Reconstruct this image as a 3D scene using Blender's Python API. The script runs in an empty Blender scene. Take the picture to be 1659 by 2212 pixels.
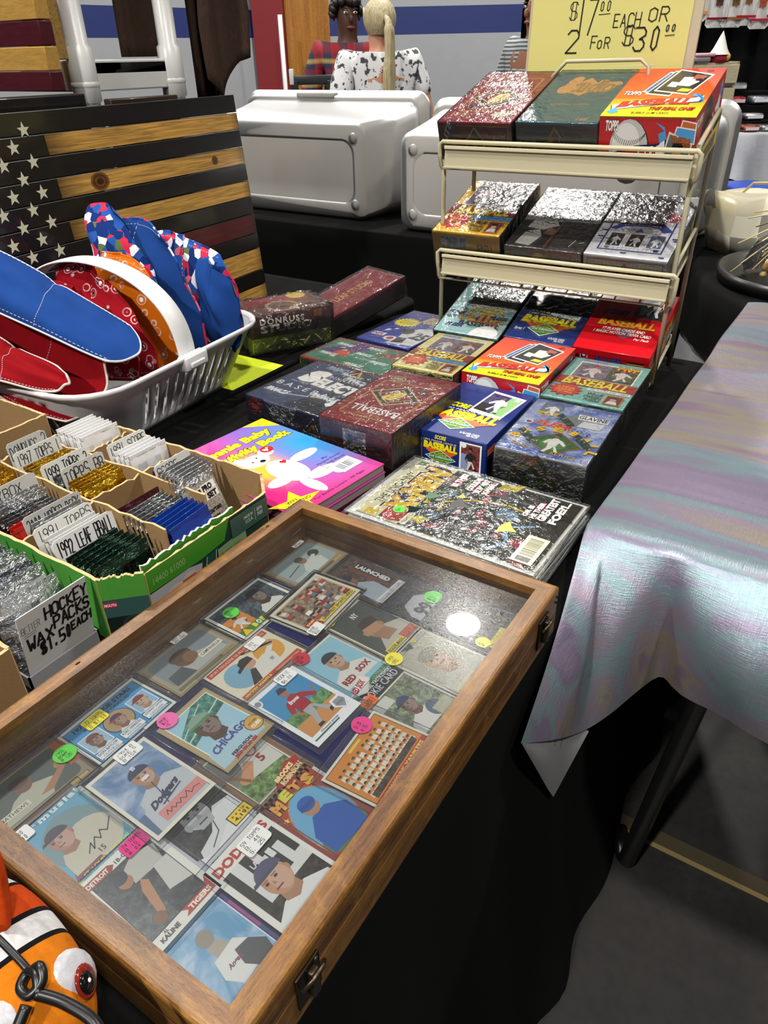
import bpy, bmesh, math, random
from mathutils import Vector, Matrix
random.seed(7)
R_ = math.radians
C = bpy.context.scene.collection
SC = bpy.context.scene
TZ = 0.74                      # table top height; all object coordinates below are measured from the table top

# ---------------------------------------------------------------- camera
cam = bpy.data.cameras.new('camera'); CAM = bpy.data.objects.new('camera', cam); C.objects.link(CAM); SC.camera = CAM
cam.sensor_fit = 'VERTICAL'; cam.sensor_height = 36.0; cam.sensor_width = 27.0
cam.lens = 36.0 * 1550.92 / 2212.0
cam.clip_start = 0.02; cam.clip_end = 60
pitch, yaw, roll = 0.5662875, -0.5847176, -0.0224381
fwd = Vector((math.sin(yaw)*math.cos(pitch), math.cos(yaw)*math.cos(pitch), -math.sin(pitch)))
rgt = Vector((math.cos(yaw), -math.sin(yaw), 0)); dwn = fwd.cross(rgt)
cr, sr = math.cos(roll), math.sin(roll)
rgt2 = cr*rgt - sr*dwn; dwn2 = sr*rgt + cr*dwn
CAM.matrix_world = Matrix.Translation(Vector((0.17837, -0.60657, 0.54779 + TZ))) @ Matrix((rgt2, -dwn2, -fwd)).transposed().to_4x4()

# ---------------------------------------------------------------- light and exposure
SC.view_settings.view_transform = 'Standard'; SC.view_settings.look = 'None'
SC.view_settings.gamma = 1.0; SC.view_settings.use_curve_mapping = False
SC.view_settings.exposure = -0.10
SC.cycles.max_bounces = 12; SC.cycles.transparent_max_bounces = 24; SC.cycles.caustics_reflective = False; SC.cycles.caustics_refractive = False
SC.cycles.use_denoising = True; SC.cycles.sample_clamp_indirect = 6.0
W = bpy.data.worlds.new('hall_air'); SC.world = W; W.use_nodes = True
W.node_tree.nodes['Background'].inputs[0].default_value = (0.93, 0.96, 1.0, 1)
W.node_tree.nodes['Background'].inputs[1].default_value = 0.07
LAMPS = [(-2.62, 5.26, 5.25, 300), (2.6, 4.6, 5.25, 190), (-2.9, -0.3, 5.25, 250), (2.2, -1.4, 5.25, 230), (-7.0, 3.2, 5.25, 240), (-0.6, -5.5, 5.25, 620)]
for i, (x, y, z, e) in enumerate(LAMPS):
    l = bpy.data.lights.new('high_bay_light', 'AREA'); l.shape = 'DISK'; l.size = 0.40; l.energy = e; l.color = (1.0, 0.965, 0.91)
    o = bpy.data.objects.new('high_bay_light', l); C.objects.link(o); o.location = (x, y, z + TZ)

# ---------------------------------------------------------------- colour and materials
def lin(h):
    if isinstance(h, (tuple, list)): return tuple(h[:3]) + (1.0,)
    h = h.lstrip('#')
    if len(h) == 3: h = ''.join(a*2 for a in h)
    o = []
    for k in (0, 2, 4):
        c = int(h[k:k+2], 16)/255
        o.append(c/12.92 if c <= 0.04045 else ((c+0.055)/1.055)**2.4)
    return (o[0], o[1], o[2], 1.0)
def mixc(a, b, t):
    a, b = lin(a), lin(b); return tuple(a[i]*(1-t) + b[i]*t for i in range(3))
MATS = {}
class NT:
    def __init__(s, name):
        s.m = bpy.data.materials.new(name); s.m.use_nodes = True; s.t = s.m.node_tree; s.n = s.t.nodes; s.l = s.t.links
        s.b = s.n['Principled BSDF']; s.out = s.n['Material Output']
    def new(s, typ, **kw):
        n = s.n.new(typ)
        for k, v in kw.items():
            if k.startswith('i_'):
                key = k[2:]; key = int(key) if key.isdigit() else key.replace('_', ' ')
                n.inputs[key].default_value = v
            else: setattr(n, k, v)
        return n
    def link(s, a, b): s.l.new(a, b)
    def set(s, **kw):
        for k, v in kw.items(): s.b.inputs[k.replace('_', ' ')].default_value = v
    def attr(s):
        return s.new('ShaderNodeVertexColor', layer_name='Col').outputs['Color']
    def coord(s, scale=(1, 1, 1), kind='Object'):
        tc = s.new('ShaderNodeTexCoord'); mp = s.new('ShaderNodeMapping'); mp.inputs['Scale'].default_value = scale
        s.link(tc.outputs[kind], mp.inputs['Vector']); return mp.outputs['Vector']
    def noise(s, scale, detail=3, rough=0.55, vec=None, dist=0.0):
        n = s.new('ShaderNodeTexNoise'); n.inputs['Scale'].default_value = scale; n.inputs['Detail'].default_value = detail
        n.inputs['Roughness'].default_value = rough; n.inputs['Distortion'].default_value = dist
        if vec is not None: s.link(vec, n.inputs['Vector'])
        return n.outputs['Fac']
    def ramp(s, fac, stops):
        r = s.new('ShaderNodeValToRGB'); e = r.color_ramp.elements
        while len(e) < len(stops): e.new(0.5)
        for k, (p, c) in enumerate(stops): e[k].position = p; e[k].color = lin(c) if not isinstance(c, (int, float)) else (c, c, c, 1)
        s.link(fac, r.inputs['Fac']); return r.outputs['Color']
    def mix(s, fac, a, b, mode='MIX'):
        n = s.new('ShaderNodeMix', data_type='RGBA', blend_type=mode)
        for sock, v in ((n.inputs[0], fac), (n.inputs[6], a), (n.inputs[7], b)):
            if isinstance(v, (int, float)): sock.default_value = v
            elif isinstance(v, (tuple, list, str)): sock.default_value = lin(v)
            else: s.link(v, sock)
        return n.outputs[2]
    def bump(s, h, strength=0.3, dist=0.002):
        b = s.new('ShaderNodeBump'); b.inputs['Strength'].default_value = strength; b.inputs['Distance'].default_value = dist
        s.link(h, b.inputs['Height']); s.link(b.outputs['Normal'], s.b.inputs['Normal']); return b.outputs['Normal']
    def base(s, c): s.link(c, s.b.inputs['Base Color'])
def simple(name, rough=0.5, metal=0.0, coat=0.0, bump=None, vary=0.0, spec=0.5, sheen=0.0):
    t = NT(name); col = t.attr()
    if vary:
        col = t.mix(1.0, col, t.ramp(t.noise(40, 4), [(0.3, 1.0-vary), (0.7, 1.0)]), 'MULTIPLY')
    t.base(col); t.set(Roughness=rough, Metallic=metal, Coat_Weight=coat, Coat_Roughness=0.06, Specular_IOR_Level=spec)
    if sheen: t.set(Sheen_Weight=sheen, Sheen_Roughness=0.6)
    if bump: t.bump(t.noise(bump[0], 4), bump[1], bump[2])
    return t.m
def m_thin(name, tint, rough, haze, bump=None, ior=1.5, scr=0.0):
    t = NT(name); t.n.remove(t.b)
    fr = t.new('ShaderNodeFresnel'); fr.inputs['IOR'].default_value = ior
    tr = t.new('ShaderNodeBsdfTransparent'); tr.inputs[0].default_value = lin(tint)
    gl = t.new('ShaderNodeBsdfGlossy'); gl.inputs['Roughness'].default_value = rough
    df = t.new('ShaderNodeBsdfDiffuse'); df.inputs[0].default_value = (0.8, 0.8, 0.8, 1)
    m1 = t.new('ShaderNodeMixShader'); m1.inputs[0].default_value = haze; t.link(tr.outputs[0], m1.inputs[1]); t.link(df.outputs[0], m1.inputs[2])
    m2 = t.new('ShaderNodeMixShader'); t.link(fr.outputs[0], m2.inputs[0]); t.link(m1.outputs[0], m2.inputs[1]); t.link(gl.outputs[0], m2.inputs[2])
    if bump:
        b = t.new('ShaderNodeBump'); b.inputs['Strength'].default_value = bump[1]; b.inputs['Distance'].default_value = bump[2]
        v = t.coord(bump[3] if len(bump) > 3 else (1, 1, 1)); t.link(t.noise(bump[0], 3, 0.6, v, 0.8), b.inputs['Height'])
        t.link(b.outputs['Normal'], gl.inputs['Normal']); t.link(b.outputs['Normal'], fr.inputs['Normal'])
    out = m2.outputs[0]
    if scr:                                    # a second, hazier gloss layer for worn, scratched sheet
        g2 = t.new('ShaderNodeBsdfGlossy'); g2.inputs['Roughness'].default_value = 0.22
        m3 = t.new('ShaderNodeMixShader'); m3.inputs[0].default_value = scr; t.link(out, m3.inputs[1]); t.link(g2.outputs[0], m3.inputs[2])
        w = t.new('ShaderNodeTexWave', wave_type='RINGS'); w.inputs['Scale'].default_value = 130; w.inputs['Distortion'].default_value = 55; w.inputs['Detail'].default_value = 4
        t.link(t.coord(), w.inputs['Vector']); r = t.ramp(w.outputs['Fac'], [(0.55, scr*0.3), (0.97, scr*3.0)]); t.link(r, m3.inputs[0])
        out = m3.outputs[0]
    t.link(out, t.out.inputs[0]); return t.m
def m_wood(name, scale, c1, c2, c3, rough=0.4, coat=0.15):
    t = NT(name); v = t.coord(scale)
    n1 = t.noise(6, 5, 0.6, v, 0.6); n2 = t.noise(1.2, 3, 0.5, v)
    col = t.ramp(n1, [(0.25, c1), (0.5, c2), (0.75, c3)])
    col = t.mix(0.45, col, t.ramp(n2, [(0.35, c1), (0.65, c3)]))
    wear = t.noise(38, 5, 0.7, t.coord((1, 1, 1)), 0.5); col = t.mix(t.ramp(wear, [(0.52, 0.0), (0.70, 0.55)]), col, c3)
    pore = t.noise(55, 2, 0.5, v)
    col = t.mix(1.0, col, t.ramp(pore, [(0.30, 0.42), (0.45, 1.0)]), 'MULTIPLY')
    t.base(col); t.set(Roughness=rough, Coat_Weight=coat, Coat_Roughness=0.25)
    t.bump(pore, 0.35, 0.0006); return t.m
def m_grain(name, scale, rough=0.35, coat=0.5, amt=0.55):
    t = NT(name); v = t.coord(scale); n = t.noise(5, 5, 0.62, v, 1.2)
    w = t.new('ShaderNodeTexWave', wave_type='BANDS', bands_direction='Z'); w.inputs['Scale'].default_value = 9; w.inputs['Distortion'].default_value = 7; w.inputs['Detail'].default_value = 3
    t.link(v, w.inputs['Vector'])
    col = t.mix(1.0, t.attr(), t.ramp(n, [(0.3, 1-amt), (0.6, 1.0), (0.8, 1.15)]), 'MULTIPLY')
    col = t.mix(0.55, col, t.ramp(w.outputs['Fac'], [(0.0, 0.45), (0.5, 1.0)]), 'MULTIPLY')
    t.base(col); t.set(Roughness=rough, Coat_Weight=coat, Coat_Roughness=0.08); return t.m
def m_mottle():
    t = NT('print_photo'); v = t.coord()
    n = t.noise(170, 4, 0.7, v); n2 = t.noise(420, 2, 0.6, v)
    col = t.mix(1.0, t.attr(), t.ramp(n, [(0.32, 0.25), (0.5, 0.9), (0.68, 1.9)]), 'MULTIPLY')
    col = t.mix(0.25, col, t.ramp(n2, [(0.4, '#222'), (0.6, '#ddd')]), 'SOFT_LIGHT')
    t.base(col); t.set(Roughness=0.35, Coat_Weight=0.3); return t.m
def m_cloud():
    t = NT('print_cloud'); v = t.coord()
    col = t.mix(t.ramp(t.noise(28, 4, 0.6, v, 0.6), [(0.42, 0.0), (0.72, 0.75)]), t.attr(), '#dfe6f2')
    t.base(col); t.set(Roughness=0.3, Coat_Weight=0.3); return t.m
def m_foil():
    t = NT('foil'); v = t.coord()
    t.base(t.attr()); t.set(Metallic=0.92, Roughness=0.22)
    n = t.noise(70, 4, 0.65, v, 1.0); t.bump(n, 0.9, 0.006); return t.m
def m_floor():
    t = NT('concrete'); v = t.coord()
    col = t.ramp(t.noise(2.2, 6, 0.65, v), [(0.3, '#201f1e'), (0.55, '#2e2c2a'), (0.75, '#413f3b')])
    col = t.mix(1.0, col, t.ramp(t.noise(60, 3, 0.6, v), [(0.3, 0.75), (0.6, 1.0)]), 'MULTIPLY')
    t.base(col); t.set(Roughness=0.55); t.bump(t.noise(30, 4), 0.15, 0.002); return t.m
def m_holo():
    t = NT('holographic_cloth'); v = t.coord((0.7, 5.0, 3.2))
    n = t.noise(2.0, 4, 0.55, v, 0.35)
    col = t.ramp(n, [(0.26, '#9d8fa6'), (0.36, '#8d8098'), (0.43, '#869da3'), (0.50, '#988c9e'), (0.57, '#a09786'), (0.64, '#8e7a96'), (0.72, '#a6a8ac'), (0.80, '#8e8a9a')])
    fx = t.noise(1.0, 3, 0.6, t.coord((60, 60, 1100))); fy = t.noise(1.0, 3, 0.6, t.coord((1000, 45, 30)))
    ad = t.new('ShaderNodeMath', operation='ADD'); t.link(fx, ad.inputs[0]); t.link(fy, ad.inputs[1])
    col = t.mix(1.0, col, t.ramp(ad.outputs[0], [(0.35, 0.62), (0.60, 1.08)]), 'MULTIPLY')
    t.base(col); t.set(Metallic=0.6, Roughness=0.36); t.bump(ad.outputs[0], 0.55, 0.0012); return t.m
def m_fabric(name, kind):
    t = NT(name); v = t.coord(); col = t.attr()
    if kind == 'plain':
        col = t.mix(1.0, col, t.ramp(t.noise(14, 3, 0.5, v), [(0.3, 0.8), (0.7, 1.05)]), 'MULTIPLY')
    elif kind == 'floral':
        vo = t.new('ShaderNodeTexVoronoi'); vo.inputs['Scale'].default_value = 75; t.link(v, vo.inputs['Vector'])
        sp = t.new('ShaderNodeSeparateColor'); t.link(vo.outputs['Color'], sp.inputs[0])
        pat = t.ramp(sp.outputs[0], [(0.0, '#28529e'), (0.3, '#28529e'), (0.34, '#c8304a'), (0.56, '#d86a80'), (0.6, '#e9ecf2'), (0.74, '#5a6f3c'), (0.82, '#16306c'), (1.0, '#3a66b4')])
        pat.node.color_ramp.interpolation = 'CONSTANT'; col = pat
    elif kind == 'bandana':
        vo = t.new('ShaderNodeTexVoronoi'); vo.inputs['Scale'].default_value = 42; t.link(v, vo.inputs['Vector'])
        d = t.ramp(vo.outputs['Distance'], [(0.0, 1.0), (0.16, 1.0), (0.20, 0.0), (0.30, 0.0), (0.34, 0.7), (0.39, 0.0)])
        wv = t.ramp(t.noise(60, 2, 0.5, v), [(0.52, 0.0), (0.56, 1.0)])
        col = t.mix(d, col, '#f0ecec'); col = t.mix(t.mix(1.0, d, wv, 'MULTIPLY'), col, '#0c0a0a')
    t.base(col); t.set(Roughness=0.95, Specular_IOR_Level=0.08); t.bump(t.noise(500, 2), 0.15, 0.0006); return t.m
def m_plush():
    t = NT('plush'); v = t.coord()
    col = t.mix(1.0, t.attr(), t.ramp(t.noise(60, 4, 0.7, v, 1.0), [(0.3, 0.72), (0.7, 1.1)]), 'MULTIPLY')
    t.base(col); t.set(Roughness=0.9, Specular_IOR_Level=0.15); t.bump(t.noise(260, 3, 0.7), 0.5, 0.002); return t.m
def m_fish():
    t = NT('striped_plush'); sp = t.new('ShaderNodeSeparateXYZ'); t.link(t.coord(), sp.inputs[0])
    def mt(op, a, b=None, c=None):
        n = t.new('ShaderNodeMath', operation=op)
        for k, v in enumerate((a, b, c)):
            if v is None: continue
            if isinstance(v, (int, float)): n.inputs[k].default_value = v
            else: t.link(v, n.inputs[k])
        return n.outputs[0]
    y2, z2 = mt('POWER', mt('ABSOLUTE', sp.outputs[1]), 2.0), mt('POWER', mt('ABSOLUTE', sp.outputs[2]), 2.0)
    q = mt('DIVIDE', mt('SUBTRACT', z2, y2), mt('ADD', mt('ADD', y2, z2), 1e-5))
    s_ = mt('ADD', mt('MULTIPLY', sp.outputs[0], 1/0.144), mt('MULTIPLY', q, -0.035)); s_ = mt('ADD', s_, 0.5)
    col = t.ramp(s_, [(0.0, '#c4440a'), (0.105, '#0e0c0e'), (0.13, '#d2d0d0'), (0.19, '#0e0c0e'), (0.215, '#c4440a'), (0.405, '#0e0c0e'), (0.435, '#d6d4d4'), (0.555, '#0e0c0e'), (0.585, '#cf7410')]); col.node.color_ramp.interpolation = 'CONSTANT'
    v = t.coord(); col = t.mix(1.0, col, t.ramp(t.noise(60, 4, 0.7, v, 1.0), [(0.3, 0.74), (0.7, 1.08)]), 'MULTIPLY')
    t.base(col); t.set(Roughness=0.9, Specular_IOR_Level=0.15); t.bump(t.noise(260, 3, 0.7), 0.5, 0.002); return t.m
def m_plaid():
    t = NT('plaid_cloth'); v = t.coord()
    def band(axis, sc):
        w = t.new('ShaderNodeTexWave', wave_type='BANDS', bands_direction=axis); w.inputs['Scale'].default_value = sc; w.inputs['Distortion'].default_value = 1.5; t.link(v, w.inputs['Vector']); return w.outputs['Fac']
    col = t.ramp(band('X', 3.2), [(0.0, '#8c1620'), (0.45, '#a01c26'), (0.55, '#1c2440'), (0.9, '#20304a')])
    col = t.mix(0.5, col, t.ramp(band('Z', 2.6), [(0.0, '#8c1620'), (0.5, '#2c1a30'), (0.85, '#1f3040'), (1.0, '#c8b060')]))
    t.base(col); t.set(Roughness=0.85); return t.m
def m_spots(name, bg, fg, sc, lo):
    t = NT(name); v = t.coord()
    n = t.noise(sc, 2, 0.5, v); t.base(t.mix(t.ramp(n, [(lo, 0.0), (lo+0.05, 1.0)]), bg, fg)); t.set(Roughness=0.85); return t.m
def m_stripes():
    t = NT('striped_knit'); v = t.coord(); w = t.new('ShaderNodeTexWave', wave_type='BANDS', bands_direction='Z'); w.inputs['Scale'].default_value = 16; w.inputs['Distortion'].default_value = 1
    t.link(v, w.inputs['Vector']); t.base(t.ramp(w.outputs['Fac'], [(0.4, '#4c5154'), (0.6, '#9fa4a6')])); t.set(Roughness=0.9); return t.m
def m_hair(name, a, b):
    t = NT(name); v = t.coord((60, 60, 4)); t.base(t.ramp(t.noise(3, 4, 0.6, v), [(0.3, a), (0.7, b)])); t.set(Roughness=0.45); t.bump(t.noise(3, 4, 0.6, v), 0.6, 0.004); return t.m
def m_trans(name, tint, tr):
    t = NT(name); t.n.remove(t.b)
    d = t.new('ShaderNodeBsdfDiffuse'); d.inputs[0].default_value = lin(tint)
    l = t.new('ShaderNodeBsdfTranslucent'); l.inputs[0].default_value = lin(tint)
    g = t.new('ShaderNodeBsdfGlossy'); g.inputs['Roughness'].default_value = 0.42
    p = t.new('ShaderNodeBsdfTransparent')
    a = t.new('ShaderNodeMixShader'); a.inputs[0].default_value = 0.55; t.link(d.outputs[0], a.inputs[1]); t.link(l.outputs[0], a.inputs[2])
    b = t.new('ShaderNodeMixShader'); b.inputs[0].default_value = tr; t.link(a.outputs[0], b.inputs[1]); t.link(p.outputs[0], b.inputs[2])
    f = t.new('ShaderNodeFresnel'); f.inputs[0].default_value = 1.45
    c = t.new('ShaderNodeMixShader'); t.link(f.outputs[0], c.inputs[0]); t.link(b.outputs[0], c.inputs[1]); t.link(g.outputs[0], c.inputs[2])
    t.link(c.outputs[0], t.out.inputs[0]); return t.m
def m_lamp():
    t = NT('lamp_lens'); t.set(Emission_Strength=160.0); t.b.inputs['Emission Color'].default_value = (1, 0.97, 0.92, 1); return t.m
MAKE = dict(
    print=lambda: simple('print', 0.38, coat=0.2), photo=m_mottle, cloud=m_cloud, paper=lambda: simple('paper', 0.8),
    gloss=lambda: simple('gloss_print', 0.22, coat=0.5), foil=m_foil, card=lambda: simple('cardboard', 0.85, vary=0.18, bump=(60, 0.15, 0.001)),
    plain=lambda: simple('plain_paint', 0.5), satin=lambda: simple('satin_plastic', 0.35, spec=0.5), matte=lambda: simple('matte', 0.9, spec=0.2),
    metal=lambda: simple('enamelled_wire', 0.38, vary=0.06), bronze=lambda: simple('bronze', 0.4, metal=0.9),
    black=lambda: simple('black_cloth', 0.92, spec=0.12, bump=(500, 0.2, 0.0006)), cloth=lambda: simple('cloth', 0.9, spec=0.2, vary=0.1, bump=(300, 0.2, 0.0008)),
    felt=lambda: simple('felt', 0.95, spec=0.1, vary=0.3, bump=(240, 0.3, 0.0008)),
    plexi=lambda: m_thin('acrylic_sheet', '#f4f6f6', 0.010, 0.006, None, 1.5, 0.012), holder=lambda: m_thin('clear_card_holder', '#f6f7f9', 0.13, 0.02, None, 1.38),
    film=lambda: m_thin('shrink_film', '#fbfbfb', 0.17, 0.012, (70, 0.55, 0.004), 1.6), bag=lambda: m_thin('polythene_bag', '#f6f6f6', 0.14, 0.02, (40, 0.9, 0.006), 1.4),
    woodx=lambda: m_wood('oak_across', (4, 46, 46), '#331b08', '#633a14', '#94692c'), woody=lambda: m_wood('oak_along', (46, 4, 46), '#331b08', '#633a14', '#94692c'),
    door=lambda: m_wood('varnished_ply', (14, 14, 0.7), '#7a4a16', '#a56a22', '#b97f30', 0.35, 0.3),
    flag=lambda: m_grain('burnt_plank', (1.2, 30, 30)), pine=lambda: m_grain('pine', (4, 30, 30), 0.35, 0.4, 0.3),
    floor=m_floor, holo=m_holo, wall=lambda: simple('wall_paint', 0.6, vary=0.05, bump=(60, 0.1, 0.002)),
    fab=lambda: m_fabric('quilted_cotton', 'plain'), floral=lambda: m_fabric('floral_cotton', 'floral'), bandana=lambda: m_fabric('printed_cotton', 'bandana'),
    towel=lambda: simple('terry_towel', 0.97, spec=0.05, sheen=0.0, vary=0.35, bump=(260, 0.6, 0.002)), plush=m_plush, fish=m_fish, plaid=m_plaid,
    spots=lambda: m_spots('spotted_jersey', '#d4d4d6', '#3a3f40', 34, 0.55), stripes=m_stripes, blonde=lambda: m_hair('blonde_hair', '#8c7c58', '#d0c39c'), dark=lambda: m_hair('dark_hair', '#0e0b0a', '#241c18'),
    skin=lambda: simple('skin', 0.55), bin=lambda: m_trans('frosted_polypropylene', '#cfccc6', 0.10), lamp=m_lamp, glassy=lambda: simple('glossy_plastic', 0.12, coat=0.6))
def mat(k):
    if k not in MATS: MATS[k] = MAKE[k]()
    return MATS[k]

# ---------------------------------------------------------------- mesh builder
class MB:
    def __init__(s): s.v = []; s.f = []; s.mi = []; s.col = []; s.sm = []; s.mats = []; s.M = None
    def _m(s, k):
        if k not in s.mats: s.mats.append(k)
        return s.mats.index(k)
    def addv(s, p):
        p = Vector(p)
        if s.M is not None: p = s.M @ p
        s.v.append(p); return len(s.v)-1
    def face(s, idx, m, c, smooth=False):
        s.f.append(tuple(idx)); s.mi.append(s._m(m)); s.sm.append(smooth)
        s.col.append(c if isinstance(c, list) else lin(c))
    def poly(s, pts, m='print', c='#fff', smooth=False):
        s.face([s.addv(p) for p in pts], m, c, smooth)
    def grid(s, rows, m='print', c='#fff', cu=False, cv=False, smooth=True, flip=False):
        n, k = len(rows), len(rows[0]); ids = [[s.addv(p) for p in r] for r in rows]
        for i in range(n if cu else n-1):
            for j in range(k if cv else k-1):
                a, b, d, e = ids[i][j], ids[i][(j+1) % k], ids[(i+1) % n][(j+1) % k], ids[(i+1) % n][j]
                q = [a, b, d, e]
                if flip: q.reverse()
                cc = c(i, j) if callable(c) else c
                mm = m(i, j) if callable(m) else m
                s.face(q, mm, cc, smooth)
        return ids
    def box(s, x0, y0, z0, x1, y1, z1, m='print', c='#fff', bev=0.0, seg=2, faces=None):
        if bev <= 0:
            p = [(x0,y0,z0),(x1,y0,z0),(x1,y1,z0),(x0,y1,z0),(x0,y0,z1),(x1,y0,z1),(x1,y1,z1),(x0,y1,z1)]
            i = [s.addv(q) for q in p]
            for q in ((0,3,2,1),(4,5,6,7),(0,1,5,4),(1,2,6,5),(2,3,7,6),(3,0,4,7)): s.face([i[k] for k in q], m, c)
            return
        bm = bmesh.new(); bmesh.ops.create_cube(bm, size=1.0)
        for v in bm.verts: v.co = Vector(((x0+x1)/2 + v.co.x*(x1-x0), (y0+y1)/2 + v.co.y*(y1-y0), (z0+z1)/2 + v.co.z*(z1-z0)))
        bmesh.ops.bevel(bm, geom=list(bm.edges), offset=bev, segments=seg, affect='EDGES', profile=0.5)
        big = sorted((f.calc_area() for f in bm.faces), reverse=True)[5]*0.98 if bev < 0.12*min(x1-x0, y1-y0, z1-z0) or bev < 0.004 else None
        s.bm(bm, m, c, True, big)
    def bm(s, bm, m, c, smooth=False, flat_over=None):
        bm.verts.index_update(); base = [s.addv(v.co) for v in bm.verts]
        for f in bm.faces: s.face([base[v.index] for v in f.verts], m, c, smooth and not (flat_over and f.calc_area() >= flat_over))
        bm.free()
    def prism(s, pts, z0, z1, m='print', c='#fff', smooth=False):
        n = len(pts); a = [s.addv((p[0], p[1], z0)) for p in pts]; b = [s.addv((p[0], p[1], z1)) for p in pts]
        s.face(a[::-1], m, c); s.face(b, m, c)
        for i in range(n): s.face([a[i], a[(i+1) % n], b[(i+1) % n], b[i]], m, c, smooth)
    def tube(s, path, r, m='metal', c='#fff', n=8, closed=False, caps=True, sq=None):
        P = [Vector(p) for p in path]; k = len(P); rows = []; prev = None
        for i in range(k):
            if closed: t = P[(i+1) % k] - P[i-1]
            else: t = P[min(i+1, k-1)] - P[max(i-1, 0)]
            t = t.normalized() if t.length > 1e-9 else Vector((0, 0, 1))
            if prev is None:
                u = t.orthogonal().normalized()
            else:
                u = prev - t*prev.dot(t)
                u = u.normalized() if u.length > 1e-6 else t.orthogonal().normalized()
            prev = u; w = t.cross(u); rr = r[i] if isinstance(r, (list, tuple)) else r
            a, b = (rr, rr) if sq is None else (rr, rr*sq)
            rows.append([P[i] + u*a*math.cos(2*math.pi*j/n) + w*b*math.sin(2*math.pi*j/n) for j in range(n)])
        ids = s.grid(rows, m, c, cu=closed, cv=True, smooth=True)
        if caps and not closed:
            s.face(ids[0][::-1], m, c); s.face(ids[-1], m, c)
    def lathe(s, prof, n=24, m='print', c='#fff', cx=0, cy=0, smooth=True, sy=1.0):
        s.grid([[(cx + r*math.cos(2*math.pi*j/n), cy + sy*r*math.sin(2*math.pi*j/n), z) for j in range(n)] for r, z in prof], m, c, cv=True, smooth=smooth)
    def ball(s, c0, r, m='print', c='#fff', n=14, k=9, rot=None):
        c0 = Vector(c0); r = (r, r, r) if isinstance(r, (int, float)) else r; rows = []
        for i in range(k+1):
            th = math.pi*i/k; th = min(max(th, 0.02), math.pi-0.02); row = []
            for j in range(n):
                ph = 2*math.pi*j/n; p = Vector((r[0]*math.sin(th)*math.cos(ph), r[1]*math.sin(th)*math.sin(ph), -r[2]*math.cos(th)))
                if rot is not None: p = rot @ p
                row.append(c0 + p)
            rows.append(row)
        s.grid(rows, m, c, cv=True)
    def mesh(s, name, off=Vector((0, 0, 0))):
        me = bpy.data.meshes.new(name); me.from_pydata([p - off for p in s.v], [], s.f); me.validate(clean_customdata=False)
        for k in s.mats: me.materials.append(mat(k))
        if len(me.polygons) == len(s.f):
            me.polygons.foreach_set('material_index', s.mi); me.polygons.foreach_set('use_smooth', s.sm)
            ca = me.color_attributes.new('Col', 'FLOAT_COLOR', 'CORNER'); buf = []
            for f, c in zip(s.f, s.col):
                if isinstance(c, list):
                    for q in c: buf.extend(lin(q) if isinstance(q, str) else tuple(q[:3]) + (1.0,))
                else: buf.extend(list(c)*len(f))
            ca.data.foreach_set('color', buf)
        else: print('MESH LOST FACES', name, len(me.polygons), len(s.f))
        me.update(); return me
    def bounds(s):
        xs = [p.x for p in s.v]; ys = [p.y for p in s.v]; zs = [p.z for p in s.v]
        return Vector(((min(xs)+max(xs))/2, (min(ys)+max(ys))/2, min(zs)))
    def solo(s, name, label, cat, group=None, kind=None, M=None):
        """one-mesh thing, vertices in table coordinates; its origin goes to the middle of its base"""
        b = s.bounds() if M is None else Vector((0, 0, 0)); o = bpy.data.objects.new(name, s.mesh(name, b)); C.objects.link(o)
        if M is None: o.location = b + Vector((0, 0, TZ))
        else: o.matrix_world = Matrix.Translation((0, 0, TZ)) @ M
        return tag(o, label, cat, group, kind)
    def part(s, name, parent, label=None, world=False, kind=None):
        """a part; vertices in the parent's own frame, or in table coordinates with world=True"""
        if world:
            inv = ORG[parent.name].inverted(); s.v = [inv @ p for p in s.v]
        o = bpy.data.objects.new(name, s.mesh(name)); C.objects.link(o); o.parent = parent
        ORG[o.name] = ORG.get(parent.name, Matrix.Identity(4)).copy()
        if label: o['label'] = label
        if kind: o['kind'] = kind
        return o
ORG = {}
def tag(o, label, cat, group=None, kind=None):
    if label: o['label'] = label
    if cat: o['category'] = cat
    if group: o['group'] = group
    if kind: o['kind'] = kind
    return o
def thing(name, label, cat, loc=(0, 0, 0), rz=0.0, group=None, M=None):
    o = bpy.data.objects.new(name, None); C.objects.link(o); o.empty_display_size = 0.05
    m = M if M is not None else Matrix.Translation(Vector(loc)) @ Matrix.Rotation(rz, 4, 'Z')
    o.matrix_world = Matrix.Translation((0, 0, TZ)) @ m; ORG[o.name] = m
    return tag(o, label, cat, group)
def struct(mb, name):
    o = mb.solo(name, None, None); o['kind'] = 'structure'; return o

# ---------------------------------------------------------------- printing on faces
_TX = {}
def text_tris(s, bold=0.0, shear=0.0, space=1.0):
    k = (s, bold, shear, space)
    if k not in _TX:
        cu = bpy.data.curves.new('type', 'FONT'); cu.body = s; cu.offset = bold; cu.shear = shear; cu.space_character = space; cu.resolution_u = 2; cu.fill_mode = 'FRONT'
        ob = bpy.data.objects.new('type', cu); me = bpy.data.meshes.new_from_object(ob)
        vs = [(v.co.x, v.co.y) for v in me.vertices]; fs = [tuple(p.vertices) for p in me.polygons]
        fs = [f for f in fs if len(f) > 2]
        up = sum(me.polygons[0].normal.z for _ in (0,)) if len(me.polygons) else 1
        if up < 0: fs = [f[::-1] for f in fs]
        if vs:
            x0, x1 = min(p[0] for p in vs), max(p[0] for p in vs); y0, y1 = min(p[1] for p in vs), max(p[1] for p in vs)
            vs = [((x-x0)/max(x1-x0, 1e-6), (y-y0)/max(y1-y0, 1e-6)) for x, y in vs]
        _TX[k] = (vs, fs); bpy.data.objects.remove(ob); bpy.data.curves.remove(cu); bpy.data.meshes.remove(me)
    return _TX[k]
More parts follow.
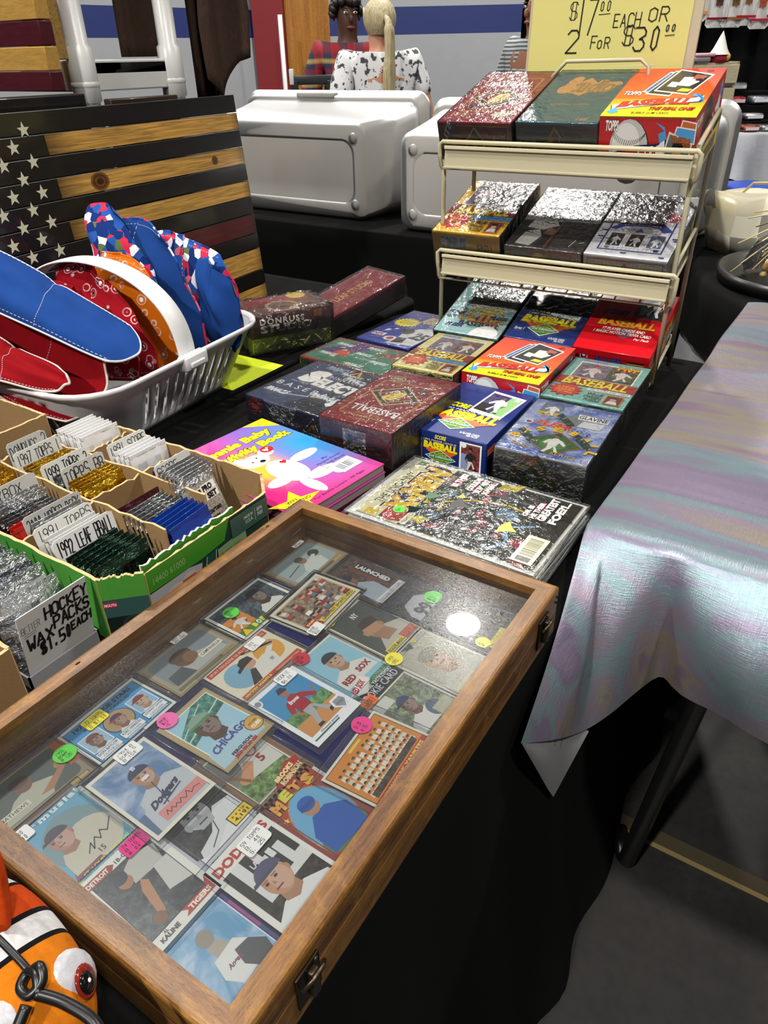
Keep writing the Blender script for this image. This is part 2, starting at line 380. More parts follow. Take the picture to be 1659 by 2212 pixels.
HAND = {'A':'00 26 40|12 32','B':'00 06 36 45 44 33 03|33 42 41 30 00','C':'45 36 16 05 01 10 30 41','D':'00 06 26 44 42 20 00','E':'40 00 06 46|03 33','F':'00 06 46|03 33',
 'G':'45 36 16 05 01 10 30 41 43 23','H':'00 06|40 46|03 43','I':'20 26','J':'46 41 30 10 01','K':'00 06|46 03 40','L':'06 00 40','M':'00 06 23 46 40','N':'00 06 40 46','O':'20 01 05 26 45 41 20',
 'P':'00 06 36 45 44 33 03','Q':'20 01 05 26 45 41 20|22 40','R':'00 06 36 45 44 33 03|23 40','S':'45 36 16 05 04 13 33 42 41 30 10 01','T':'20 26|06 46','U':'06 01 10 30 41 46','V':'06 20 46',
 'W':'06 10 23 30 46','X':'00 46|06 40','Y':'06 23 46|23 20','Z':'06 46 00 40','0':'20 11 15 26 35 31 20','1':'20 26','2':'05 16 36 45 44 00 40','3':'06 36 45 44 23|23 33 42 41 30 10 01',
 '4':'30 36 02 42','5':'46 06 03 33 42 41 30 00','6':'36 04 01 10 30 41 42 33 03','7':'06 46 10','8':'23 04 05 16 36 45 44 23 02 01 10 30 41 42 23','9':'44 33 13 04 05 16 36 45 44 30',
 '$':'45 36 16 05 04 13 33 42 41 30 10 01|10 16|30 36','.':'10 11','-':'03 33','/':'00 46',"'":'25 26','=':'02 32|04 34','!':'10 11|13 16',':':'11 12|14 15',' ':''}
class Face:
    """a flat printed panel: origin O and the full edge vectors U, V (coordinates run 0..100 on both)"""
    def __init__(s, mb, O, U, V, m='print', e=3e-5, n0=1):
        s.mb = mb; s.O = Vector(O); s.U = Vector(U); s.V = Vector(V); s.N = s.U.cross(s.V).normalized(); s.m = m; s.e = e; s.k = n0
    def P(s, x, y, k=None): return s.O + s.U*(x/100) + s.V*(y/100) + s.N*(s.e*(s.k if k is None else k))
    def poly(s, pts, c, m=None):
        a = 0
        for i in range(len(pts)):
            x0, y0 = pts[i]; x1, y1 = pts[(i+1) % len(pts)]; a += x0*y1 - x1*y0
        if a < 0:
            pts = pts[::-1]
            if isinstance(c, list): c = c[::-1]
        s.mb.poly([s.P(*p) for p in pts], m or s.m, c); s.k += 1
    def rect(s, x0, y0, x1, y1, c, m=None): s.poly([(x0, y0), (x1, y0), (x1, y1), (x0, y1)], c, m)
    def grad(s, x0, y0, x1, y1, cb, ct, m=None, horiz=False):
        s.poly([(x0, y0), (x1, y0), (x1, y1), (x0, y1)], [cb, ct, ct, cb] if horiz else [cb, cb, ct, ct], m)
    def ell(s, cx, cy, rx, ry=None, c='#fff', m=None, n=20, a0=0, a1=360, rot=0):
        ry = rx*s.U.length/s.V.length if ry is None else ry; pts = []
        for i in range(n if a1-a0 >= 360 else n+1):
            t = R_(a0 + (a1-a0)*i/n); x, y = math.cos(t), math.sin(t)
            if rot: cc, ss = math.cos(R_(rot)), math.sin(R_(rot)); x, y = x*cc-y*ss, x*ss+y*cc
            pts.append((cx + rx*x, cy + ry*y))
        s.poly(pts, c, m)
    def star(s, cx, cy, rx, ry, c, n=5, inner=0.4, rot=90, m=None):
        s.poly([(cx + rx*(1 if i % 2 == 0 else inner)*math.cos(R_(rot + 180*i/n)), cy + ry*(1 if i % 2 == 0 else inner)*math.sin(R_(rot + 180*i/n))) for i in range(2*n)], c, m)
    def frame(s, x0, y0, x1, y1, t, c, m=None):
        ty = t*s.U.length/s.V.length
        for q in ((x0, y0, x1, y0+ty), (x0, y1-ty, x1, y1), (x0, y0+ty, x0+t, y1-ty), (x1-t, y0+ty, x1, y1-ty)):
            s.rect(*q, c, m); s.k -= 1
        s.k += 1
    def line(s, pts, w, c, m=None, closed=False):
        """w in metres"""
        P = [s.P(*p) for p in pts]
        if closed: P.append(P[0])
        for a, b in zip(P, P[1:]):
            d = b - a
            if d.length < 1e-7: continue
            d = d.normalized(); q = s.N.cross(d)*(w/2); a2 = a - d*w*0.3; b2 = b + d*w*0.3
            s.mb.poly([a2-q, b2-q, b2+q, a2+q], m or s.m, c)
        s.k += 1
    def t(s, txt, x0, y0, x1, y1, c, bold=0.0, sh=0.0, arc=0.0, oc=None, ob=0.04, m=None, q=None, sp=1.0, gc=None, slope=0.0):
        """type fitted to the box; slope raises the right end; arc bows it; oc outlines; gc = colour of the top"""
        for (b, cc) in (((bold + ob, oc),) if oc else ()) + ((bold, c),):
            vs, fs = text_tris(txt, b, sh, sp); ids = []
            if not vs: continue
            gx = gy = 0
            if oc and cc == oc: gx = 0.012*(x1-x0); gy = 0.06*(y1-y0)
            for u, v in vs:
                x = x0 - gx + (x1-x0+2*gx)*u; y = y0 - gy + (y1-y0+2*gy)*v
                if q:
                    o, ue, ve = q; x = o[0] + (ue[0]-o[0])*u + (ve[0]-o[0])*v; y = o[1] + (ue[1]-o[1])*u + (ve[1]-o[1])*v
                y += arc*(1-(2*u-1)**2) + slope*u
                ids.append(s.mb.addv(s.P(x, y)))
            for f in fs:
                cl = cc
                if gc and cc == c: cl = [mixc(c, gc, vs[i][1]) for i in f]
                s.mb.face([ids[i] for i in f], m or s.m, cl)
            s.k += 1
    def hand(s, txt, x0, y0, x1, y1, c='#111', w=0.0012, sh=0.12, jit=0.35, slope=0.0, sp=1.5, m='paper'):
        n = len(txt); tot = n*4 + (n-1)*sp; rnd = random.Random(sum(map(ord, txt)))
        for i, ch in enumerate(txt):
            st = HAND.get(ch.upper(), ''); ox = i*(4+sp); small = 0.72 if ch.islower() else 1.0
            jx, jy, js = rnd.uniform(-jit, jit)*0.6, rnd.uniform(-jit, jit)*0.5, small*rnd.uniform(0.92, 1.08)
            for stroke in st.split('|'):
                pts = []
                for tok in stroke.split():
                    u = (ox + (int(tok[0]) + int(tok[1])*sh*0.6)*js + jx)/tot; v = (int(tok[1])*js + jy)/6
                    pts.append((x0 + (x1-x0)*u, y0 + (y1-y0)*v + slope*u))
                if len(pts) > 1: s.line(pts, w, c, m); s.k -= 1
        s.k += 1
def scribble(f, x0, y0, x1, y1, rows=3, c='#1a1a22', w=0.0006, seed=1):
    r = random.Random(seed); h = (y1-y0)/rows
    for i in range(rows):
        x = x0 + r.uniform(0, 0.1)*(x1-x0); yb = y1 - (i+0.8)*h; pts = []
        while x < x1 - (x1-x0)*r.uniform(0, 0.15):
            pts.append((x, yb + r.random()*h*0.7)); x += (x1-x0)*0.055
        if len(pts) > 1: f.line(pts, w, c)
def arrange(o, children=()): pass
# ================================================================ the hall
HX, HY = Vector((0.834, 0.552, 0)), Vector((-0.552, 0.834, 0))         # along the far wall / towards it
CAMXY = Vector((0.17837, -0.60657, 0))
def hd(s, d, z=0.0): return CAMXY + HX*s + HY*d + Vector((0, 0, z))
HM = Matrix(((HX.x, HY.x, 0, 0), (HX.y, HY.y, 0, 0), (0, 0, 1, 0), (0, 0, 0, 1)))
def hm(s, d, z=0.0, rz=0.0): return Matrix.Translation(hd(s, d, z)) @ HM @ Matrix.Rotation(rz, 4, 'Z')
m = MB(); m.poly([(-14, -9, -TZ), (12, -9, -TZ), (12, 12, -TZ), (-14, 12, -TZ)], 'floor', '#fff'); struct(m, 'floor')
m = MB(); m.box(-0.8, 0.355, -TZ, 3.0, 0.385, -TZ+0.0015, 'matte', '#4a4232'); m.box(-0.8, 0.345, -TZ, 3.0, 0.354, -TZ+0.002, 'matte', '#8a7a50'); struct(m, 'trim_1')
ZB, ZT, ZC = 0.707, 0.92, 2.9
def wall_panels(m, A, B, th, zs):
    d = (B-A).normalized(); n = Vector((-d.y, d.x, 0)) * th
    for z0, z1, c in zs:
        m.prism([A, B, B+n, A+n], z0, z1, 'wall', c)
GREY, BLUE = '#9b9ea2', '#1d2c66'
m = MB(); wall_panels(m, hd(-0.40, 8), hd(7.5, 8), 0.15, [(-TZ, ZB, GREY), (ZB, ZT, BLUE), (ZT, ZC, GREY)]); struct(m, 'wall_back')
m = MB(); wall_panels(m, hd(-3.6, 5.25), hd(-1.06, 8.02), 0.15, [(-TZ, ZB, GREY), (ZB, ZT, BLUE), (ZT, ZC, GREY)]); struct(m, 'wall_left')
m = MB(); m.prism([hd(-1.10, 7.93), hd(-0.815, 7.93), hd(-0.815, 8.15), hd(-1.10, 8.15)], -TZ, ZC, 'wall', '#7c1018'); struct(m, 'trim_2')
door = thing('door_1', None, None, M=hm(-0.60, 8.0, -TZ)); door['kind'] = 'structure'
m = MB(); m.box(-0.212, 0.0, 0, 0.20, 0.05, 2.9, 'door', '#fff', 0.004); m.part('panel', door)
m = MB(); m.tube([(0.17, -0.005, 1.02), (0.17, -0.05, 1.02), (0.10, -0.05, 1.02)], 0.011, 'bronze', '#777', 8); m.part('handle', door)
pole = thing('barrier_pole', 'thin white pole standing against the wooden door beside the red pillar', 'pole', M=hm(-0.80, 7.5, -TZ))
m = MB(); m.tube([(0, 0, 0.02), (0, 0, 1.60)], 0.02, 'satin', '#d8d8d6', 10); m.part('shaft', pole)
m = MB(); m.lathe([(0.001, 0.03), (0.13, 0.022), (0.14, 0.0), (0.001, 0.0)], 20, 'satin', '#cfcfcc'); m.part('base', pole)
# lamps in the roof: the one in front is mirrored in the acrylic sheet of the show case
for i, (x, y, z, e) in enumerate(LAMPS):
    lab = ['high bay lamp over the back tables, mirrored in the show case acrylic', 'high bay lamp above the round table', 'high bay lamp above the wooden flag', 'high bay lamp above the silver cloth', 'high bay lamp beside the grey wall', 'high bay lamp behind the show case'][i]
    t = thing('high_bay_lamp', lab, 'lamp', (x, y, z + 0.01), group='roof lamps')
    m = MB(); m.lathe([(0.001, 0.16), (0.10, 0.15), (0.20, 0.06), (0.215, 0.0), (0.205, 0.0), (0.001, 0.03)], 28, 'satin', '#2b2b2b'); m.part('housing', t)
    m = MB(); m.poly([(0.198*math.cos(-2*math.pi*q/32), 0.198*math.sin(-2*math.pi*q/32), -0.004) for q in range(32)], 'lamp', '#fff'); m.part('lens', t)
    m = MB(); m.tube([(0, 0, 0.15), (0, 0, 1.3)], 0.012, 'satin', '#444', 8); m.part('hanger', t)

# ================================================================ main table and its black cloth
def cloth_table(name, label, x0, x1, y0, y1, zt, zb, flare, mt, col, rc=0.06, fold=0.012, nf=26, seed=1, sag=None):
    """a fitted cloth: rounded-rectangle top, skirt that falls in soft folds"""
    r = random.Random(seed); ring = []
    def arc(cx, cy, a0, a1):
        for k in range(7):
            a = R_(a0 + (a1-a0)*k/6); ring.append((cx + rc*math.cos(a), cy + rc*math.sin(a), math.cos(a), math.sin(a)))
    def run(ax, ay, bx, by, nx, ny):
        n = max(3, int(math.hypot(bx-ax, by-ay)/0.022))
        for k in range(1, n): ring.append((ax + (bx-ax)*k/n, ay + (by-ay)*k/n, nx, ny))
    arc(x1-rc, y0+rc, -90, 0); run(x1, y0+rc, x1, y1-rc, 1, 0); arc(x1-rc, y1-rc, 0, 90); run(x1-rc, y1, x0+rc, y1, 0, 1)
    arc(x0+rc, y1-rc, 90, 180); run(x0, y1-rc, x0, y0+rc, -1, 0); arc(x0+rc, y0+rc, 180, 270); run(x0+rc, y0, x1-rc, y0, 0, -1)
    n = len(ring); L = [0]; 
    for i in range(1, n): L.append(L[-1] + math.hypot(ring[i][0]-ring[i-1][0], ring[i][1]-ring[i-1][1]))
    rows = []
    for k, (t, inset) in enumerate([(0, 0.04), (0, 0.008), (0.002, 0.002), (0.008, 0), (0.05, 0), (0.2, 0), (0.4, 0), (0.6, 0), (0.8, 0), (1.0, 0)]):
        row = []
        for (x, y, nx, ny), s in zip(ring, L):
            w = (fold*t**0.7*(math.sin(s*nf + 1.3*math.sin(s*7)) + 0.5*math.sin(s*nf*0.43 + 2)) + flare*t**2.2)*(1 if nx > -0.5 else 0.0) - inset
            row.append((x + nx*w, y + ny*w, zt - (zt-zb)*t))
        rows.append(row)
    m = MB(); ids = m.grid(rows, mt, col, cv=True); m.face(ids[0], mt, col)
    return m
for (x0, x1, y0, y1) in ((-0.775, -0.0, -0.95, 0.94), (-2.75, -0.785, -0.95, 1.06)):
    lab = 'folding table under the black cloth that carries the show case and card boxes' if x0 > -1 else 'folding table under the black cloth that carries the white basket and wooden flag'
    t = thing('folding_table', lab, 'table', ((x0+x1)/2, (y0+y1)/2, -TZ))
    m = MB(); m.box(x0-(x0+x1)/2+0.03, -(y1-y0)/2+0.03, 0.695, x1-(x0+x1)/2-0.03, (y1-y0)/2-0.03, 0.735, 'satin', '#a9a69c', 0.006); m.part('table_top', t)
    for sx in (x0-(x0+x1)/2+0.12, x1-(x0+x1)/2-0.12):
        for sy in (-(y1-y0)/2+0.2, (y1-y0)/2-0.2):
            m = MB(); m.tube([(sx, sy, 0.69), (sx, sy, 0.0)], 0.013, 'metal', '#333', 8); m.part('leg', t)
m = cloth_table('black_tablecloth', '', -0.775, 0.0, -0.95, 0.94, 0.0, -TZ+0.004, 0.085, 'black', '#060606', fold=0.010)
m.solo('tablecloth', 'black cloth to the floor over the table with the show case and card boxes', 'tablecloth')
m = cloth_table('black_tablecloth', '', -2.75, -0.785, -0.95, 1.06, 0.0, -TZ+0.004, 0.0, 'black', '#060606', fold=0.004, seed=3)
m.solo('tablecloth', 'black cloth on the left table under the white basket and wooden flag', 'tablecloth')
# ---------------------------------------------------------------- table with iridescent cloth
t = thing('folding_table', 'black legged folding table under the iridescent silver cloth', 'table', (0.42, 0.55, -TZ))
m = MB(); m.box(-0.395, -0.36, 0.752, 0.40, 0.60, 0.784, 'satin', '#202020', 0.006); m.part('table_top', t)
for pts in ([(-0.246, -0.285, 0.752), (-0.27, -0.283, 0.45), (-0.305, -0.271, 0.018), (-0.311, -0.262, 0.012), (-0.34, -0.215, 0.012)], [(0.30, -0.20, 0.765), (0.30, -0.2, 0.02)], [(-0.30, 0.45, 0.765), (-0.30, 0.45, 0.02)], [(0.30, 0.45, 0.765), (0.30, 0.45, 0.02)]):
    m = MB(); m.tube(pts, 0.0155, 'satin', '#141414', 12); m.part('leg', t)
def spline(pts, us):
    """Catmull-Rom through (u, x, y, z) knots, sampled at us"""
    o = []
    for u in us:
        k = max(0, min(len(pts)-2, max(i for i in range(len(pts)) if pts[i][0] <= u + 1e-9))); p1, p2 = pts[k], pts[k+1]; p0 = pts[max(0, k-1)]; p3 = pts[min(len(pts)-1, k+2)]
        t = (u-p1[0])/max(1e-9, p2[0]-p1[0]); o.append(Vector([0.5*(2*p1[c] + (p2[c]-p0[c])*t + (2*p0[c]-5*p1[c]+4*p2[c]-p3[c])*t*t + (3*p1[c]-p0[c]-3*p2[c]+p3[c])*t**3) for c in (1, 2, 3)]))
    return o
def holo_cloth():
    m = MB(); zt = 0.058; n = 90; us = [i/(n-1) for i in range(n)]
    top = spline([(0, -0.022, 0.150, zt-0.004), (0.10, 0.012, 0.128, zt), (0.2, 0.07, 0.128, zt), (0.35, 0.16, 0.130, zt), (0.6, 0.40, 0.134, zt), (1.0, 0.95, 0.14, zt)], us)
    hem = spline([(0, 0.012, -0.100, -0.077), (0.06, 0.030, -0.030, -0.130), (0.12, 0.043, 0.045, -0.182), (0.17, 0.062, 0.080, -0.178), (0.215, 0.084, 0.112, -0.160), (0.25, 0.105, 0.128, -0.136), (0.285, 0.124, 0.118, -0.128), (0.31, 0.142, 0.108, -0.124), (0.36, 0.186, 0.092, -0.115), (0.42, 0.240, 0.090, -0.128), (0.6, 0.42, 0.09, -0.16), (1.0, 0.95, 0.10, -0.15)], us)
    rows = []
    for j in range(34):
        v = j/33; row = []
        for i, u in enumerate(us):
            x = top[i].x + (0.0 if i else -0.006*math.sin(v*8)*(1-v)); y = 1.22 + (top[i].y-1.22)*v
            row.append((x, y, top[i].z + 0.0035*math.sin(x*23 + y*9)*math.sin(y*15 - x*4)*(1-v**6) - (0.010 if i == 0 else 0)))
        rows.append(row)
    for j in range(1, 26):
        k = j/25; row = []
        for i, u in enumerate(us):
            p = top[i]*(1-k) + hem[i]*k; s_ = math.sin(math.pi*k)
            out = 0.030*s_ - 0.016*math.exp(-((u-0.235)/0.045)**2)*math.sin(math.pi*min(1, k*0.8))*1.6 + 0.012*math.sin(u*34+1)*k*s_
            row.append((p.x + (0.010*s_ if u < 0.1 else 0), p.y - out, p.z + 0.024*s_*(1 if u > 0.12 else u/0.12)))
        rows.append(row)
    m.grid(rows, 'holo', '#fff', smooth=True, flip=False)
    rows2 = []
    for j in range(30):
        v = j/29; y = 1.22 + (0.150-1.22)*v; xe = top[0].x - 0.006*math.sin(v*8)*(1-v)
        rows2.append([(xe, y, zt-0.014), (xe-0.003, y, zt-0.03), (xe-0.002, y, 0.006)])
    m.grid(rows2, 'holo', '#fff', smooth=True, flip=True)
    # turned-back corner that shows the grey underside
    A, T_, B = Vector((0.0135, -0.098, -0.080)), Vector((0.026, 0.020, -0.300)), Vector((0.048, 0.056, -0.190)); D = Vector((0.030, 0.070, -0.12))
    g = []
    for i in range(9):
        u = i/8; e = A*(1-u) + B*u; f_ = A*(1-u)**2 + T_*2*u*(1-u)*0.95 + B*u*u if 0 < u < 1 else e
        low = (A*(1-u/0.62) + T_*(u/0.62)) if u < 0.62 else (T_*(1-(u-0.62)/0.38) + B*((u-0.62)/0.38))
        g.append([e + (D-e)*0.12 + Vector((-0.002, 0.004, 0.004)), (e+low)/2 + Vector((0.004*math.sin(u*5), 0, 0)), low])
    m.grid(g, 'paper', '#828284', smooth=True); m.grid([[p + Vector((-0.0012, 0.0006, 0)) for p in r] for r in g], 'holo', '#fff', smooth=True, flip=True)
    return m
holo_cloth().solo('tablecloth', 'shiny iridescent silver cloth hanging off the right hand table', 'tablecloth')

# ---------------------------------------------------------------- back tables, bins
t = thing('folding_table', 'long table behind the stall carrying the two frosted bins', 'table', (-1.55, 2.12, -TZ))
m = MB(); m.box(-1.25, -0.38, 0.69, 1.22, 0.40, 0.735, 'satin', '#a9a69c', 0.006); m.part('table_top', t)
for sx in (-1.1, 1.1):
    for sy in (-0.3, 0.3):
        m = MB(); m.tube([(sx, sy, 0.69), (sx, sy, 0)], 0.014, 'metal', '#333', 8); m.part('leg', t)
m = cloth_table('', '', -2.85, -0.27, 1.71, 2.55, 0.0, -TZ+0.004, 0.01, 'black', '#050505', fold=0.006, seed=9)
m.solo('tablecloth', 'black cloth over the long back table under the frosted bins', 'tablecloth')
def storage_bin(label, x0, x1, y0, depth, h, rz=0.0):
    """a lidded bin lying on its long side, base towards us"""
    W_ = x1-x0; t = thing('storage_bin', label, 'bin', (x0, y0, 0), rz, 'frosted bins on the back table')
    def ring(xa, xb, za, zb, y, r=0.05, n=6):
        o = []
        for cx, cz, a0 in ((xb-r, za+r, -90), (xb-r, zb-r, 0), (xa+r, zb-r, 90), (xa+r, za+r, 180)):
            for k in range(n+1):
                a = R_(a0 + 90*k/n); o.append((cx + r*math.cos(a), y, cz + r*math.sin(a)))
        return o
    m = MB()
    rows = [ring(0.06, W_-0.06, 0.065, h-0.065, 0.0012, 0.05), ring(0.05, W_-0.05, 0.055, h-0.055, 0.0), ring(0.012, W_-0.012, 0.018, h-0.018, 0.002, 0.04), ring(0.0, W_, 0.006, h, 0.014, 0.045), ring(-0.03, W_+0.03, 0.004, h+0.028, depth*0.55, 0.05), ring(-0.05, W_+0.05, 0.004, h+0.05, depth-0.05, 0.05)]
    ids = m.grid(rows, 'bin', '#fff', cv=True); m.face(ids[0], 'bin', '#fff')
    m.part('body', t)
    m = MB(); d = depth
    rows = [ring(-0.05, W_+0.05, 0.004, h+0.05, d-0.06, 0.05), ring(-0.062, W_+0.062, 0.003, h+0.066, d-0.06, 0.055), ring(-0.064, W_+0.064, 0.003, h+0.07, d-0.035, 0.055), ring(-0.075, W_+0.075, 0.002, h+0.085, d-0.03, 0.06), ring(-0.075, W_+0.075, 0.002, h+0.085, d-0.012, 0.06)]
    m.grid(rows, 'bin', '#fff', cv=True)
    hx = W_*0.42
    m.box(hx-0.10, d-0.066, h+0.058, hx+0.10, d-0.030, h+0.078, 'bin', '#fff', 0.006); m.part('rim', t)
    m = MB(); ids = m.grid([ring(-0.075, W_+0.075, 0.002, h+0.085, d-0.012, 0.06), ring(-0.07, W_+0.07, 0.006, h+0.08, d, 0.06)], 'bin', '#fff', cv=True); m.face(ids[1][::-1], 'bin', '#fff'); m.part('lid', t)
    for fx in (0.055, W_-0.055):
        for fz in (0.06, h-0.055):
            m = MB(); m.M = Matrix.Translation((fx, 0.002, fz)) @ Matrix.Rotation(R_(90), 4, 'X')
            m.lathe([(0.001, 0.006), (0.016, 0.006), (0.02, 0.0), (0.021, -0.004)], 14, 'bin', '#fff'); m.part('foot', t)
    return t
storage_bin('frosted white bin lying on its side, showing four round feet, behind the wooden flag', -2.28, -1.49, 1.855, 0.36, 0.345, R_(-1))
storage_bin('frosted white bin lying on its side behind the wire rack, purple things inside', -1.295, -0.34, 1.765, 0.42, 0.325, R_(1.5))
for k, (w, z, c) in enumerate([(0.72, 0.012, '#6d6478'), (0.70, 0.08, '#7b7088'), (0.72, 0.145, '#5d5470')]):
    m = MB(); m.box(-1.22, 1.86, z, -1.22+w, 2.12, z+0.062, 'cloth', c, 0.02); m.solo('folded_cloth', ['lowest', 'middle', 'topmost'][k] + ' purple folded cloth seen dimly inside the frosted bin', 'cloth', 'folded cloths in the bin')
for k, (x, z, c) in enumerate([(-2.05, 0.012, '#b09a90'), (-1.78, 0.012, '#8e9096')]):
    m = MB(); m.box(x, 1.94, z, x+0.2, 2.14, z+0.2+0.05*k, 'cloth', c, 0.03); m.solo('folded_cloth', ['pinkish', 'grey'][k] + ' bundle seen dimly inside the frosted bin behind the flag', 'cloth')

# ---------------------------------------------------------------- round table at the right
m = MB(); cx, cy, rr = 0.50, 1.95, 0.765
def ringp(r, z, fold, n=150, ph=0.0): return [(cx + (r + fold*math.sin(26*2*math.pi*j/n + ph + 1.7*math.sin(2*math.pi*j/n*5)))*math.cos(2*math.pi*j/n), cy + (r + fold*math.sin(26*2*math.pi*j/n + ph + 1.7*math.sin(2*math.pi*j/n*5)))*math.sin(2*math.pi*j/n), z) for j in range(n)]
m.grid([ringp(rr-0.02, -0.012, 0), ringp(rr, -0.03, 0.002), ringp(rr+0.01, -0.2, 0.012), ringp(rr+0.02, -0.45, 0.02), ringp(rr+0.035, -TZ+0.004, 0.028)], 'cloth', '#a3a4a6', cv=True)
m.solo('tablecloth', 'pale grey gathered cloth to the floor round the small round table', 'tablecloth')
m = MB(); ids = m.grid([ringp(rr-0.05, 0.0, 0), ringp(rr, -0.001, 0), ringp(rr+0.014, -0.012, 0), ringp(rr+0.022, -0.06, 0.003), ringp(rr+0.030, -0.16, 0.006)], 'black', '#0a0a0a', cv=True); m.face(ids[0], 'black', '#0a0a0a')
m.solo('tablecloth', 'black top cloth on the round table under the oval tray', 'tablecloth')
t = thing('round_table', 'round table hidden under the black and grey cloths', 'table', (cx, cy, -TZ))
m = MB(); m.lathe([(0.001, 0.725), (0.73, 0.725), (0.74, 0.715), (0.73, 0.70), (0.001, 0.70)], 40, 'satin', '#777'); m.part('table_top', t)
m = MB(); m.lathe([(0.001, 0.70), (0.03, 0.70), (0.03, 0.03), (0.28, 0.0), (0.001, 0.0)], 20, 'metal', '#444'); m.part('pedestal', t)
t = thing('oval_tray', 'black oval tray holding the bag of dried shells on the round table', 'tray', (0.055, 1.70, 0.0))
m = MB(); m.lathe([(0.001, 0.006), (0.20, 0.006), (0.215, 0.034), (0.228, 0.036), (0.225, 0.0), (0.001, 0.0)], 40, 'satin', '#0d0d0d', sy=1.1); m.part('dish', t)
t = thing('shell_bag', 'clear bag of brown dried shells tied with raffia on the oval tray', 'bag', (0.045, 1.66, 0.008))
rnd = random.Random(4); m = MB()
for k in range(46):
    a = rnd.uniform(0, 6.28); q = rnd.random()**0.5*0.12
    m.ball((q*math.cos(a), q*math.sin(a), 0.018 + rnd.random()*0.075*(1-q/0.2)), (rnd.uniform(0.008, 0.02), rnd.uniform(0.008, 0.018), rnd.uniform(0.006, 0.014)), 'glassy', rnd.choice(['#3a2412', '#6a4420', '#a8823c', '#2a1a10', '#c8a860', '#85602c']), 8, 5, Matrix.Rotation(rnd.uniform(0, 3), 3, 'X') @ Matrix.Rotation(rnd.uniform(0, 3), 3, 'Z'))
m.part('shells', t, kind='stuff')
m = MB(); rows = []
for r, z in ((0.145, 0.005), (0.15, 0.05), (0.12, 0.10), (0.05, 0.145), (0.02, 0.165), (0.05, 0.20), (0.07, 0.23)):
    rows.append([(r*(1+0.08*math.sin(5*a+z*40))*math.cos(a), r*(1+0.08*math.sin(7*a))*math.sin(a), z) for a in [2*math.pi*j/28 for j in range(28)]])
m.grid(rows, 'bag', '#fff', cv=True); m.part('bag_film', t)
m = MB()
for k in range(40):
    a = rnd.uniform(1.6, 4.4); l = rnd.uniform(0.06, 0.19); e = Vector((math.cos(a), math.sin(a), rnd.uniform(-0.9, 0.1)))
    m.tube([(0, 0, 0.165), e*l*0.5 + Vector((0, 0, 0.18)), e*l + Vector((0, 0, 0.165))], 0.0018, 'paper', rnd.choice(['#d8c48c', '#b89c5e', '#e8dab0']), 5)
m.part('raffia_bow', t, kind='stuff')
t = thing('gift_bag', 'crumpled cream and grey patterned bag behind the dried shells', 'bag', (-0.10, 2.0, 0.0))
m = MB(); rows = []
for k, z in enumerate((0.0, 0.06, 0.12, 0.17)):
    rows.append([((0.17 + 0.012*k)*math.cos(a)*(1+0.05*math.sin(9*a+k*2)), (0.07-0.008*k)*math.sin(a)*(1+0.1*math.sin(6*a+k)), z + 0.01*math.sin(4*a)) for a in [2*math.pi*j/30 for j in range(30)]])
ids = m.grid(rows, 'gloss', lambda i, j: lin(['#cfc8b0', '#e2dec8', '#8f8e84', '#d6cca4'][(i*3+j//2) % 4]), cv=True); m.face(ids[-1], 'gloss', '#d8d2ba'); m.face(ids[0][::-1], 'gloss', '#bbb'); m.part('sack', t)
m = MB(); m.tube([(-0.10, 0, 0.165), (-0.07, -0.01, 0.20), (0.02, -0.01, 0.205), (0.09, 0, 0.17)], 0.004, 'paper', '#c8b47c', 6); m.part('handle', t)
t = thing('tiered_stand', 'black two tier stand with dried raffia at the right edge of the round table', 'stand', (0.10, 2.02, 0.0))
m = MB(); m.lathe([(0.001, 0.0), (0.06, 0.0), (0.012, 0.02), (0.010, 0.19), (0.001, 0.19)], 16, 'satin', '#b0b0b0'); m.part('post', t)
m = MB(); m.lathe([(0.001, 0.192), (0.115, 0.192), (0.13, 0.222), (0.138, 0.222), (0.125, 0.182), (0.001, 0.182)], 28, 'satin', '#101010'); m.part('plate', t)
m = MB()
for k in range(90):
    a = rnd.uniform(0, 6.28); q = rnd.random()*0.07; d = Vector((math.cos(a)*rnd.random(), math.sin(a)*rnd.random(), 0.7)) * rnd.uniform(0.04, 0.13)
    p0 = Vector((q*math.cos(a), q*math.sin(a), 0.196)); m.tube([p0, p0 + d*0.6, p0 + d + Vector((d.x*0.7, d.y*0.7, -0.02))], 0.0016, 'paper', rnd.choice(['#d8c48c', '#a8844a', '#e8dab0', '#86643a']), 4)
m.part('raffia', t, kind='stuff')

# ---------------------------------------------------------------- far booth at the right
t = thing('folding_table', 'far booth table under the white cloth at the right', 'table', M=hm(3.55, 6.55, -TZ))
m = MB(); m.box(-1.05, -0.38, 0.69, 1.05, 0.38, 0.73, 'satin', '#999', 0.005); m.part('table_top', t)
m = MB(); rows = []
for j, (dy, z) in enumerate([(0.7, 0), (0.0, 0.0), (-0.01, -0.02), (-0.03, -0.2), (-0.06, -0.40), (-0.10, -0.56)]):
    row = []
    for i in range(60):
        u = i/59; s = 2.40 + 2.3*u; w = 0.03*math.sin(u*60)*max(0, j-1)/4 + 0.02*math.sin(u*23+1)*max(0, j-1)/4
        zz = z
        if j >= 3: zz = z + 0.26*max(0, math.sin(u*24-1.8))*(j-2)/3
        row.append(hd(s, 6.1 + dy*1.0 + w, zz))
    rows.append(row)
m.grid(rows, 'cloth', '#a4a6aa'); m.solo('tablecloth', 'white cloth hanging in swags from the far booth table at the right', 'tablecloth')
m = MB(); rows = [[hd(2.55 + 2.6*i/60, 7.4 + 0.025*math.sin(i*1.1), z) for i in range(61)] for z in (1.5, 0.4, -TZ)]
m.grid(rows, 'black', '#060607'); m.solo('drape', 'black cloth drape hanging behind the far booth at the right', 'drape')
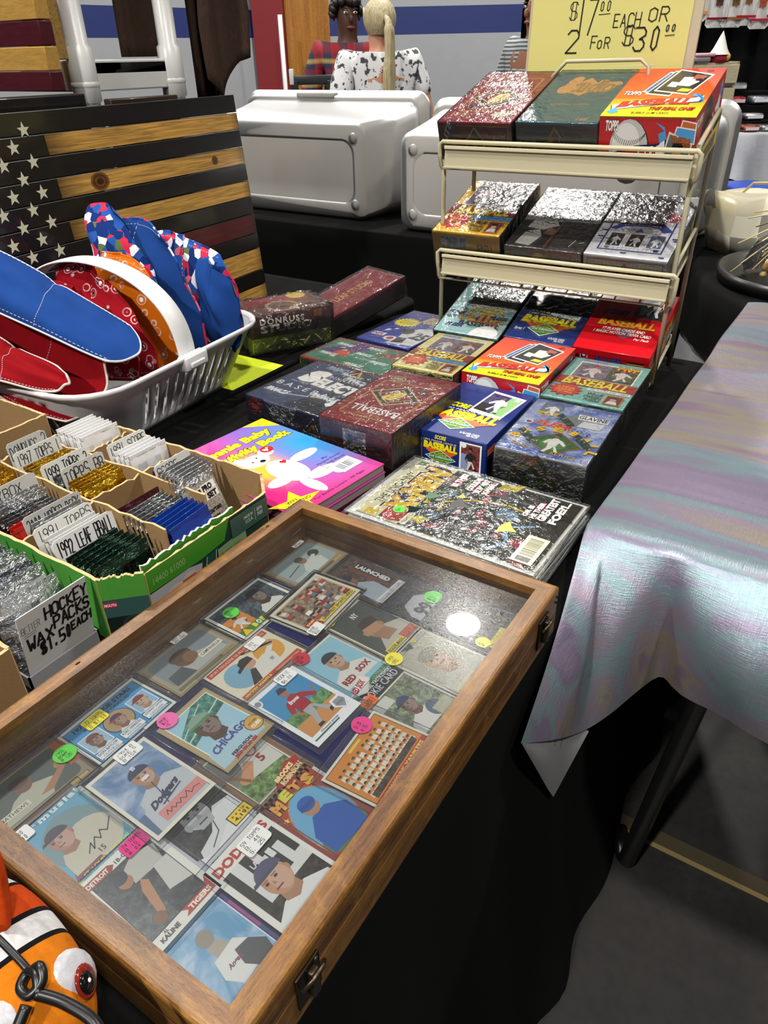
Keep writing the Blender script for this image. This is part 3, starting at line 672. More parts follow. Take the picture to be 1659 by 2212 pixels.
for k, (s, w, z0, c1, c2) in enumerate([(2.69, 0.075, 0.735, '#e08a2a', '#c86a20'), (2.85, 0.085, 0.69, '#7a1c28', '#54322a'), (2.985, 0.09, 0.69, '#8a5a2e', '#6b4a2c'), (3.09, 0.08, 0.70, '#a01c2c', '#7a4a30'), (3.21, 0.085, 0.675, '#a82038', '#a04a3c'), (3.34, 0.08, 0.70, '#88303c', '#6b4a2c')]):
    t = thing('hand_towel', 'white hanging tea towel with an embroidered animal, %s along the rail' % ['first', 'second', 'third', 'fourth', 'fifth', 'sixth'][k], 'towel', M=hm(s, 7.2, z0), group='white tea towels on the black drape')
    m = MB(); rows = []
    for z in (0.0, 0.02, 0.10, 0.35):
        rows.append([(w*(a-0.5)*2*(0.75 if z < 0.01 else 1), 0.012*math.sin(a*9+z*8), z) for a in [i/8 for i in range(9)]])
    m.grid(rows, 'cloth', '#c9c8c4'); m.part('cloth', t)
    m = MB(); m.box(-w, -0.022, 0.055, w, -0.016, 0.072, 'cloth', c1); m.part('stripe', t)
    m = MB(); m.ball((0, -0.016, 0.20), (w*0.4, 0.004, 0.03), 'cloth', c2, 10, 6); m.ball((w*0.3, -0.016, 0.235), (w*0.16, 0.004, 0.02), 'cloth', c2, 8, 5)
    for lx in (-0.25, -0.1, 0.12, 0.27): m.box(w*lx-0.006, -0.018, 0.15, w*lx+0.006, -0.014, 0.19, 'cloth', c2)
    m.part('embroidery', t)
m = MB(); m.tube([hd(2.55, 7.22, 1.04), hd(3.55, 7.22, 1.04)], 0.01, 'metal', '#555', 8); m.tube([hd(2.55, 7.22, 1.04), hd(2.55, 7.22, -TZ)], 0.012, 'metal', '#555', 8); m.tube([hd(3.55, 7.22, 1.04), hd(3.55, 7.22, -TZ)], 0.012, 'metal', '#555', 8)
m.solo('clothes_rail', 'metal rail in front of the black drape that the tea towels hang from', 'rail')
t = thing('wooden_crate', 'cream wooden crate on the far booth table under the knitted gnome', 'crate', M=hm(2.58, 6.42, 0.0))
for z in (0.02, 0.17, 0.32): 
    m = MB(); m.box(-0.17, -0.1, z, 0.17, -0.085, z+0.12, 'pine', '#c9bd9c', 0.003); m.box(-0.17, 0.085, z, 0.17, 0.1, z+0.12, 'pine', '#c9bd9c', 0.003); m.part('slat', t)
m = MB(); m.box(-0.17, -0.085, 0, -0.155, 0.085, 0.46, 'pine', '#bdb08e'); m.box(0.155, -0.085, 0, 0.17, 0.085, 0.46, 'pine', '#bdb08e'); m.box(-0.16, -0.085, 0.44, 0.16, 0.085, 0.455, 'pine', '#bdb08e'); m.part('end_panel', t)
t = thing('knitted_gnome', 'small gnome in a white pointed hat on the cream crate', 'ornament', M=hm(2.60, 6.38, 0.455))
m = MB(); m.lathe([(0.001, 0.0), (0.06, 0.0), (0.07, 0.03), (0.05, 0.06)], 14, 'cloth', '#9a2434'); m.part('body', t)
m = MB(); m.lathe([(0.075, 0.05), (0.05, 0.09), (0.02, 0.16), (0.001, 0.20)], 14, 'cloth', '#d6d2cc'); m.part('hat', t)
m = MB(); m.ball((0.05, -0.03, 0.035), 0.028, 'cloth', '#d8b23a', 8, 6); m.part('pompom', t)
m = MB(); m.M = hm(2.50, 6.36, 0.458); m.box(-0.12, -0.05, 0, 0.02, 0.05, 0.035, 'cloth', '#8a7d84', 0.012); m.box(-0.10, -0.05, 0.035, 0.05, 0.04, 0.06, 'cloth', '#c79aa4', 0.01); m.M = None
m.solo('folded_cloth', 'pink and grey folded knitwear beside the gnome on the cream crate', 'cloth')
rnd = random.Random(11)
for k, (s, d, z, w, h, c) in enumerate([(2.72, 6.22, 0.0, 0.13, 0.045, '#7c2c30'), (2.86, 6.2, 0.0, 0.12, 0.05, '#9c5a4a'), (3.0, 6.22, 0.0, 0.13, 0.045, '#8c8c90'), (3.13, 6.24, 0.0, 0.12, 0.05, '#a23040'), (2.80, 6.45, 0.06, 0.15, 0.05, '#7a1f2c'), (2.98, 6.45, 0.06, 0.14, 0.05, '#b4b4b8'), (2.88, 6.6, 0.16, 0.16, 0.06, '#8d2433'), (3.08, 6.6, 0.16, 0.15, 0.06, '#9aa0a6'), (2.93, 6.75, 0.25, 0.14, 0.06, '#6e767e')]):
    t = thing('trinket_packet', ['maroon packet at the front left corner of the far booth', 'copper coloured packet, second along the front of the far booth', 'silver grey packet, third along the front of the far booth', 'red packet at the right of the far booth front row', 'dark red packet on the middle step of the far booth', 'pale packet on the middle step of the far booth', 'crimson packet on the upper step of the far booth', 'grey packet on the upper step of the far booth', 'slate packet on the top step of the far booth'][k], 'packet', M=hm(s, d, z, rnd.uniform(-0.3, 0.3)), group='packets on the far booth')
    m = MB(); m.box(-w/2, -0.07, 0.002, w/2, 0.07, h, 'foil', c, 0.016); m.part('pouch', t)
    m = MB(); m.box(-w/2+0.01, -0.075, h*0.3, w/2-0.01, -0.071, h*0.7, 'gloss', mixc(c, '#ffffff', 0.6)); m.part('tag', t)
m = MB()
for d0, z1 in ((6.34, 0.058), (6.5, 0.155), (6.68, 0.245)): m.M = hm(2.98, d0, 0.0); m.box(-0.27, 0.0, 0.0, 0.33, 0.2, z1, 'black', '#0b0b0b')
m.M = None; m.solo('display_step', 'black stepped riser under the packets on the far booth', 'riser')
m = MB(); m.M = hm(2.76, 6.83, 0.0); m.box(-0.07, 0, 0, 0.07, 0.12, 0.31, 'gloss', '#1a2a80', 0.006); m.M = None; m.solo('blue_carton', 'upright blue carton behind the packets on the far booth', 'box')
t = thing('storage_tote', 'blue tote with a grey lid on the floor behind the round table', 'tote', M=hm(2.17, 5.0, -TZ))
m = MB(); m.box(-0.16, -0.2, 0.0, 0.14, 0.2, 0.42, 'satin', '#16307a', 0.02); m.part('tub', t)
m = MB(); m.box(-0.18, -0.22, 0.42, 0.16, 0.22, 0.475, 'satin', '#7d8590', 0.012); m.part('lid', t)
t = thing('storage_tote', 'low blue tote on the floor in front of the grey lidded tote', 'tote', M=hm(2.12, 4.45, -TZ))
m = MB(); m.box(-0.17, -0.2, 0.0, 0.2, 0.2, 0.33, 'satin', '#142a70', 0.02); m.part('tub', t)
m = MB(); m.box(-0.185, -0.215, 0.33, 0.215, 0.215, 0.36, 'satin', '#17307c', 0.01); m.part('lid', t)
t = thing('storage_tote', 'bright blue tote half under the swagged cloth of the far booth', 'tote', M=hm(2.74, 5.72, -TZ))
m = MB(); m.box(-0.15, -0.2, 0.0, 0.13, 0.2, 0.41, 'satin', '#173a9c', 0.02); m.part('tub', t)
m = MB(); m.box(-0.165, -0.215, 0.41, 0.145, 0.215, 0.435, 'satin', '#1a42ac', 0.01); m.part('lid', t)
# ================================================================ card boxes
def tiltM(tfl, H, rot, tilt):
    """pose of a box whose top front left corner is tfl, turned by rot and tipped back by tilt (degrees)"""
    Rm = Matrix.Rotation(R_(rot), 4, 'Z') @ Matrix.Rotation(R_(tilt), 4, 'X')
    return Matrix.Translation(Vector(tfl) - (Rm @ Vector((0, 0, H)))) @ Rm
def flatM(x, y, rot, z=0.001): return Matrix.Translation((x, y, z)) @ Matrix.Rotation(R_(rot), 4, 'Z')
def ball_art(f, cx, cy, rx, ry, c='#d9d6cf', st='#8a2a2a'):
    f.ell(cx, cy, rx, ry, c); f.ell(cx+rx*0.15, cy-ry*0.15, rx*0.8, ry*0.8, mixc(c, '#ffffff', 0.25))
    for a in range(200, 345, 9):
        x, y = cx + rx*0.92*math.cos(R_(a))*0.95, cy + ry*0.35 + ry*0.75*math.sin(R_(a))
        f.line([(x-rx*0.03, y-ry*0.07), (x+rx*0.03, y+ry*0.07)], 0.0009, st); f.k -= 1
    f.k += 1
def player(f, x0, y0, x1, y1, jersey='#e4e2dc', cap='#20305a', skin='#a8714c', pose=0, pants='#dcdad4', bat=False):
    """a ball player filling the given rectangle: cap, head, torso, arms, legs"""
    def P(u, v): return (x0 + (x1-x0)*u, y0 + (y1-y0)*v)
    k = (lambda u: u) if pose % 2 == 0 else (lambda u: 1-u)
    q = lambda pts: [P(k(u), v) for u, v in pts]
    f.poly(q([(0.34, 0.42), (0.58, 0.42), (0.50, 0.22), (0.36, 0.22)]), pants); f.poly(q([(0.36, 0.24), (0.50, 0.24), (0.36, 0.03), (0.26, 0.03)]), pants)
    f.poly(q([(0.52, 0.42), (0.62, 0.36), (0.80, 0.12), (0.70, 0.08)]), pants)
    f.poly(q([(0.24, 0.0), (0.40, 0.0), (0.38, 0.05), (0.26, 0.06)]), '#1b1b1d'); f.poly(q([(0.68, 0.05), (0.86, 0.08), (0.82, 0.14), (0.70, 0.12)]), '#1b1b1d')
    f.poly(q([(0.32, 0.40), (0.62, 0.40), (0.66, 0.66), (0.54, 0.76), (0.40, 0.74), (0.30, 0.62)]), jersey)
    f.poly(q([(0.62, 0.70), (0.72, 0.66), (0.90, 0.50), (0.84, 0.44), (0.62, 0.58)]), jersey); f.poly(q([(0.84, 0.50), (0.90, 0.54), (1.0, 0.62), (0.96, 0.66)]), skin)
    f.poly(q([(0.32, 0.70), (0.22, 0.62), (0.14, 0.46), (0.22, 0.42), (0.34, 0.56)]), jersey); f.poly(q([(0.14, 0.48), (0.22, 0.44), (0.34, 0.36), (0.30, 0.30)]), skin)
    f.poly(q([(0.42, 0.76), (0.52, 0.76), (0.54, 0.90), (0.42, 0.92), (0.38, 0.84)]), skin)
    f.poly(q([(0.36, 0.88), (0.55, 0.86), (0.60, 0.88), (0.54, 0.97), (0.42, 0.98)]), cap)
    if bat: f.line(q([(0.30, 0.34), (0.02, 0.86)]), 0.0022, '#8a5a2c')
def crowd(f, x0, y0, x1, y1, n, cols, seed=1, rs=3.0):
    r = random.Random(seed)
    for i in range(n): f.ell(r.uniform(x0, x1), r.uniform(y0, y1), r.uniform(0.5, 1)*rs, None, r.choice(cols), n=8); f.k -= 1
    f.k += 1
def card_box(name, label, M, Wd, L, H, body, art, mt='print', group='sealed card boxes on the rack and table', wrap=True, lid=None, lidc=None):
    t = thing('card_box', label, 'card box', M=M, group=group)
    m = MB(); m.box(0, 0, 0, Wd, L, H, mt, body, 0.0016)
    F = {'front': ((0, 0, 0), (Wd, 0, 0), (0, 0, H)), 'right': ((Wd, 0, 0), (0, L, 0), (0, 0, H)), 'left': ((0, L, 0), (0, -L, 0), (0, 0, H)), 'top': ((0, 0, H), (Wd, 0, 0), (0, L, 0))}
    if lid:
        tm = MB(); tm.box(-0.0008, -0.0008, H-lid, Wd+0.0008, L+0.0008, H+0.0008, mt, lidc or body, 0.0014)
    for k, fn in art.items():
        O, U, V = F[k]
        e0 = 0.00009
        tgt = m
        if lid and k == 'top': tgt = tm; O = (0, 0, H+0.0008)
        f = Face(tgt, Vector(O) + Vector(U).cross(Vector(V)).normalized()*(0.0009 if (lid and k == 'side') else 0.0), U, V, mt); fn(f)
    m.part('carton', t)
    if lid: tm.part('lid', t)
    if wrap:
        w = MB(); g = 0.0022; n = 10
        w.box(-g, -g, -0.0004, Wd+g, L+g, H+g, 'film', '#fff', 0.003, 2)
        w.part('shrink_wrap', t)
    return t
# ---- artwork
def art_topps():
    def top(f):
        f.grad(0, 30, 100, 100, '#e0641e', '#d23a26'); f.grad(0, 0, 100, 34, '#f4e21a', '#ea8a1c')
        f.rect(0, 0, 100, 17, '#f5e71c')
        for q, cc in (([(33, 50), (60, 44), (78, 82), (48, 90)], '#3c6fae'), ([(38, 46), (66, 42), (82, 86), (54, 92)], '#23241f'), ([(46, 52), (86, 45), (101, 84), (60, 95)], '#2c2c28')):
            q = [(x*0.9-2, y) for x, y in q]; cx = sum(p[0] for p in q)/4; cy = sum(p[1] for p in q)/4
            f.poly([(cx + (x-cx)*1.10, cy + (y-cy)*1.10) for x, y in q], '#f2f0ea'); f.poly(q, cc, 'photo')
        f.poly([(58, 62), (72, 60), (80, 70), (72, 80), (60, 80)], '#ddd8cf'); f.poly([(48, 60), (58, 58), (60, 68), (50, 70)], '#e6e2da'); f.poly([(70, 76), (82, 74), (84, 82), (72, 86)], '#b05a48'); f.ell(78, 74, 4, None, '#26262a')
        f.poly([(62, 50), (74, 48.5), (78, 54), (66, 56)], '#efe62a')
        f.t('40', 80, 91, 88, 96, '#58251c', 0.02)
        f.t('TOPPS', 7, 41, 27, 49, '#f4f2ee', 0.02, 0.3, oc='#202020')
        f.poly([(3, 20), (20, 26), (50, 32), (82, 35), (92, 43), (97, 34), (95, 28), (62, 24), (30, 17), (6, 11)], '#17428c')
        f.poly([(4, 21), (20, 27), (50, 33), (84, 35.5), (95, 41), (92, 29.5), (62, 25), (30, 18), (7, 12)], '#f6f4ee')
        f.poly([(82, 40), (95, 38), (98, 28), (93, 40), (84, 46)], '#49a0dc'); f.poly([(3, 8), (10, 17), (16, 8), (10, 4)], '#49a0dc')
        f.t('BASEBALL', 10, 15.5, 84, 26.5, '#cc2a1e', 0.05, 0.25, oc='#1a1a1a', ob=0.03, slope=8.5, arc=2.5)
        f.t('THE REAL ONE!', 47, 12, 93, 18, '#c0281c', 0.03, 0.35, oc='#241a10'); f.t('BUBBLE GUM CARDS', 31, 4.5, 70, 8.5, '#2a2418', 0.01)
    def front(f):
        f.rect(0, 0, 100, 100, '#b8141c'); f.grad(0, 0, 100, 55, '#d85a18', '#b8141c')
        f.ell(34, 42, 22, 54, '#151515'); f.ell(33, 46, 21, 50, '#c6c6c4'); f.ell(30, 56, 15, 34, '#e8e8e6')
        for a in range(200, 340, 7):
            x, y = 33 + 19*math.cos(R_(a)), 84 + 26*math.sin(R_(a)); f.line([(x-0.8, y-4), (x+0.8, y+4)], 0.0009, '#1a1a1a'); f.k -= 1
        f.k += 1
        f.poly([(2, 14), (14, 40), (40, 54), (64, 58), (72, 72), (74, 50), (70, 28), (40, 22), (16, 12), (6, 0), (1, 0)], '#152a5e')
        f.poly([(4, 14), (15, 38), (40, 51), (65, 55), (71, 66), (72, 50), (69, 31), (40, 25), (17, 15), (8, 2)], '#f6f4f0')
        f.poly([(60, 92), (70, 84), (73, 66), (66, 58), (64, 74), (70, 78)], '#3f97d6')
        f.t('BASEBALL', 7, 8, 66, 34, '#c01a22', 0.06, 0.1, oc='#151515', ob=0.03, slope=20, arc=4)
        f.t('TOPPS', 7, 76, 21, 94, '#f6f6f4', 0.04, 0.15, oc='#401015')
        for q, cc in (([(86, 78), (101, 74), (101, 90), (88, 94)], '#c8642a'), ([(80, 66), (101, 60), (101, 80), (83, 84)], '#4a9ad4')):
            f.poly([(x+(1 if i in (1, 2) else -1), y+(2 if i > 1 else -2)) for i, (x, y) in enumerate(q)], '#eee'); f.poly(q, cc)
        f.poly([(66, 0), (96, 0), (100, 60), (75, 78)], '#e6ddc8'); f.poly([(68, 0), (95, 0), (98.5, 58), (76, 74)], '#5a6a68')
        f.t('TIGERS', 78, 60, 98, 72, '#b05018', 0.05, 0, oc='#201010', slope=-6)
        f.poly([(70, 0), (92, 0), (92, 14), (84, 26), (78, 24), (71, 12)], '#c9ccce'); f.poly([(80, 22), (87, 22), (90, 42), (88, 50), (81, 50), (80, 36)], '#c08e6c'); f.poly([(78, 48), (91, 44), (94, 47), (89, 60), (81, 60)], '#15161a')
        f.rect(0, 98, 100, 100, '#7a5a18')
    def right(f):
        f.rect(0, 0, 100, 100, '#b8161c'); f.ell(45, 50, 18, 46, '#333'); f.poly([(5, 20), (80, 60), (92, 90), (90, 40), (20, 4)], '#f2f0ea'); f.t('BASEBALL', 10, 12, 76, 34, '#c01a22', 0.05, 0.1, oc='#151515', slope=34)
        f.rect(0, 0, 12, 12, '#e8c81c'); f.t('TOPPS', 8, 72, 26, 88, '#f4f2ee', 0.03); f.poly([(84, 92), (94, 70), (88, 62), (82, 80)], '#3f97d6')
    return dict(top=top, front=front, right=right)
def art_donruss(bgc, banner, teal=False):
    def top(f):
        f.rect(0, 0, 100, 100, bgc)
        f.rect(12, 51, 92, 93, '#f0eee6'); f.rect(14, 53, 55, 90, '#7a6e78', 'photo'); f.rect(55, 53, 90, 90, '#6a5048' if not teal else '#4e5c3c', 'photo')
        player(f, 18, 54, 52, 88, '#d8c8c8', '#a02030', pose=1); player(f, 56, 54, 90, 86, '#e0d0c8', '#8c2430', bat=True)
        f.t('DONRUSS', 14, 92, 46, 98, '#2a62a8', 0.03, 0.1, oc='#e8eef4')
        if teal: f.t('MVP', 62, 82, 90, 92, '#e8a820', 0.06, 0, oc='#6a3010')
        f.rect(0, 33, 100, 51, banner)
        f.t('BASEBALL', 9, 34, 91, 50, '#f2dc3a', 0.03, 0.25, oc='#2a1408', ob=0.035)
        if teal: f.rect(46, 26, 98, 32, '#f2f0ea'); f.t('1992 PUZZLE AND CARDS', 48, 27, 96, 31, '#302a2a', 0.01)
        else: f.rect(40, 25.5, 100, 32.5, '#4f94c8'); f.t('1991 PUZZLE AND CARDS', 44, 27, 98, 31, '#23314a', 0.0)
        f.star(22, 20, 22, 15, '#b8262a', 13, 0.72); f.star(22, 20, 19, 13, '#cc3026', 13, 0.75)
        for i, s in enumerate(('A SPECIAL', 'GOLD SET', '1 OF 10000')): f.t(s, 11, 23-i*5, 33, 26.5-i*5, '#f2c84a', 0.01, 0.1, slope=-1)
        for i, s in enumerate(('WILLIE', 'STARGELL', 'PUZZLE')): f.t(s, 50-(3 if i == 1 else 0), 17.5-i*6.5, 70, 22.5-i*6.5, '#2a2018', 0.02, 0.25)
        f.rect(73, 3, 94, 23, '#c8722a'); f.rect(74.5, 4.5, 92.5, 21.5, '#6a2c26', 'photo'); f.ell(83, 14, 4, None, '#c89878'); f.poly([(76, 5), (90, 5), (88, 11), (79, 11)], '#d8d4ce'); f.rect(79, 16, 88, 19, '#201818')
    def front(f):
        f.rect(0, 0, 100, 100, bgc); f.rect(0, 14, 100, 50, banner)
        f.t('DONRUSS', 13, 58, 50, 88, '#3d86c6', 0.06, 0.05, oc='#f0f4f8', ob=0.06); f.ell(16, 74, 5, None, '#eef2f6')
        f.t('SERIES 1', 66, 58, 88, 74, '#2a2010', 0.02)
        f.t('BASEBALL', 14, 16, 84, 46, '#f0e23a', 0.03, 0.2, oc='#33200c', ob=0.03)
        f.rect(20, 0, 100, 12, '#3b86b8' if not teal else '#2a5a58')
    def right(f):
        f.rect(0, 0, 100, 100, bgc if teal else '#5c4a24', 'photo'); f.rect(0, 30, 100, 60, banner, 'photo'); f.t('BASEBALL', 20, 34, 86, 56, '#f0d83a', 0.03, 0.2); f.rect(5, 62, 50, 94, '#7a8c94', 'photo'); f.rect(54, 62, 96, 96, '#caa050', 'photo')
        for x in (12, 44, 72): player(f, x, 4, x+22, 92, '#d6d0ca', '#9a2430', pose=x)
    return dict(top=top, front=front, right=right)
def art_score(red=False, pale=False):
    B = '#132a6e' if not red else '#c41420'
    def top(f):
        f.rect(0, 0, 100, 100, B)
        f.poly([(44, 48), (88, 42), (96, 88), (50, 94)], '#f4f4f2'); f.poly([(47, 53), (86, 47.5), (93, 85), (52, 90)], '#8ab87a'); f.poly([(47, 53), (70, 50), (78, 87), (52, 90)], '#40406a', 'photo'); f.poly([(47, 53), (64, 51), (68, 66), (50, 68)], '#262626')
        player(f, 54, 51, 86, 88, '#e8e8ec', '#26386c', '#7a5a4a', pose=1); f.ell(87, 82, 3.6, None, '#d8e8d8')
        f.t('SCORE', 14, 50, 44, 59, '#f2e01c', 0.05, 0.3, oc='#10142c', slope=-1.5)
        f.t('1992 MAJOR LEAGUE', 12, 43.5, 90, 47.5, '#e8ecf4', 0.0, 0.2, slope=-1.0)
        f.poly([(10, 33), (90, 31), (50, 11)], ['#e06a28', '#e06a28', '#b41e20'])
        f.t('BASEBALL', 8, 30, 90, 43, '#f4e41a', 0.07, 0.2, oc='#b86a10', ob=0.015)
        f.poly([(24, 20), (48, 31), (72, 20), (48, 9)], '#e6f0e6'); f.poly([(26, 20), (48, 29.7), (70, 20), (48, 10.3)], '#1c7a3c')
        f.t('WIN', 44, 25.5, 52, 27.6, '#f0d820', 0.02); f.t('EXCLUSIVE', 38, 22.5, 58, 25, '#f0d820', 0.02); f.t('JOE DiMAGGIO', 31, 18, 65, 22, '#f6f6f6', 0.02, 0.1); f.t('AUTOGRAPHED CARDS', 35, 15, 61, 17.2, '#f0d820', 0.01)
        f.t('Series 1', 6, 15, 21, 20, '#f4f4f4', 0.02, 0.2); f.t('16 PLAYER CARDS', 62, 6, 86, 9.5, '#f4f4f4', 0.01); f.t('PER PACK', 72, 3, 86, 5.6, '#f4f4f4', 0.01)
    def topred(f):
        f.rect(0, 0, 100, 100, B); f.grad(0, 0, 100, 34, '#d41822', '#b8121c')
        f.poly([(52, 58), (98, 55), (98, 98), (60, 98)], '#2c3034', 'photo'); f.poly([(54, 58), (80, 56), (86, 72), (58, 74)], '#30423a'); player(f, 62, 58, 96, 97, '#eceae6', '#a02028', pose=1)
        f.t('SCORE', 14, 58, 48, 66, '#3a3a6c', 0.05, 0.3, oc='#1a1a30'); f.t('1988 MAJOR LEAGUE', 22, 51, 88, 55, '#8a1a24', 0.0, 0.2)
        f.ell(58, 36, 16, 12, '#b03a30'); f.ell(56, 30, 10, 8, '#8c4a66')
        f.t('BASEBALL', 14, 39, 90, 50, '#e6a42a', 0.05, 0.15, oc='#6a3010', ob=0.02)
        f.t('17 PLAYER CARDS AND', 24, 32, 80, 36.5, '#f4ece4', 0.03, 0.2); f.t('1 MAGIC MOTION TRIVIA CARD', 14, 26.5, 90, 31, '#f4ece4', 0.03, 0.2); f.t('Per Pack', 70, 21, 90, 24.5, '#f4ece4', 0.02, 0.2)
    def front(f):
        f.rect(0, 0, 100, 100, B)
        if red:
            f.rect(10, 62, 20, 90, '#eef0f4'); f.poly([(10.8, 64), (15, 64), (15, 88), (10.8, 88)], '#1c3a86'); f.rect(15, 64, 19.2, 88, '#c01a26'); f.ell(15, 76, 2, None, '#f4f4f4')
            f.t('SCORE', 30, 54, 66, 90, '#2a4a9a', 0.06, 0.2, oc='#10183a'); f.rect(72, 34, 94, 76, '#e0a020'); f.t('PUZZLE', 75, 54, 91, 66, '#402a10', 0.02); f.rect(72, 70, 94, 76, '#1c1c1c')
            return
        f.rect(1, 14, 20, 88, '#8c8478', 'photo'); player(f, 1, 16, 13, 86, '#d8d4cc', '#5a564e', '#b8a48c', pose=0); player(f, 9, 16, 20, 80, '#cfcac0', '#5a564e', '#b09a84', pose=1)
        f.t('SCORE', 36, 82, 51, 94, '#f2e01c', 0.04, 0.3); f.t('1992 MAJOR LEAGUE', 22, 72, 64, 79, '#e8ecf4', 0.0, 0.15)
        f.poly([(22, 54), (66, 54), (44, 14)], ['#e06a28', '#e06a28', '#b41e20'])
        f.t('BASEBALL', 22, 52, 65, 72, '#f4e41a', 0.06, 0.1, oc='#b86a10', ob=0.015)
        f.poly([(24, 30), (44, 52), (64, 30), (44, 8)], '#e6f0e6'); f.poly([(25.5, 30), (44, 50), (62.5, 30), (44, 10)], '#1c7a3c')
        f.t('WIN', 41, 41, 47, 45, '#f0d820', 0.02); f.t('EXCLUSIVE', 36, 35.5, 52, 40, '#f0d820', 0.02); f.t('JOE DiMAGGIO', 29, 26.5, 59, 34, '#f6f6f6', 0.02); f.t('AUTOGRAPHED CARDS', 32, 21, 56, 25, '#f0d820', 0.01)
        f.rect(68, 8, 95, 92, '#f2f2f0'); f.rect(70, 12, 93, 88, '#7a3a3a', 'photo'); f.rect(70, 12, 80, 60, '#8c9ac0'); player(f, 72, 12, 92, 84, '#26262c', '#141418', '#8a5c44', pose=0); f.ell(73, 84, 3.4, None, '#f0f0f0')
    def right(f):
        f.rect(0, 0, 100, 100, B)
        f.rect(3, 60, 16, 84, '#e8a080'); f.rect(4, 64, 15, 80, '#d84a30'); f.rect(4, 14, 30, 54, '#6a7890', 'photo'); f.t('BASEBALL', 36, 40, 90, 70, '#f4e41a' if not red else '#e0a040', 0.05, 0.15)
        if red: f.rect(6, 4, 60, 40, '#c8a060', 'photo'); f.rect(62, 6, 96, 34, '#8ab0b8', 'photo')
    return dict(top=topred if red else top, front=front, right=right)
def art_leaf(upside=True, elite=False):
    def top(f):
        def T(x, y): return (100-x, 100-y) if upside else (x, y)
        if upside: f = Face(f.mb, f.O+f.U+f.V, -f.U, -f.V, f.m)
        f.rect(0, 0, 100, 100, '#7d1a20'); f.frame(11, 20, 89, 88, 1.3, '#b88a4a'); f.frame(13, 21.5, 87, 86.5, 0.5, '#c8a060')
        for cx, cy in ((11, 20), (89, 20), (11, 88), (89, 88)): f.ell(cx, cy, 3.4, None, '#7d1a20'); f.ell(cx, cy, 2.2, None, '#7d1a20')
        r = random.Random(3)
        for i in range(16): f.ell(r.choice([4, 6, 94, 96, r.uniform(5, 95)]), r.uniform(2, 98), 4.5, 1.0, '#95543a', n=10); f.k -= 1
        f.k += 1
        f.t('MAJOR LEAGUE', 33, 81, 67, 84.5, '#d09a5a', 0.0); f.t('BASEBALL', 18, 70, 82, 80, '#f4f0ea', 0.01)
        f.t('36 COUNT', 40, 91, 60, 94.5, '#d09a5a', 0.0)
        f.poly([(50, 26), (86, 46), (50, 66), (14, 46)], '#c4a868'); f.poly([(50, 28), (83, 46), (50, 64), (17, 46)], '#1e2430'); f.poly([(50, 33), (75, 46), (50, 59), (25, 46)], '#c4a868'); f.poly([(50, 34), (73, 46), (50, 58), (27, 46)], '#7d1a20')
        f.t('DONRUSS', 0, 0, 1, 1, '#c4a868', 0.02, q=((22, 47.5), (48, 61.5), (20, 49.5)))
        f.t('LEAF SET', 0, 0, 1, 1, '#c4a868', 0.02, q=((53, 61.5), (79, 47.5), (55, 63.0)))
        f.poly([(40, 42), (48, 54), (62, 54), (64, 50), (54, 38), (42, 37)], '#e2cc6a'); f.line([(44, 42), (50, 51), (58, 51), (53, 45), (58, 45), (53, 40), (46, 40)], 0.0014, '#5a4a18')
        f.ell(76, 15, 11, 5, '#c4a868'); f.ell(76, 15, 9.5, 4.2, '#5a5238' if not elite else '#b0aa98'); f.t('5000' if elite else 'GOLD', 70, 13, 82, 17, '#d8c88a', 0.02)
        f.t('5000 PACKS' if elite else '1992', 10, 12, 42 if elite else 26, 17, '#c88c6a', 0.0)
        f.ell(26, 30, 9, 3, '#3a2a20')
    def front(f):
        f.rect(0, 0, 100, 100, '#6b151c')
        if elite:
            f.frame(8, 6, 96, 92, 1.0, '#b88a4a'); f.poly([(0, 20), (14, 100), (26, 100), (4, 0), (0, 0)], '#2b3650'); f.t('ELITE', 0, 0, 1, 1, '#e8e8ec', 0.03, q=((5, 30), (19, 92), (0, 42)))
            f.poly([(50, 90), (66, 50), (50, 10), (34, 50)], '#c4a868'); f.poly([(50, 84), (63, 50), (50, 16), (37, 50)], '#1e2430'); f.poly([(50, 72), (58, 50), (50, 28), (42, 50)], '#6b151c'); f.ell(50, 48, 4, None, '#d8c060'); f.t('Autographed', 66, 60, 92, 74, '#b89a70', 0, 0.3); f.t('EDITION', 76, 42, 94, 52, '#b89a70')
            return
        f.t('DONRUSS 1992 EDITION - SERIES 1', 20, 90, 80, 96, '#c08a5a', 0.0)
        f.rect(32, 30, 64, 86, '#e8e6e0'); f.t('ITEM NO. 82200', 34, 79, 62, 84, '#222', 0.01)
        r = random.Random(8); x = 36
        while x < 60: w = r.uniform(0.4, 1.4); f.rect(x, 40, x+w, 77, '#3a4250'); f.k -= 1; x += w + r.uniform(0.4, 1.1)
        f.k += 1; f.t('0 82200 19920 0', 35, 33, 61, 37, '#333', 0.0); f.t('HOBBY', 40, 20, 58, 28, '#e8e6e0', 0.02)
        f.rect(0, 53, 100, 54, '#8a3038')
        f.poly([(88, 54), (96, 70), (98, 70), (98, 48)], '#7c3036')
    def right(f):
        f.rect(0, 0, 100, 100, '#3f0f14'); f.frame(6, 10, 94, 92, 1.0, '#8a6a3a'); f.t('BASEBALL', 14, 60, 60, 84, '#c8b0a0', 0.01); f.t('LEAGUE', 14, 44, 38, 54, '#a08060'); f.frame(18, 18, 28, 36, 0.8, '#b89a60')
    return dict(top=top, front=front, right=right)
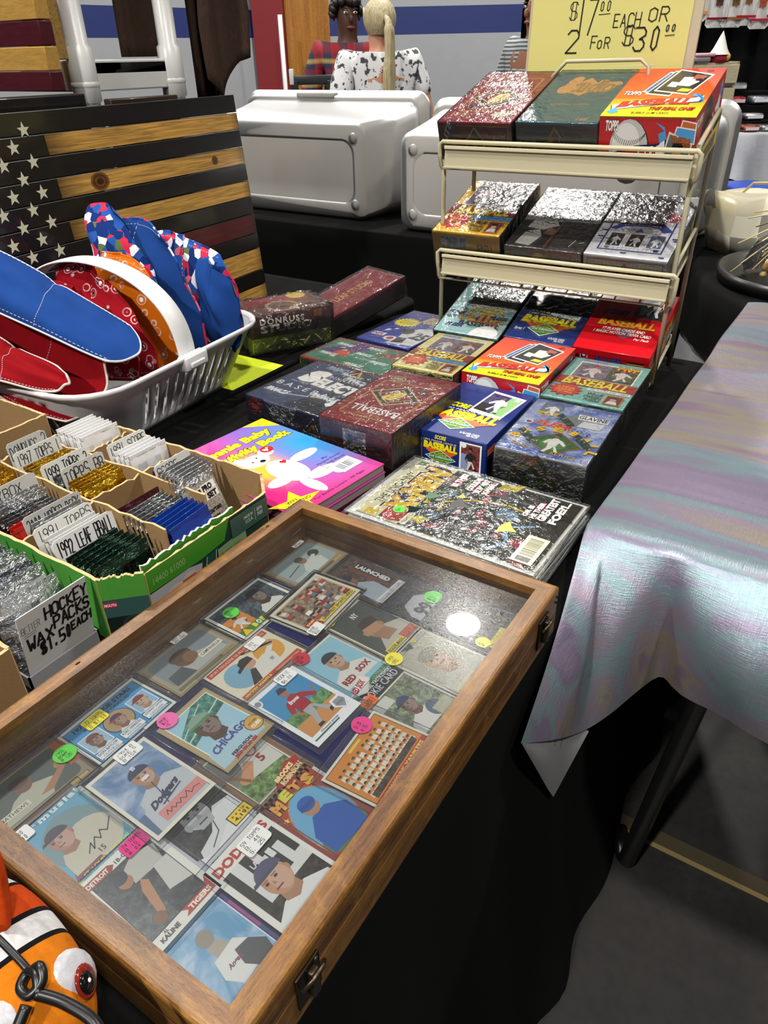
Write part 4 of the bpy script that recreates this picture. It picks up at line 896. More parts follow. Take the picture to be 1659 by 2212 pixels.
def art_fleer93():
    def field(f, cx, cy, rx, ry, fig=True):
        f.poly([(cx, cy+ry), (cx+rx, cy), (cx, cy-ry), (cx-rx, cy)], '#9a5a2a'); f.poly([(cx, cy+ry*0.93), (cx+rx*0.93, cy), (cx, cy-ry*0.93), (cx-rx*0.93, cy)], '#2a5a2c'); f.ell(cx, cy-ry*0.1, rx*0.45, ry*0.5, '#3c7a36')
        player(f, cx-rx*0.5, cy-ry*0.95, cx+rx*0.55, cy+ry*0.85, '#dcdcd8', '#2a2a2a', '#8c6248', pose=0)
    def arc_text(f, s, cx, cy, rx, ry, a0, a1, h, c):
        n = len(s)
        for i, ch in enumerate(s):
            a = R_(a0 + (a1-a0)*i/(n-1)); x, y = cx + rx*math.cos(a), cy + ry*math.sin(a); w = h*0.42*f.V.length/f.U.length
            ux, uy = math.sin(a), -math.cos(a)
            asp = f.V.length/f.U.length
            o = (x - ux*w, y - uy*w/asp); f.t(ch, 0, 0, 1, 1, c, 0.05, q=(o, (x + ux*w, y + uy*w/asp), (o[0] + math.cos(a)*h*asp*0.9, o[1] + math.sin(a)*h*0.9)), oc='#7a5208', ob=0.03); f.k -= 2
        f.k += 2
    def top(f):
        f.rect(0, 0, 100, 100, '#3f5ea8', 'cloud')
        f.rect(12, 70, 38, 96, '#6d7c8e', 'photo'); f.rect(12, 70, 38, 78, '#b8a050'); player(f, 14, 70, 38, 96, '#e4e4e0', '#3a4a7a', pose=1)
        f.poly([(40, 60), (78, 60), (90, 78), (64, 88), (44, 74)], '#70777c'); f.poly([(58, 84), (94, 82), (94, 74), (60, 74)], '#e8e8e6'); f.t('GLAVINE', 60, 75.5, 93, 82.5, '#15151a', 0.03); f.poly([(64, 60), (90, 60), (92, 72), (68, 72)], '#c8ccd0')
        f.t('ITEM 500', 56, 91, 74, 94, '#dfe4f0'); f.t('36 CT', 88, 90, 98, 94, '#dfe4f0')
        f.poly([(8, 50), (16, 50), (16, 56), (8, 56)], '#e8e8ee'); f.rect(9, 51, 12, 55, '#1c3a86'); f.rect(12, 51, 15, 55, '#b8202c')
        f.t('FLEER', 20, 52, 62, 61, '#c8342a', 0.05, 0.3, oc='#e8d8d0', ob=0.03, slope=-3); f.t("'93", 64, 46, 84, 56, '#2c3c80', 0.02, 0.2, oc='#c8d0e8', slope=-3)
        field(f, 54, 24, 32, 20); arc_text(f, 'BASEBALL', 53, 22, 38, 21, 172, -8, 9, '#e2b828')
        f.t('CARDS', 12, 11, 36, 16, '#c8a63a', 0.0, 0.0, slope=-6); f.t('SERIES 1', 58, 5, 92, 10, '#c8a63a', 0, 0, slope=-3)
        for (x, y) in ((8, 34), (36, 72), (68, 40)): f.t('FLEER', 0, 0, 1, 1, '#123a2c', 0.06, q=((x, y), (x+24, y-19), (x+4, y+7)))
    def front(f):
        f.rect(0, 0, 100, 100, '#8d8f92'); f.grad(0, 50, 100, 100, '#94979a', '#a6a9ac')
        field(f, 44, 34, 17, 34); arc_text(f, 'BASEBALL', 44, 36, 20, 30, 178, -20, 15, '#e2b828')
        f.t('FLEER', 31, 80, 54, 92, '#c8342a', 0.05, 0.3); f.t("'93", 60, 76, 70, 92, '#2c2c70', 0.02)
        for i, s in enumerate(('NEW GLOSSY UV', 'COATED FRONTS')): f.t(s, 3, 88-i*8, 21, 93-i*8, '#d4d4d4', 0.01)
        for i, s in enumerate(('360 CARD', 'BASIC SET')): f.t(s, 86, 86-i*8, 98, 91-i*8, '#e0e0e0', 0.01)
        for i, s in enumerate(('FOIL STAMPED', 'CARDS')): f.t(s, 4, 24-i*8, 24-(8*i), 29-i*8, '#d4d4d4', 0.01)
        for i, s in enumerate(('COLOR ENHANCED', 'PHOTOGRAPHY')): f.t(s, 73, 14-i*8, 95-(3*i), 19-i*8, '#e0e0e0', 0.01)
        f.t('CARDS SERIES 1', 26, 16, 72, 21, '#3a3a70', 0.0, 0.1, slope=-6)
        f.t('FLEER', 0, 0, 1, 1, '#123a2c', 0.08, q=((44, 96), (58, 56), (48, 104))); f.t('F', 4, 26, 9, 42, '#123a2c', 0.08); f.poly([(76, 40), (84, 40), (86, 32), (80, 28)], '#123a2c'); f.t('R', 92, 20, 98, 34, '#123a2c', 0.08)
        f.line([(0, 52), (30, 50), (70, 38), (100, 32)], 0.0006, '#b4b6b8')
    def right(f):
        f.rect(0, 0, 100, 100, '#84878a'); f.rect(12, 0, 40, 96, '#9aa08c', 'photo'); f.poly([(20, 20), (40, 60), (50, 84), (40, 30)], '#c8a038'); f.poly([(6, 0), (14, 80), (18, 80), (12, 0)], '#1c4a38'); f.line([(0, 34), (100, 50)], 0.0008, '#c0c2c4')
    return dict(top=top, front=front, right=right)
def art_select():
    def top(f):
        f.rect(0, 0, 100, 100, '#28344c'); f.poly([(0, 0), (45, 0), (70, 40), (46, 100), (0, 100)], '#34435e'); f.poly([(45, 0), (70, 40), (100, 30), (100, 0)], '#1c2430'); f.poly([(60, 60), (46, 100), (80, 100), (92, 60)], '#1d2634')
        f.t('PINNACLE', 22, 86, 56, 94, '#9aa6b6', 0.04, 0.4); f.poly([(56, 87), (70, 87), (65, 96)], '#e6a020'); f.poly([(60, 87), (66, 87), (64, 93)], '#1b2233'); f.t('PINNACLE', 48, 82, 76, 86, '#e8e8ea', 0.03, 0.2)
        f.t('S', 14, 50, 42, 80, '#e6e4de', 0.10, 0.15); f.t('ELECT', 38, 48, 96, 67, '#e6e4de', 0.07, 0.1, slope=-4); f.t('PINNACLE', 44, 69, 88, 74, '#d0d4da', 0.02, sp=1.6)
        f.t('PINNACLE', 58, 74, 92, 82, '#c8ced6', 0.05, 0.5, slope=-4); f.t('Major League', 12, 46, 36, 49, '#c8ced8', 0.0, 0.2)
        f.t('B A S E B A L L', 4, 34, 99, 42, '#e0e2e6', 0.0, slope=-4); f.t('PINNACLE', 4, 18, 36, 26, '#dfe2e6', 0.06, 0.5); f.t('PINNACLE', 56, 28, 92, 36, '#dfe2e6', 0.05, 0.5); f.line([(34, 20), (60, 26), (72, 30)], 0.004, '#b8b4aa')
        f.poly([(84, 22), (90, 34), (94, 22), (90, 18)], '#dfe2e6')
    def front(f):
        f.rect(0, 0, 100, 100, '#1f2c56'); f.poly([(24, 100), (70, 100), (60, 30), (36, 30)], '#6f7f98'); f.star(12, 62, 11, 36, '#b01c34', 22, 0.9); f.ell(12, 62, 8, None, '#c0263c')
        for i in range(4): f.t('THE TOP SET', 6, 76-i*11, 18, 82-i*11, '#e8a0a8', 0.0)
        f.t('SELECT', 32, 36, 66, 80, '#e6e6ea', 0.06, 0.0); f.t('PINNACLE', 36, 80, 62, 92, '#d8dce4', 0.02); f.t("97", 68, 56, 80, 82, '#2a2c50', 0.02); f.t('PINNACLE', 46, 30, 74, 44, '#c4ccd6', 0.05, 0.5)
        f.poly([(76, 24), (100, 20), (92, 88)], '#d8dce0'); f.poly([(78, 27), (98, 23), (91.5, 80)], '#131a30'); f.poly([(82, 34), (96, 31), (91, 66)], '#e6a41e'); f.poly([(86, 32), (92, 31), (90, 48)], '#131a30'); f.t('PINNACLE', 72, 4, 100, 18, '#e8eaee', 0.04, 0.2)
    return dict(top=top, front=front)
def art_green():
    def top(f):
        f.rect(0, 0, 100, 100, '#8c2e28'); f.rect(2, 5, 98, 95, '#2c7a5c'); f.poly([(2, 40), (26, 95), (60, 95), (30, 40)], '#4a2c66'); f.ell(30, 44, 9, None, '#c04a26'); f.poly([(6, 10), (30, 36), (60, 30), (40, 8)], '#256a4c'); f.poly([(60, 70), (98, 95), (98, 60)], '#a03c30', 'photo')
        r = random.Random(6)
        for i in range(22): x, y = r.uniform(8, 92), r.uniform(10, 90); f.poly([(x, y), (x+6, y+2), (x+5, y+9)], r.choice(['#a8502e', '#1f5a42', '#c8c4ae', '#7a3a2a'])); f.k -= 1
        f.k += 1
        for (x, y) in ((8, 74), (44, 82), (8, 28), (42, 52), (68, 34), (50, 8), (84, 66)): f.t('PINNACLE', x, y, x+22, y+10, '#dfe6e2', 0.05, 0.5)
        f.t('10 CARDS PER PACK', 50, 38, 90, 43, '#d8e0da')
    def front(f): f.rect(0, 0, 100, 100, '#2c6a50', 'photo'); f.rect(0, 90, 100, 100, '#8c3428')
    def left(f): f.rect(0, 0, 100, 100, '#1f5240'); f.rect(80, 0, 100, 100, '#8a2c24')
    return dict(top=top, front=front, left=left)
def art_football():
    def top(f):
        f.rect(0, 0, 100, 100, '#2c3a96'); f.rect(0, 93, 100, 94.5, '#a0522e'); f.rect(2, 4, 98, 5, '#5262b4')
        f.t('SCORE', 46, 80, 92, 90, '#e0c23a', 0.06, 0.2, oc='#e8e8e8'); f.t('FOOTBALL', 44, 70, 96, 79, '#e0c23a', 0.04, 0.2, oc='#f0f0f0')
        f.star(26, 64, 24, 14, '#f0e02a', 20, 0.78); f.t('LOOK FOR', 14, 65, 40, 69, '#3a3420', 0.02); f.t('ROOKIES', 14, 59, 40, 63, '#3a3420', 0.02)
        f.rect(6, 18, 30, 26, '#e8e6e0'); f.t('NFL', 8, 19, 28, 25, '#a02430', 0.04); f.ell(46, 16, 11, 6, '#e8e6e0'); f.ell(46, 16, 6, 4, '#a83a30'); f.star(20, 36, 7, 5, '#dfe2ee', 8, 0.4); f.star(30, 42, 5, 4, '#dfe2ee', 8, 0.4)
        f.poly([(52, 2), (98, 8), (100, 50), (84, 60), (62, 52), (50, 36), (56, 20)], '#d6d6d6'); f.poly([(56, 6), (76, 10), (70, 24), (56, 22)], '#2a2a2a', 'photo'); f.ell(54, 40, 11, 8, '#5c4c40'); f.ell(50, 44, 9, 6, '#26262a')
        f.t('25', 70, 24, 98, 44, '#1a1a1c', 0.05, 0.2, slope=-3)
    return dict(top=top)
def art_ultra():
    def top(f):
        f.rect(0, 0, 100, 100, '#8fb4b4'); f.poly([(24, 40), (96, 44), (90, 96), (40, 96)], '#c9cfd0'); f.poly([(50, 76), (72, 76), (74, 88), (52, 88)], '#e4e6e6')
        f.poly([(40, 20), (92, 18), (62, 40)], '#9a4438'); f.t('FLEER', 44, 38, 84, 45, '#d8c860', 0.05, 0.2, oc='#4a4a30'); f.star(40, 42, 5, 5, '#d8d040', 5, 0.5)
        f.t('ULTRA', 22, 22, 94, 37, '#c4a458', 0.05, 0.0, oc='#6a5a30', ob=0.02); f.t('BASEBALL', 28, 14, 92, 21, '#2b2c28', 0.04, 0.1)
        f.ell(76, 0, 22, 17, '#e6e6e4', a0=0, a1=180); f.line([(94, 0), (97, 6), (98, 12)], 0.0014, '#b02c2a')
        for (x, y) in ((0, 30), (68, 28), (10, 10), (34, 60), (6, 84), (72, 86)): f.t('FLEER', x, y, x+28, y+5.5, '#2e2c62', 0.05, 0.4)
    def front(f): f.rect(0, 0, 100, 100, '#7ea6a8', 'photo')
    return dict(top=top, front=front)
def art_studio():
    def top(f):
        f.rect(0, 0, 100, 100, '#36565c'); r = random.Random(12)
        for i in range(26):
            x, y = r.uniform(6, 90), r.uniform(6, 94); f.line([(x, y), (x+r.uniform(-3, 6), y+r.uniform(-4, 5)), (x+r.uniform(0, 9), y+r.uniform(-4, 5))], 0.0010, r.choice(['#2a464c', '#466066', '#5c5a4c'])); f.k -= 1
        f.k += 1
        O = '#c08a50'
        f.poly([(18, 66), (40, 74), (48, 86), (60, 76), (90, 78), (94, 72), (74, 66), (78, 60), (56, 56), (50, 50), (40, 54), (22, 58)], O); f.t('Studio', 20, 56, 86, 82, '#8a6a3c', 0.03, 0.3, oc=O, ob=0.12); f.ell(26, 62, 10, 8, O); f.ell(27, 63, 6, 4.6, '#36565c'); f.t('S', 20, 54, 40, 88, O, 0.10, 0.2)
        f.t('BASEBALL CARDS', 24, 32, 72, 35, '#a8804e'); f.t('Leaf', 70, 5, 86, 11, '#a8804e', 0.02, 0.3)
    def front(f):
        f.rect(0, 0, 100, 100, '#22424e'); f.frame(4, 8, 24, 62, 1.0, '#a8744a'); f.rect(6, 12, 22, 56, '#20201e', 'photo'); f.t('Preview Signatures', 6, 76, 42, 86, '#5a6a6c', 0, 0.3); f.t('12 CARDS', 76, 70, 92, 76, '#9a7a5c')
        O = '#c08250'; f.poly([(38, 60), (48, 92), (60, 62), (49, 40)], '#a88454'); f.poly([(41, 60), (48, 82), (57, 62), (49, 46)], '#4a4434'); f.t('Studio', 32, 18, 66, 66, '#26323a', 0.03, 0.3, oc=O, ob=0.12); f.t('S', 32, 14, 46, 60, O, 0.08, 0.2); f.star(50, 10, 9, 12, O, 7, 0.6)
    return dict(top=top, front=front)
def art_white():
    def top(f):
        f.rect(0, 0, 100, 100, '#d3d4d8'); f.rect(11, 9, 89, 91, '#1f2c66'); f.rect(13, 10.5, 87, 89.5, '#d8d9dc')
        for i in range(15): f.rect(15+i*5, 10.5, 15.5+i*5, 89.5, '#8f949c'); f.k -= 1
        f.k += 1
        f.poly([(50, 96), (88, 66), (12, 66)], '#b02a3a'); f.poly([(50, 92), (82, 67), (18, 67)], '#d4d5d8'); f.rect(44, 89, 56, 95, '#8a8a84')
        f.t('MAJOR LEAGUE', 34, 79, 66, 82, '#3a3c44'); f.t('BASEBALL', 27, 71, 73, 78, '#33353c', 0.01)
        f.rect(8, 57, 96, 70, '#3a4a8a'); f.t('DONRUSS', 8, 57.5, 94, 69.5, '#b02a36', 0.08, 0.1, oc='#202a5a', ob=0.02)
        f.poly([(12, 42), (30, 55), (72, 55), (90, 42), (78, 40), (70, 46), (30, 46), (20, 40)], '#2a3a86'); f.t('1993 EDITION', 28, 47, 72, 52, '#c8cce0', 0.0, arc=2)
        f.poly([(50, 28), (66, 40), (62, 47), (38, 47), (34, 40)], '#9a9a96'); f.poly([(44, 38), (56, 38), (50, 44)], '#2a3a86')
        for i, (x, c) in enumerate(((17, '#2a2c2a'), (41, '#1f2020'), (66, '#5a6a86'))): f.rect(x, 14, x+20, 36, '#e8e8e6'); f.rect(x+1.4, 15.4, x+18.6, 34.6, c, 'photo'); player(f, x+2, 15, x+19, 34, '#d8d8dc', '#2a3050', pose=i)
        f.ell(22, 12.5, 3, 1.6, '#7a7c84'); f.rect(78, 11, 84, 14, '#2a2c5a')
        r = random.Random(4)
        for i in range(16):
            a, b = r.choice([(r.uniform(2, 9), r.uniform(4, 96)), (r.uniform(90, 97), r.uniform(4, 96)), (r.uniform(8, 90), r.choice([3, 5, 94, 97]))]); f.rect(a, b, a+r.uniform(4, 9), b+1.4, '#4a5288'); f.k -= 1
        f.k += 1
    def front(f):
        f.rect(0, 0, 100, 100, '#c9cacf'); f.rect(4, 8, 96, 92, '#26326c'); f.rect(5.4, 11, 94.6, 89, '#cfd0d4')
        for i in range(18): f.rect(8+i*4.8, 11, 8.4+i*4.8, 89, '#9aa0a8'); f.k -= 1
        f.k += 1
        f.t('DIAMOND KINGS', 8, 68, 30, 78, '#2a2c44', 0.02); f.t('LIMITED EDITION', 8, 80, 24, 85, '#44485a'); f.t('PREVIEW CARDS', 8, 58, 26, 64, '#44485a')
        f.poly([(50, 86), (66, 40), (34, 40)], '#a02432'); f.poly([(50, 78), (62, 43), (38, 43)], '#d4d5d8'); f.t('BASEBALL', 40, 45, 60, 54, '#33353c', 0.02); f.rect(34, 28, 66, 42, '#9a1f2c'); f.ell(86, 66, 4, None, '#3a4a8a'); f.ell(86, 66, 2.4, None, '#d8d8de'); f.rect(78, 56, 82, 76, '#3a3c44')
    def right(f): f.rect(0, 0, 100, 100, '#c8c9ce'); f.rect(8, 14, 92, 88, '#8a8478', 'photo'); f.rect(14, 84, 60, 92, '#3a4a8a')
    return dict(top=top, front=front, right=right)
def art_bw():
    def top(f):
        f.rect(0, 0, 100, 100, '#56524e'); f.rect(0, 44, 100, 100, '#86867f', 'photo'); f.ell(44, 84, 18, 11, '#c8cac8'); f.t('BONUS CARD INSIDE', 32, 85, 56, 88, '#4a4a46'); f.t('PREVIEW PACKS', 34, 80, 54, 83, '#4a4a46')
        f.rect(56, 0, 100, 46, '#37322f', 'photo'); f.poly([(0, 0), (56, 0), (56, 44), (0, 44)], '#1e1b19', 'photo')
        f.poly([(10, 6), (30, 4), (38, 20), (30, 30), (14, 26)], '#a8a49e'); f.poly([(12, 32), (34, 30), (52, 38), (46, 44), (14, 44)], '#b4b0aa'); f.line([(50, 4), (54, 44)], 0.0035, '#6a3a22'); f.poly([(38, 24), (50, 22), (54, 30), (42, 34)], '#7a5a48')
        f.line([(80, 8), (84, 18)], 0.0012, '#dcdcd8'); f.line([(90, 14), (96, 16)], 0.0012, '#dcdcd8')
    def front(f):
        f.rect(0, 0, 100, 100, '#33302e', 'photo'); f.star(46, 50, 15, 42, '#b8964a', 24, 0.9); f.ell(46, 50, 11, None, '#c4a45a'); f.t('SERIES', 39, 56, 53, 66, '#5a4420'); f.t('GOLD', 39, 42, 53, 54, '#5a4420', 0.02); f.rect(76, 60, 88, 66, '#b8964a'); f.rect(76, 50, 86, 54, '#b8964a')
    return dict(top=top, front=front)
FB = 'sealed card boxes on the black table'; RB = 'sealed card boxes on the wire rack'
card_box('', 'dark blue card box with a red round seal, leftmost of the front boxes', flatM(-0.673, 0.248, -3.6), 0.170, 0.200, 0.048, '#1f2c50', art_select(), group=FB)
card_box('', 'maroon card box with a white barcode, its top lettering upside down', flatM(-0.458, 0.182, 0.5), 0.131, 0.213, 0.085, '#6b151c', art_leaf(), group=FB)
card_box('', 'navy baseball box with a green diamond standing right behind the comic stack', flatM(-0.350, 0.263, 2.2), 0.134, 0.200, 0.059, '#132a6e', art_score(), group=FB, wrap=False, lid=0.012)
card_box('', "grey and sky blue baseball box at the right end of the front boxes", flatM(-0.203, 0.268, 3.5), 0.136, 0.193, 0.060, '#6d6f72', art_fleer93(), group=FB)
card_box('', 'aqua baseball box behind the grey and sky blue box', flatM(-0.217, 0.474, 2.9), 0.137, 0.198, 0.062, '#7fb8ac', art_donruss('#7fb8ac', '#a82a26', True), group=FB)
card_box('', 'red and yellow baseball box on the table below the wire rack', flatM(-0.362, 0.467, 2.6), 0.141, 0.200, 0.078, '#b8141c', art_topps(), group=FB, wrap=False)
card_box('', 'pale yellow baseball box behind the maroon barcode box', flatM(-0.484, 0.432, 3.5), 0.119, 0.192, 0.078, '#e6d34a', art_donruss('#e9dc8c', '#8e2a22'), group=FB)
card_box('', 'green card box with red edges behind the dark blue box', flatM(-0.707, 0.445, -2.6), 0.196, 0.126, 0.049, '#2c6a50', art_green(), group=FB)
card_box('', 'flat violet blue football box with jersey 25 and a yellow burst', flatM(-0.705, 0.636, -3), 0.136, 0.225, 0.030, '#2c3a96', art_football(), group=FB)
card_box('', 'pale teal box in crinkled wrap on the lowest rack tier, left', tiltM((-0.541, 0.684, 0.062), 0.052, 2.5, 16), 0.142, 0.228, 0.052, '#8fb4b4', art_ultra(), group=RB)
card_box('', 'navy baseball box in the middle of the lowest rack tier', tiltM((-0.383, 0.688, 0.072), 0.058, 2.5, 16), 0.137, 0.203, 0.058, '#132a6e', art_score(), group=RB, mt='gloss')
card_box('', 'red box with yellow lettering, right on the lowest rack tier', tiltM((-0.242, 0.690, 0.076), 0.062, 2.5, 16), 0.142, 0.212, 0.062, '#c41420', art_score(True), group=RB, mt='gloss', wrap=False, lid=0.014)
card_box('', 'golden yellow box on the middle rack tier, left', tiltM((-0.5598, 0.7045, 0.2537), 0.0826, 2.8, 17), 0.1418, 0.2159, 0.0826, '#e0ae2a', art_donruss('#e0b02c', '#8c1c20'), group=RB)
card_box('', 'black and white photo card box in the middle of the middle rack tier', tiltM((-0.4056, 0.7110, 0.2386), 0.0771, 1.6, 18.5), 0.1486, 0.2268, 0.0771, '#3a3734', art_bw(), group=RB, mt='gloss')
card_box('', 'white pinstriped box on the middle rack tier, right', tiltM((-0.2521, 0.7151, 0.2397), 0.0790, 1.7, 18.5), 0.1470, 0.2249, 0.0790, '#c9cacf', art_white(), group=RB)
card_box('', 'maroon box with gold lines on the top rack tier, left', tiltM((-0.5529, 0.7075, 0.4433), 0.0720, 0.6, 18.5), 0.1440, 0.2247, 0.0720, '#6b151c', art_leaf(False, True), group=RB)
card_box('', 'dark teal box with gold script on the top rack tier', tiltM((-0.3998, 0.7115, 0.4454), 0.0734, 1.4, 18.5), 0.1436, 0.2235, 0.0734, '#22424e', art_studio(), group=RB)
card_box('', 'red and yellow baseball box on the top rack tier below the price sign', tiltM((-0.2535, 0.7152, 0.4573), 0.0964, 2.8, 15.5), 0.1501, 0.2286, 0.0964, '#b8141c', art_topps(), group=RB, wrap=False)

# ================================================================ wire rack
RK = thing('display_rack', 'cream wire display rack with three tilted tiers of card boxes', 'display rack', (-0.0975, 0.747, 0.0), R_(2.0))
CW = '#bdb596'; TAN = math.tan(R_(17.5))
for sx in (0.0, -0.4535):
    zt = 0.415
    m = MB(); m.tube([(sx, 0, 0.0), (sx, 0, zt-0.01), (sx, 0.006, zt), (sx, 0.14, zt+0.14*TAN), (sx, 0.14, 0.0)], 0.0044, 'metal', CW, 10); m.part('leg_frame', RK)
for k, (z0, zg) in enumerate(((0.002, 0.002), (0.1695, 0.222), (0.3725, 0.415))):
    yf, yb = -0.022, 0.165
    zf = lambda y: max(0.003, z0 + y*TAN)
    L_, R2 = -0.4535, 0.0; ins = 0.006
    m = MB()
    for sx in (L_+ins, R2-ins): m.tube([(sx, yf, zf(yf)), (sx, yb, zf(yb))], 0.0034, 'metal', CW, 8)
    for i in range(6):
        y = yf + (yb-yf)*i/5; m.tube([(L_+ins, y, zf(y)), (R2-ins, y, zf(y))], 0.0022, 'metal', CW, 6)
    for i in range(1, 10):
        x = L_ + (R2-L_)*i/10; m.tube([(x, yf, zf(yf)), (x, yb, zf(yb))], 0.0018, 'metal', CW, 6)
    m.part('tray', RK)
    if k:
        m = MB(); xa, xb = L_+0.003, R2+0.012
        for sx in (L_, R2): m = MB(); m.tube([(sx, 0, zg), (sx, 0.14, zg+0.14*TAN)], 0.0034, 'metal', CW, 8); m.part('side_guard', RK)
        zw = zg - 0.004
        m = MB(); pa = []
        for x, dx in ((xa, -1), (xb, 1)):
            pa.append([(x-dx*0.006, yf-0.004, zw), (x, yf-0.004, zw-0.005), (x, yf-0.003, zw-0.022), (x-dx*0.002, yf, zf(yf)+0.004), (x-dx*0.006, yf+0.006, zf(yf)), (x-dx*0.012, yf+0.04, zf(yf+0.04))])
        m.tube(pa[0][::-1] + pa[1], 0.0040, 'metal', CW, 8); m.part('front_rail', RK)
        m = MB(); m.M = Matrix.Translation((0, yf-0.0085, zw-0.008)) @ Matrix.Rotation(R_(-8), 4, 'X')
        m.box(xa+0.014, -0.0012, -0.033, xb-0.010, 0.0012, 0.0, 'metal', '#b5ad90', 0.0008); m.box(xa+0.014, -0.006, -0.004, xb-0.010, 0.001, 0.002, 'metal', '#c4bc9e', 0.001); m.box(xa+0.014, -0.005, -0.036, xb-0.010, 0.001, -0.032, 'metal', '#b5ad90', 0.001); m.part('label_strip', RK)
m = MB(); zb_ = 0.434; yh = 0.168
m.tube([(-0.320, yh, zb_-0.03), (-0.312, yh, zb_+0.075), (-0.288, yh, zb_+0.098), (-0.152, yh, zb_+0.099), (-0.137, yh, zb_+0.088), (-0.126, yh, zb_-0.03)], 0.0036, 'metal', CW, 8)
m.tube([(-0.320, yh+0.045, zb_-0.015), (-0.312, yh+0.045, zb_+0.085), (-0.140, yh+0.045, zb_+0.09), (-0.126, yh+0.045, zb_-0.015)], 0.0030, 'metal', CW, 8); m.tube([(-0.4535, 0.14, 0.447), (-0.30, yh, 0.447), (-0.14, yh, 0.447), (0, 0.14, 0.447)], 0.003, 'metal', CW, 8); m.part('sign_holder', RK)
# price sign in the holder
SG = thing('price_sign', 'yellow handwritten price sign on a cream board above the wire rack', 'sign', M=Matrix.Translation((-0.337, 0.945, 0.420)) @ Matrix.Rotation(R_(2.0), 4, 'Z') @ Matrix.Rotation(R_(-3), 4, 'X') @ Matrix.Scale(1.08, 4))
m = MB(); m.box(-0.142, 0.0, 0.0, 0.150, 0.006, 0.46, 'paper', '#b8ad94', 0.0008); m.part('board', SG)
m = MB(); m.box(-0.137, -0.0012, 0.085, 0.134, -0.0004, 0.455, 'paper', '#cfc878'); f = Face(m, (-0.137, -0.0012, 0.034), (0.271, 0, 0), (0, 0, 0.43), 'paper', 6e-5)
f.hand('$', 25, 30.0, 29.5, 35.5, '#15130e', 0.00162); f.hand('17', 30, 25.0, 42, 36.2, '#15130e', 0.00257, jit=0.1); f.hand('00', 44, 32.6, 51, 35.8, '#15130e', 0.00162); f.line([(44, 31.6), (51, 31.8)], 0.0012, '#15130e', 'paper')
f.hand('EACH', 54, 27.2, 70, 31.6, '#15130e', 0.00176); f.hand('OR', 75, 28.6, 86, 33.2, '#15130e', 0.00189)
f.hand('2', 25, 19, 32, 26.5, '#15130e', 0.00257, jit=0); f.hand('FoR', 41, 20.3, 53, 24.2, '#15130e', 0.00162); f.hand('$', 61, 21, 67, 27, '#15130e', 0.00176); f.hand('30', 68, 19.3, 84, 27.3, '#15130e', 0.00257, jit=0.1); f.hand('00', 86, 25.3, 92, 27.4, '#15130e', 0.00162); f.line([(86.5, 24), (92, 24.2)], 0.0012, '#15130e', 'paper')
m.part('paper_sheet', SG)
# bottom strip card behind the top tray on the right: yellow printed panel on the tray side
m = MB(); m.M = RK.matrix_world.copy(); m.M.translation.z -= TZ
m.poly([(0.006, 0.012, 0.378), (0.006, 0.122, 0.410), (0.006, 0.122, 0.446), (0.006, 0.012, 0.412)], 'print', '#c8b23a'); m.poly([(0.0065, 0.020, 0.385), (0.0065, 0.10, 0.409), (0.0065, 0.10, 0.430), (0.0065, 0.02, 0.406)], 'print', '#5a4a20'); m.M = None
m.solo('card_strip', 'small yellow printed card strip hooked on the right side of the top rack tier', 'card')

# two boxes loose in plastic
def bagged(label, M, Wd, L, H, front_art, cover='#4c1a1c'):
    t = thing('card_box', label, 'card box', M=M, group='maroon boxes in loose plastic')
    m = MB(); m.box(0, 0, H*0.42, Wd, L, H, 'print', cover, 0.002)
    f = Face(m, (0, 0, H), (Wd, 0, 0), (0, L, 0)); f.rect(0, 0, 100, 100, '#5a3a34', 'photo'); f.rect(10, 55, 90, 96, '#7c2028'); f.ell(50, 40, 20, None, '#9a8a6a'); f.ell(50, 40, 16, None, '#5a3a34'); f.ell(80, 88, 12, None, '#c8b040')
    f = Face(m, (0, 0, H*0.42), (Wd, 0, 0), (0, 0, H*0.58)); front_art(f)
    f = Face(m, (Wd, 0, H*0.42), (0, L, 0), (0, 0, H*0.58)); f.rect(0, 0, 100, 100, '#6a1c22'); f.t('LEAF', 60, 40, 80, 70, '#b89a4a', 0.02)
    m.part('upper_box', t)
    m = MB(); m.box(0.002, 0.002, 0, Wd-0.002, L-0.002, H*0.42, 'print', '#c4d840', 0.002)
    f = Face(m, (0.002, 0.002, 0), (Wd-0.004, 0, 0), (0, 0, H*0.42)); f.rect(4, 14, 96, 90, '#dde888'); f.line([(20, 30), (50, 60), (84, 70)], 0.002, '#7a8430'); m.part('lower_box', t)
    w = MB(); g = 0.006; n = 16; rows = []
    for z in (0.0, H*0.3, H*0.7, H, H+0.006):
        row = []
        for k in range(4*n):
            s, u = divmod(k, n); u /= n
            x, y = [(u, 0), (1, u), (1-u, 1), (0, 1-u)][s]; gg = g*(1+0.8*math.sin(k*1.9+z*300)) - (0.02 if z > H else 0)
            row.append((Wd/2 + (x-0.5)*(Wd+2*gg), L/2 + (y-0.5)*(L+2*gg), z + 0.002*math.sin(k*2.3)*(1 if z > 0 else 0) + 0.0005))
        rows.append(row)
    ids = w.grid(rows, 'bag', '#fff', cv=True); w.face(ids[-1], 'bag', '#fff'); w.part('plastic_bag', t)
    return t
def fa(f): f.rect(0, 0, 100, 100, '#4a2424'); f.t('DONRUSS', 12, 58, 66, 86, '#fffaf0', 0.03, slope=-6, sp=1.2); f.t('STUDIO', 12, 20, 76, 56, '#f0ece4', 0.05, slope=-4); f.t('II', 78, 60, 88, 92, '#8a5a2a', 0.06)
def fb(f): f.rect(0, 0, 100, 100, '#4a1519')
bagged('maroon box over a lime green box in crinkled plastic, beside the white basket', Matrix.Translation((-0.884, 0.497, 0.001)) @ Matrix.Rotation(R_(61), 4, 'Z'), 0.190, 0.13, 0.082, fa)
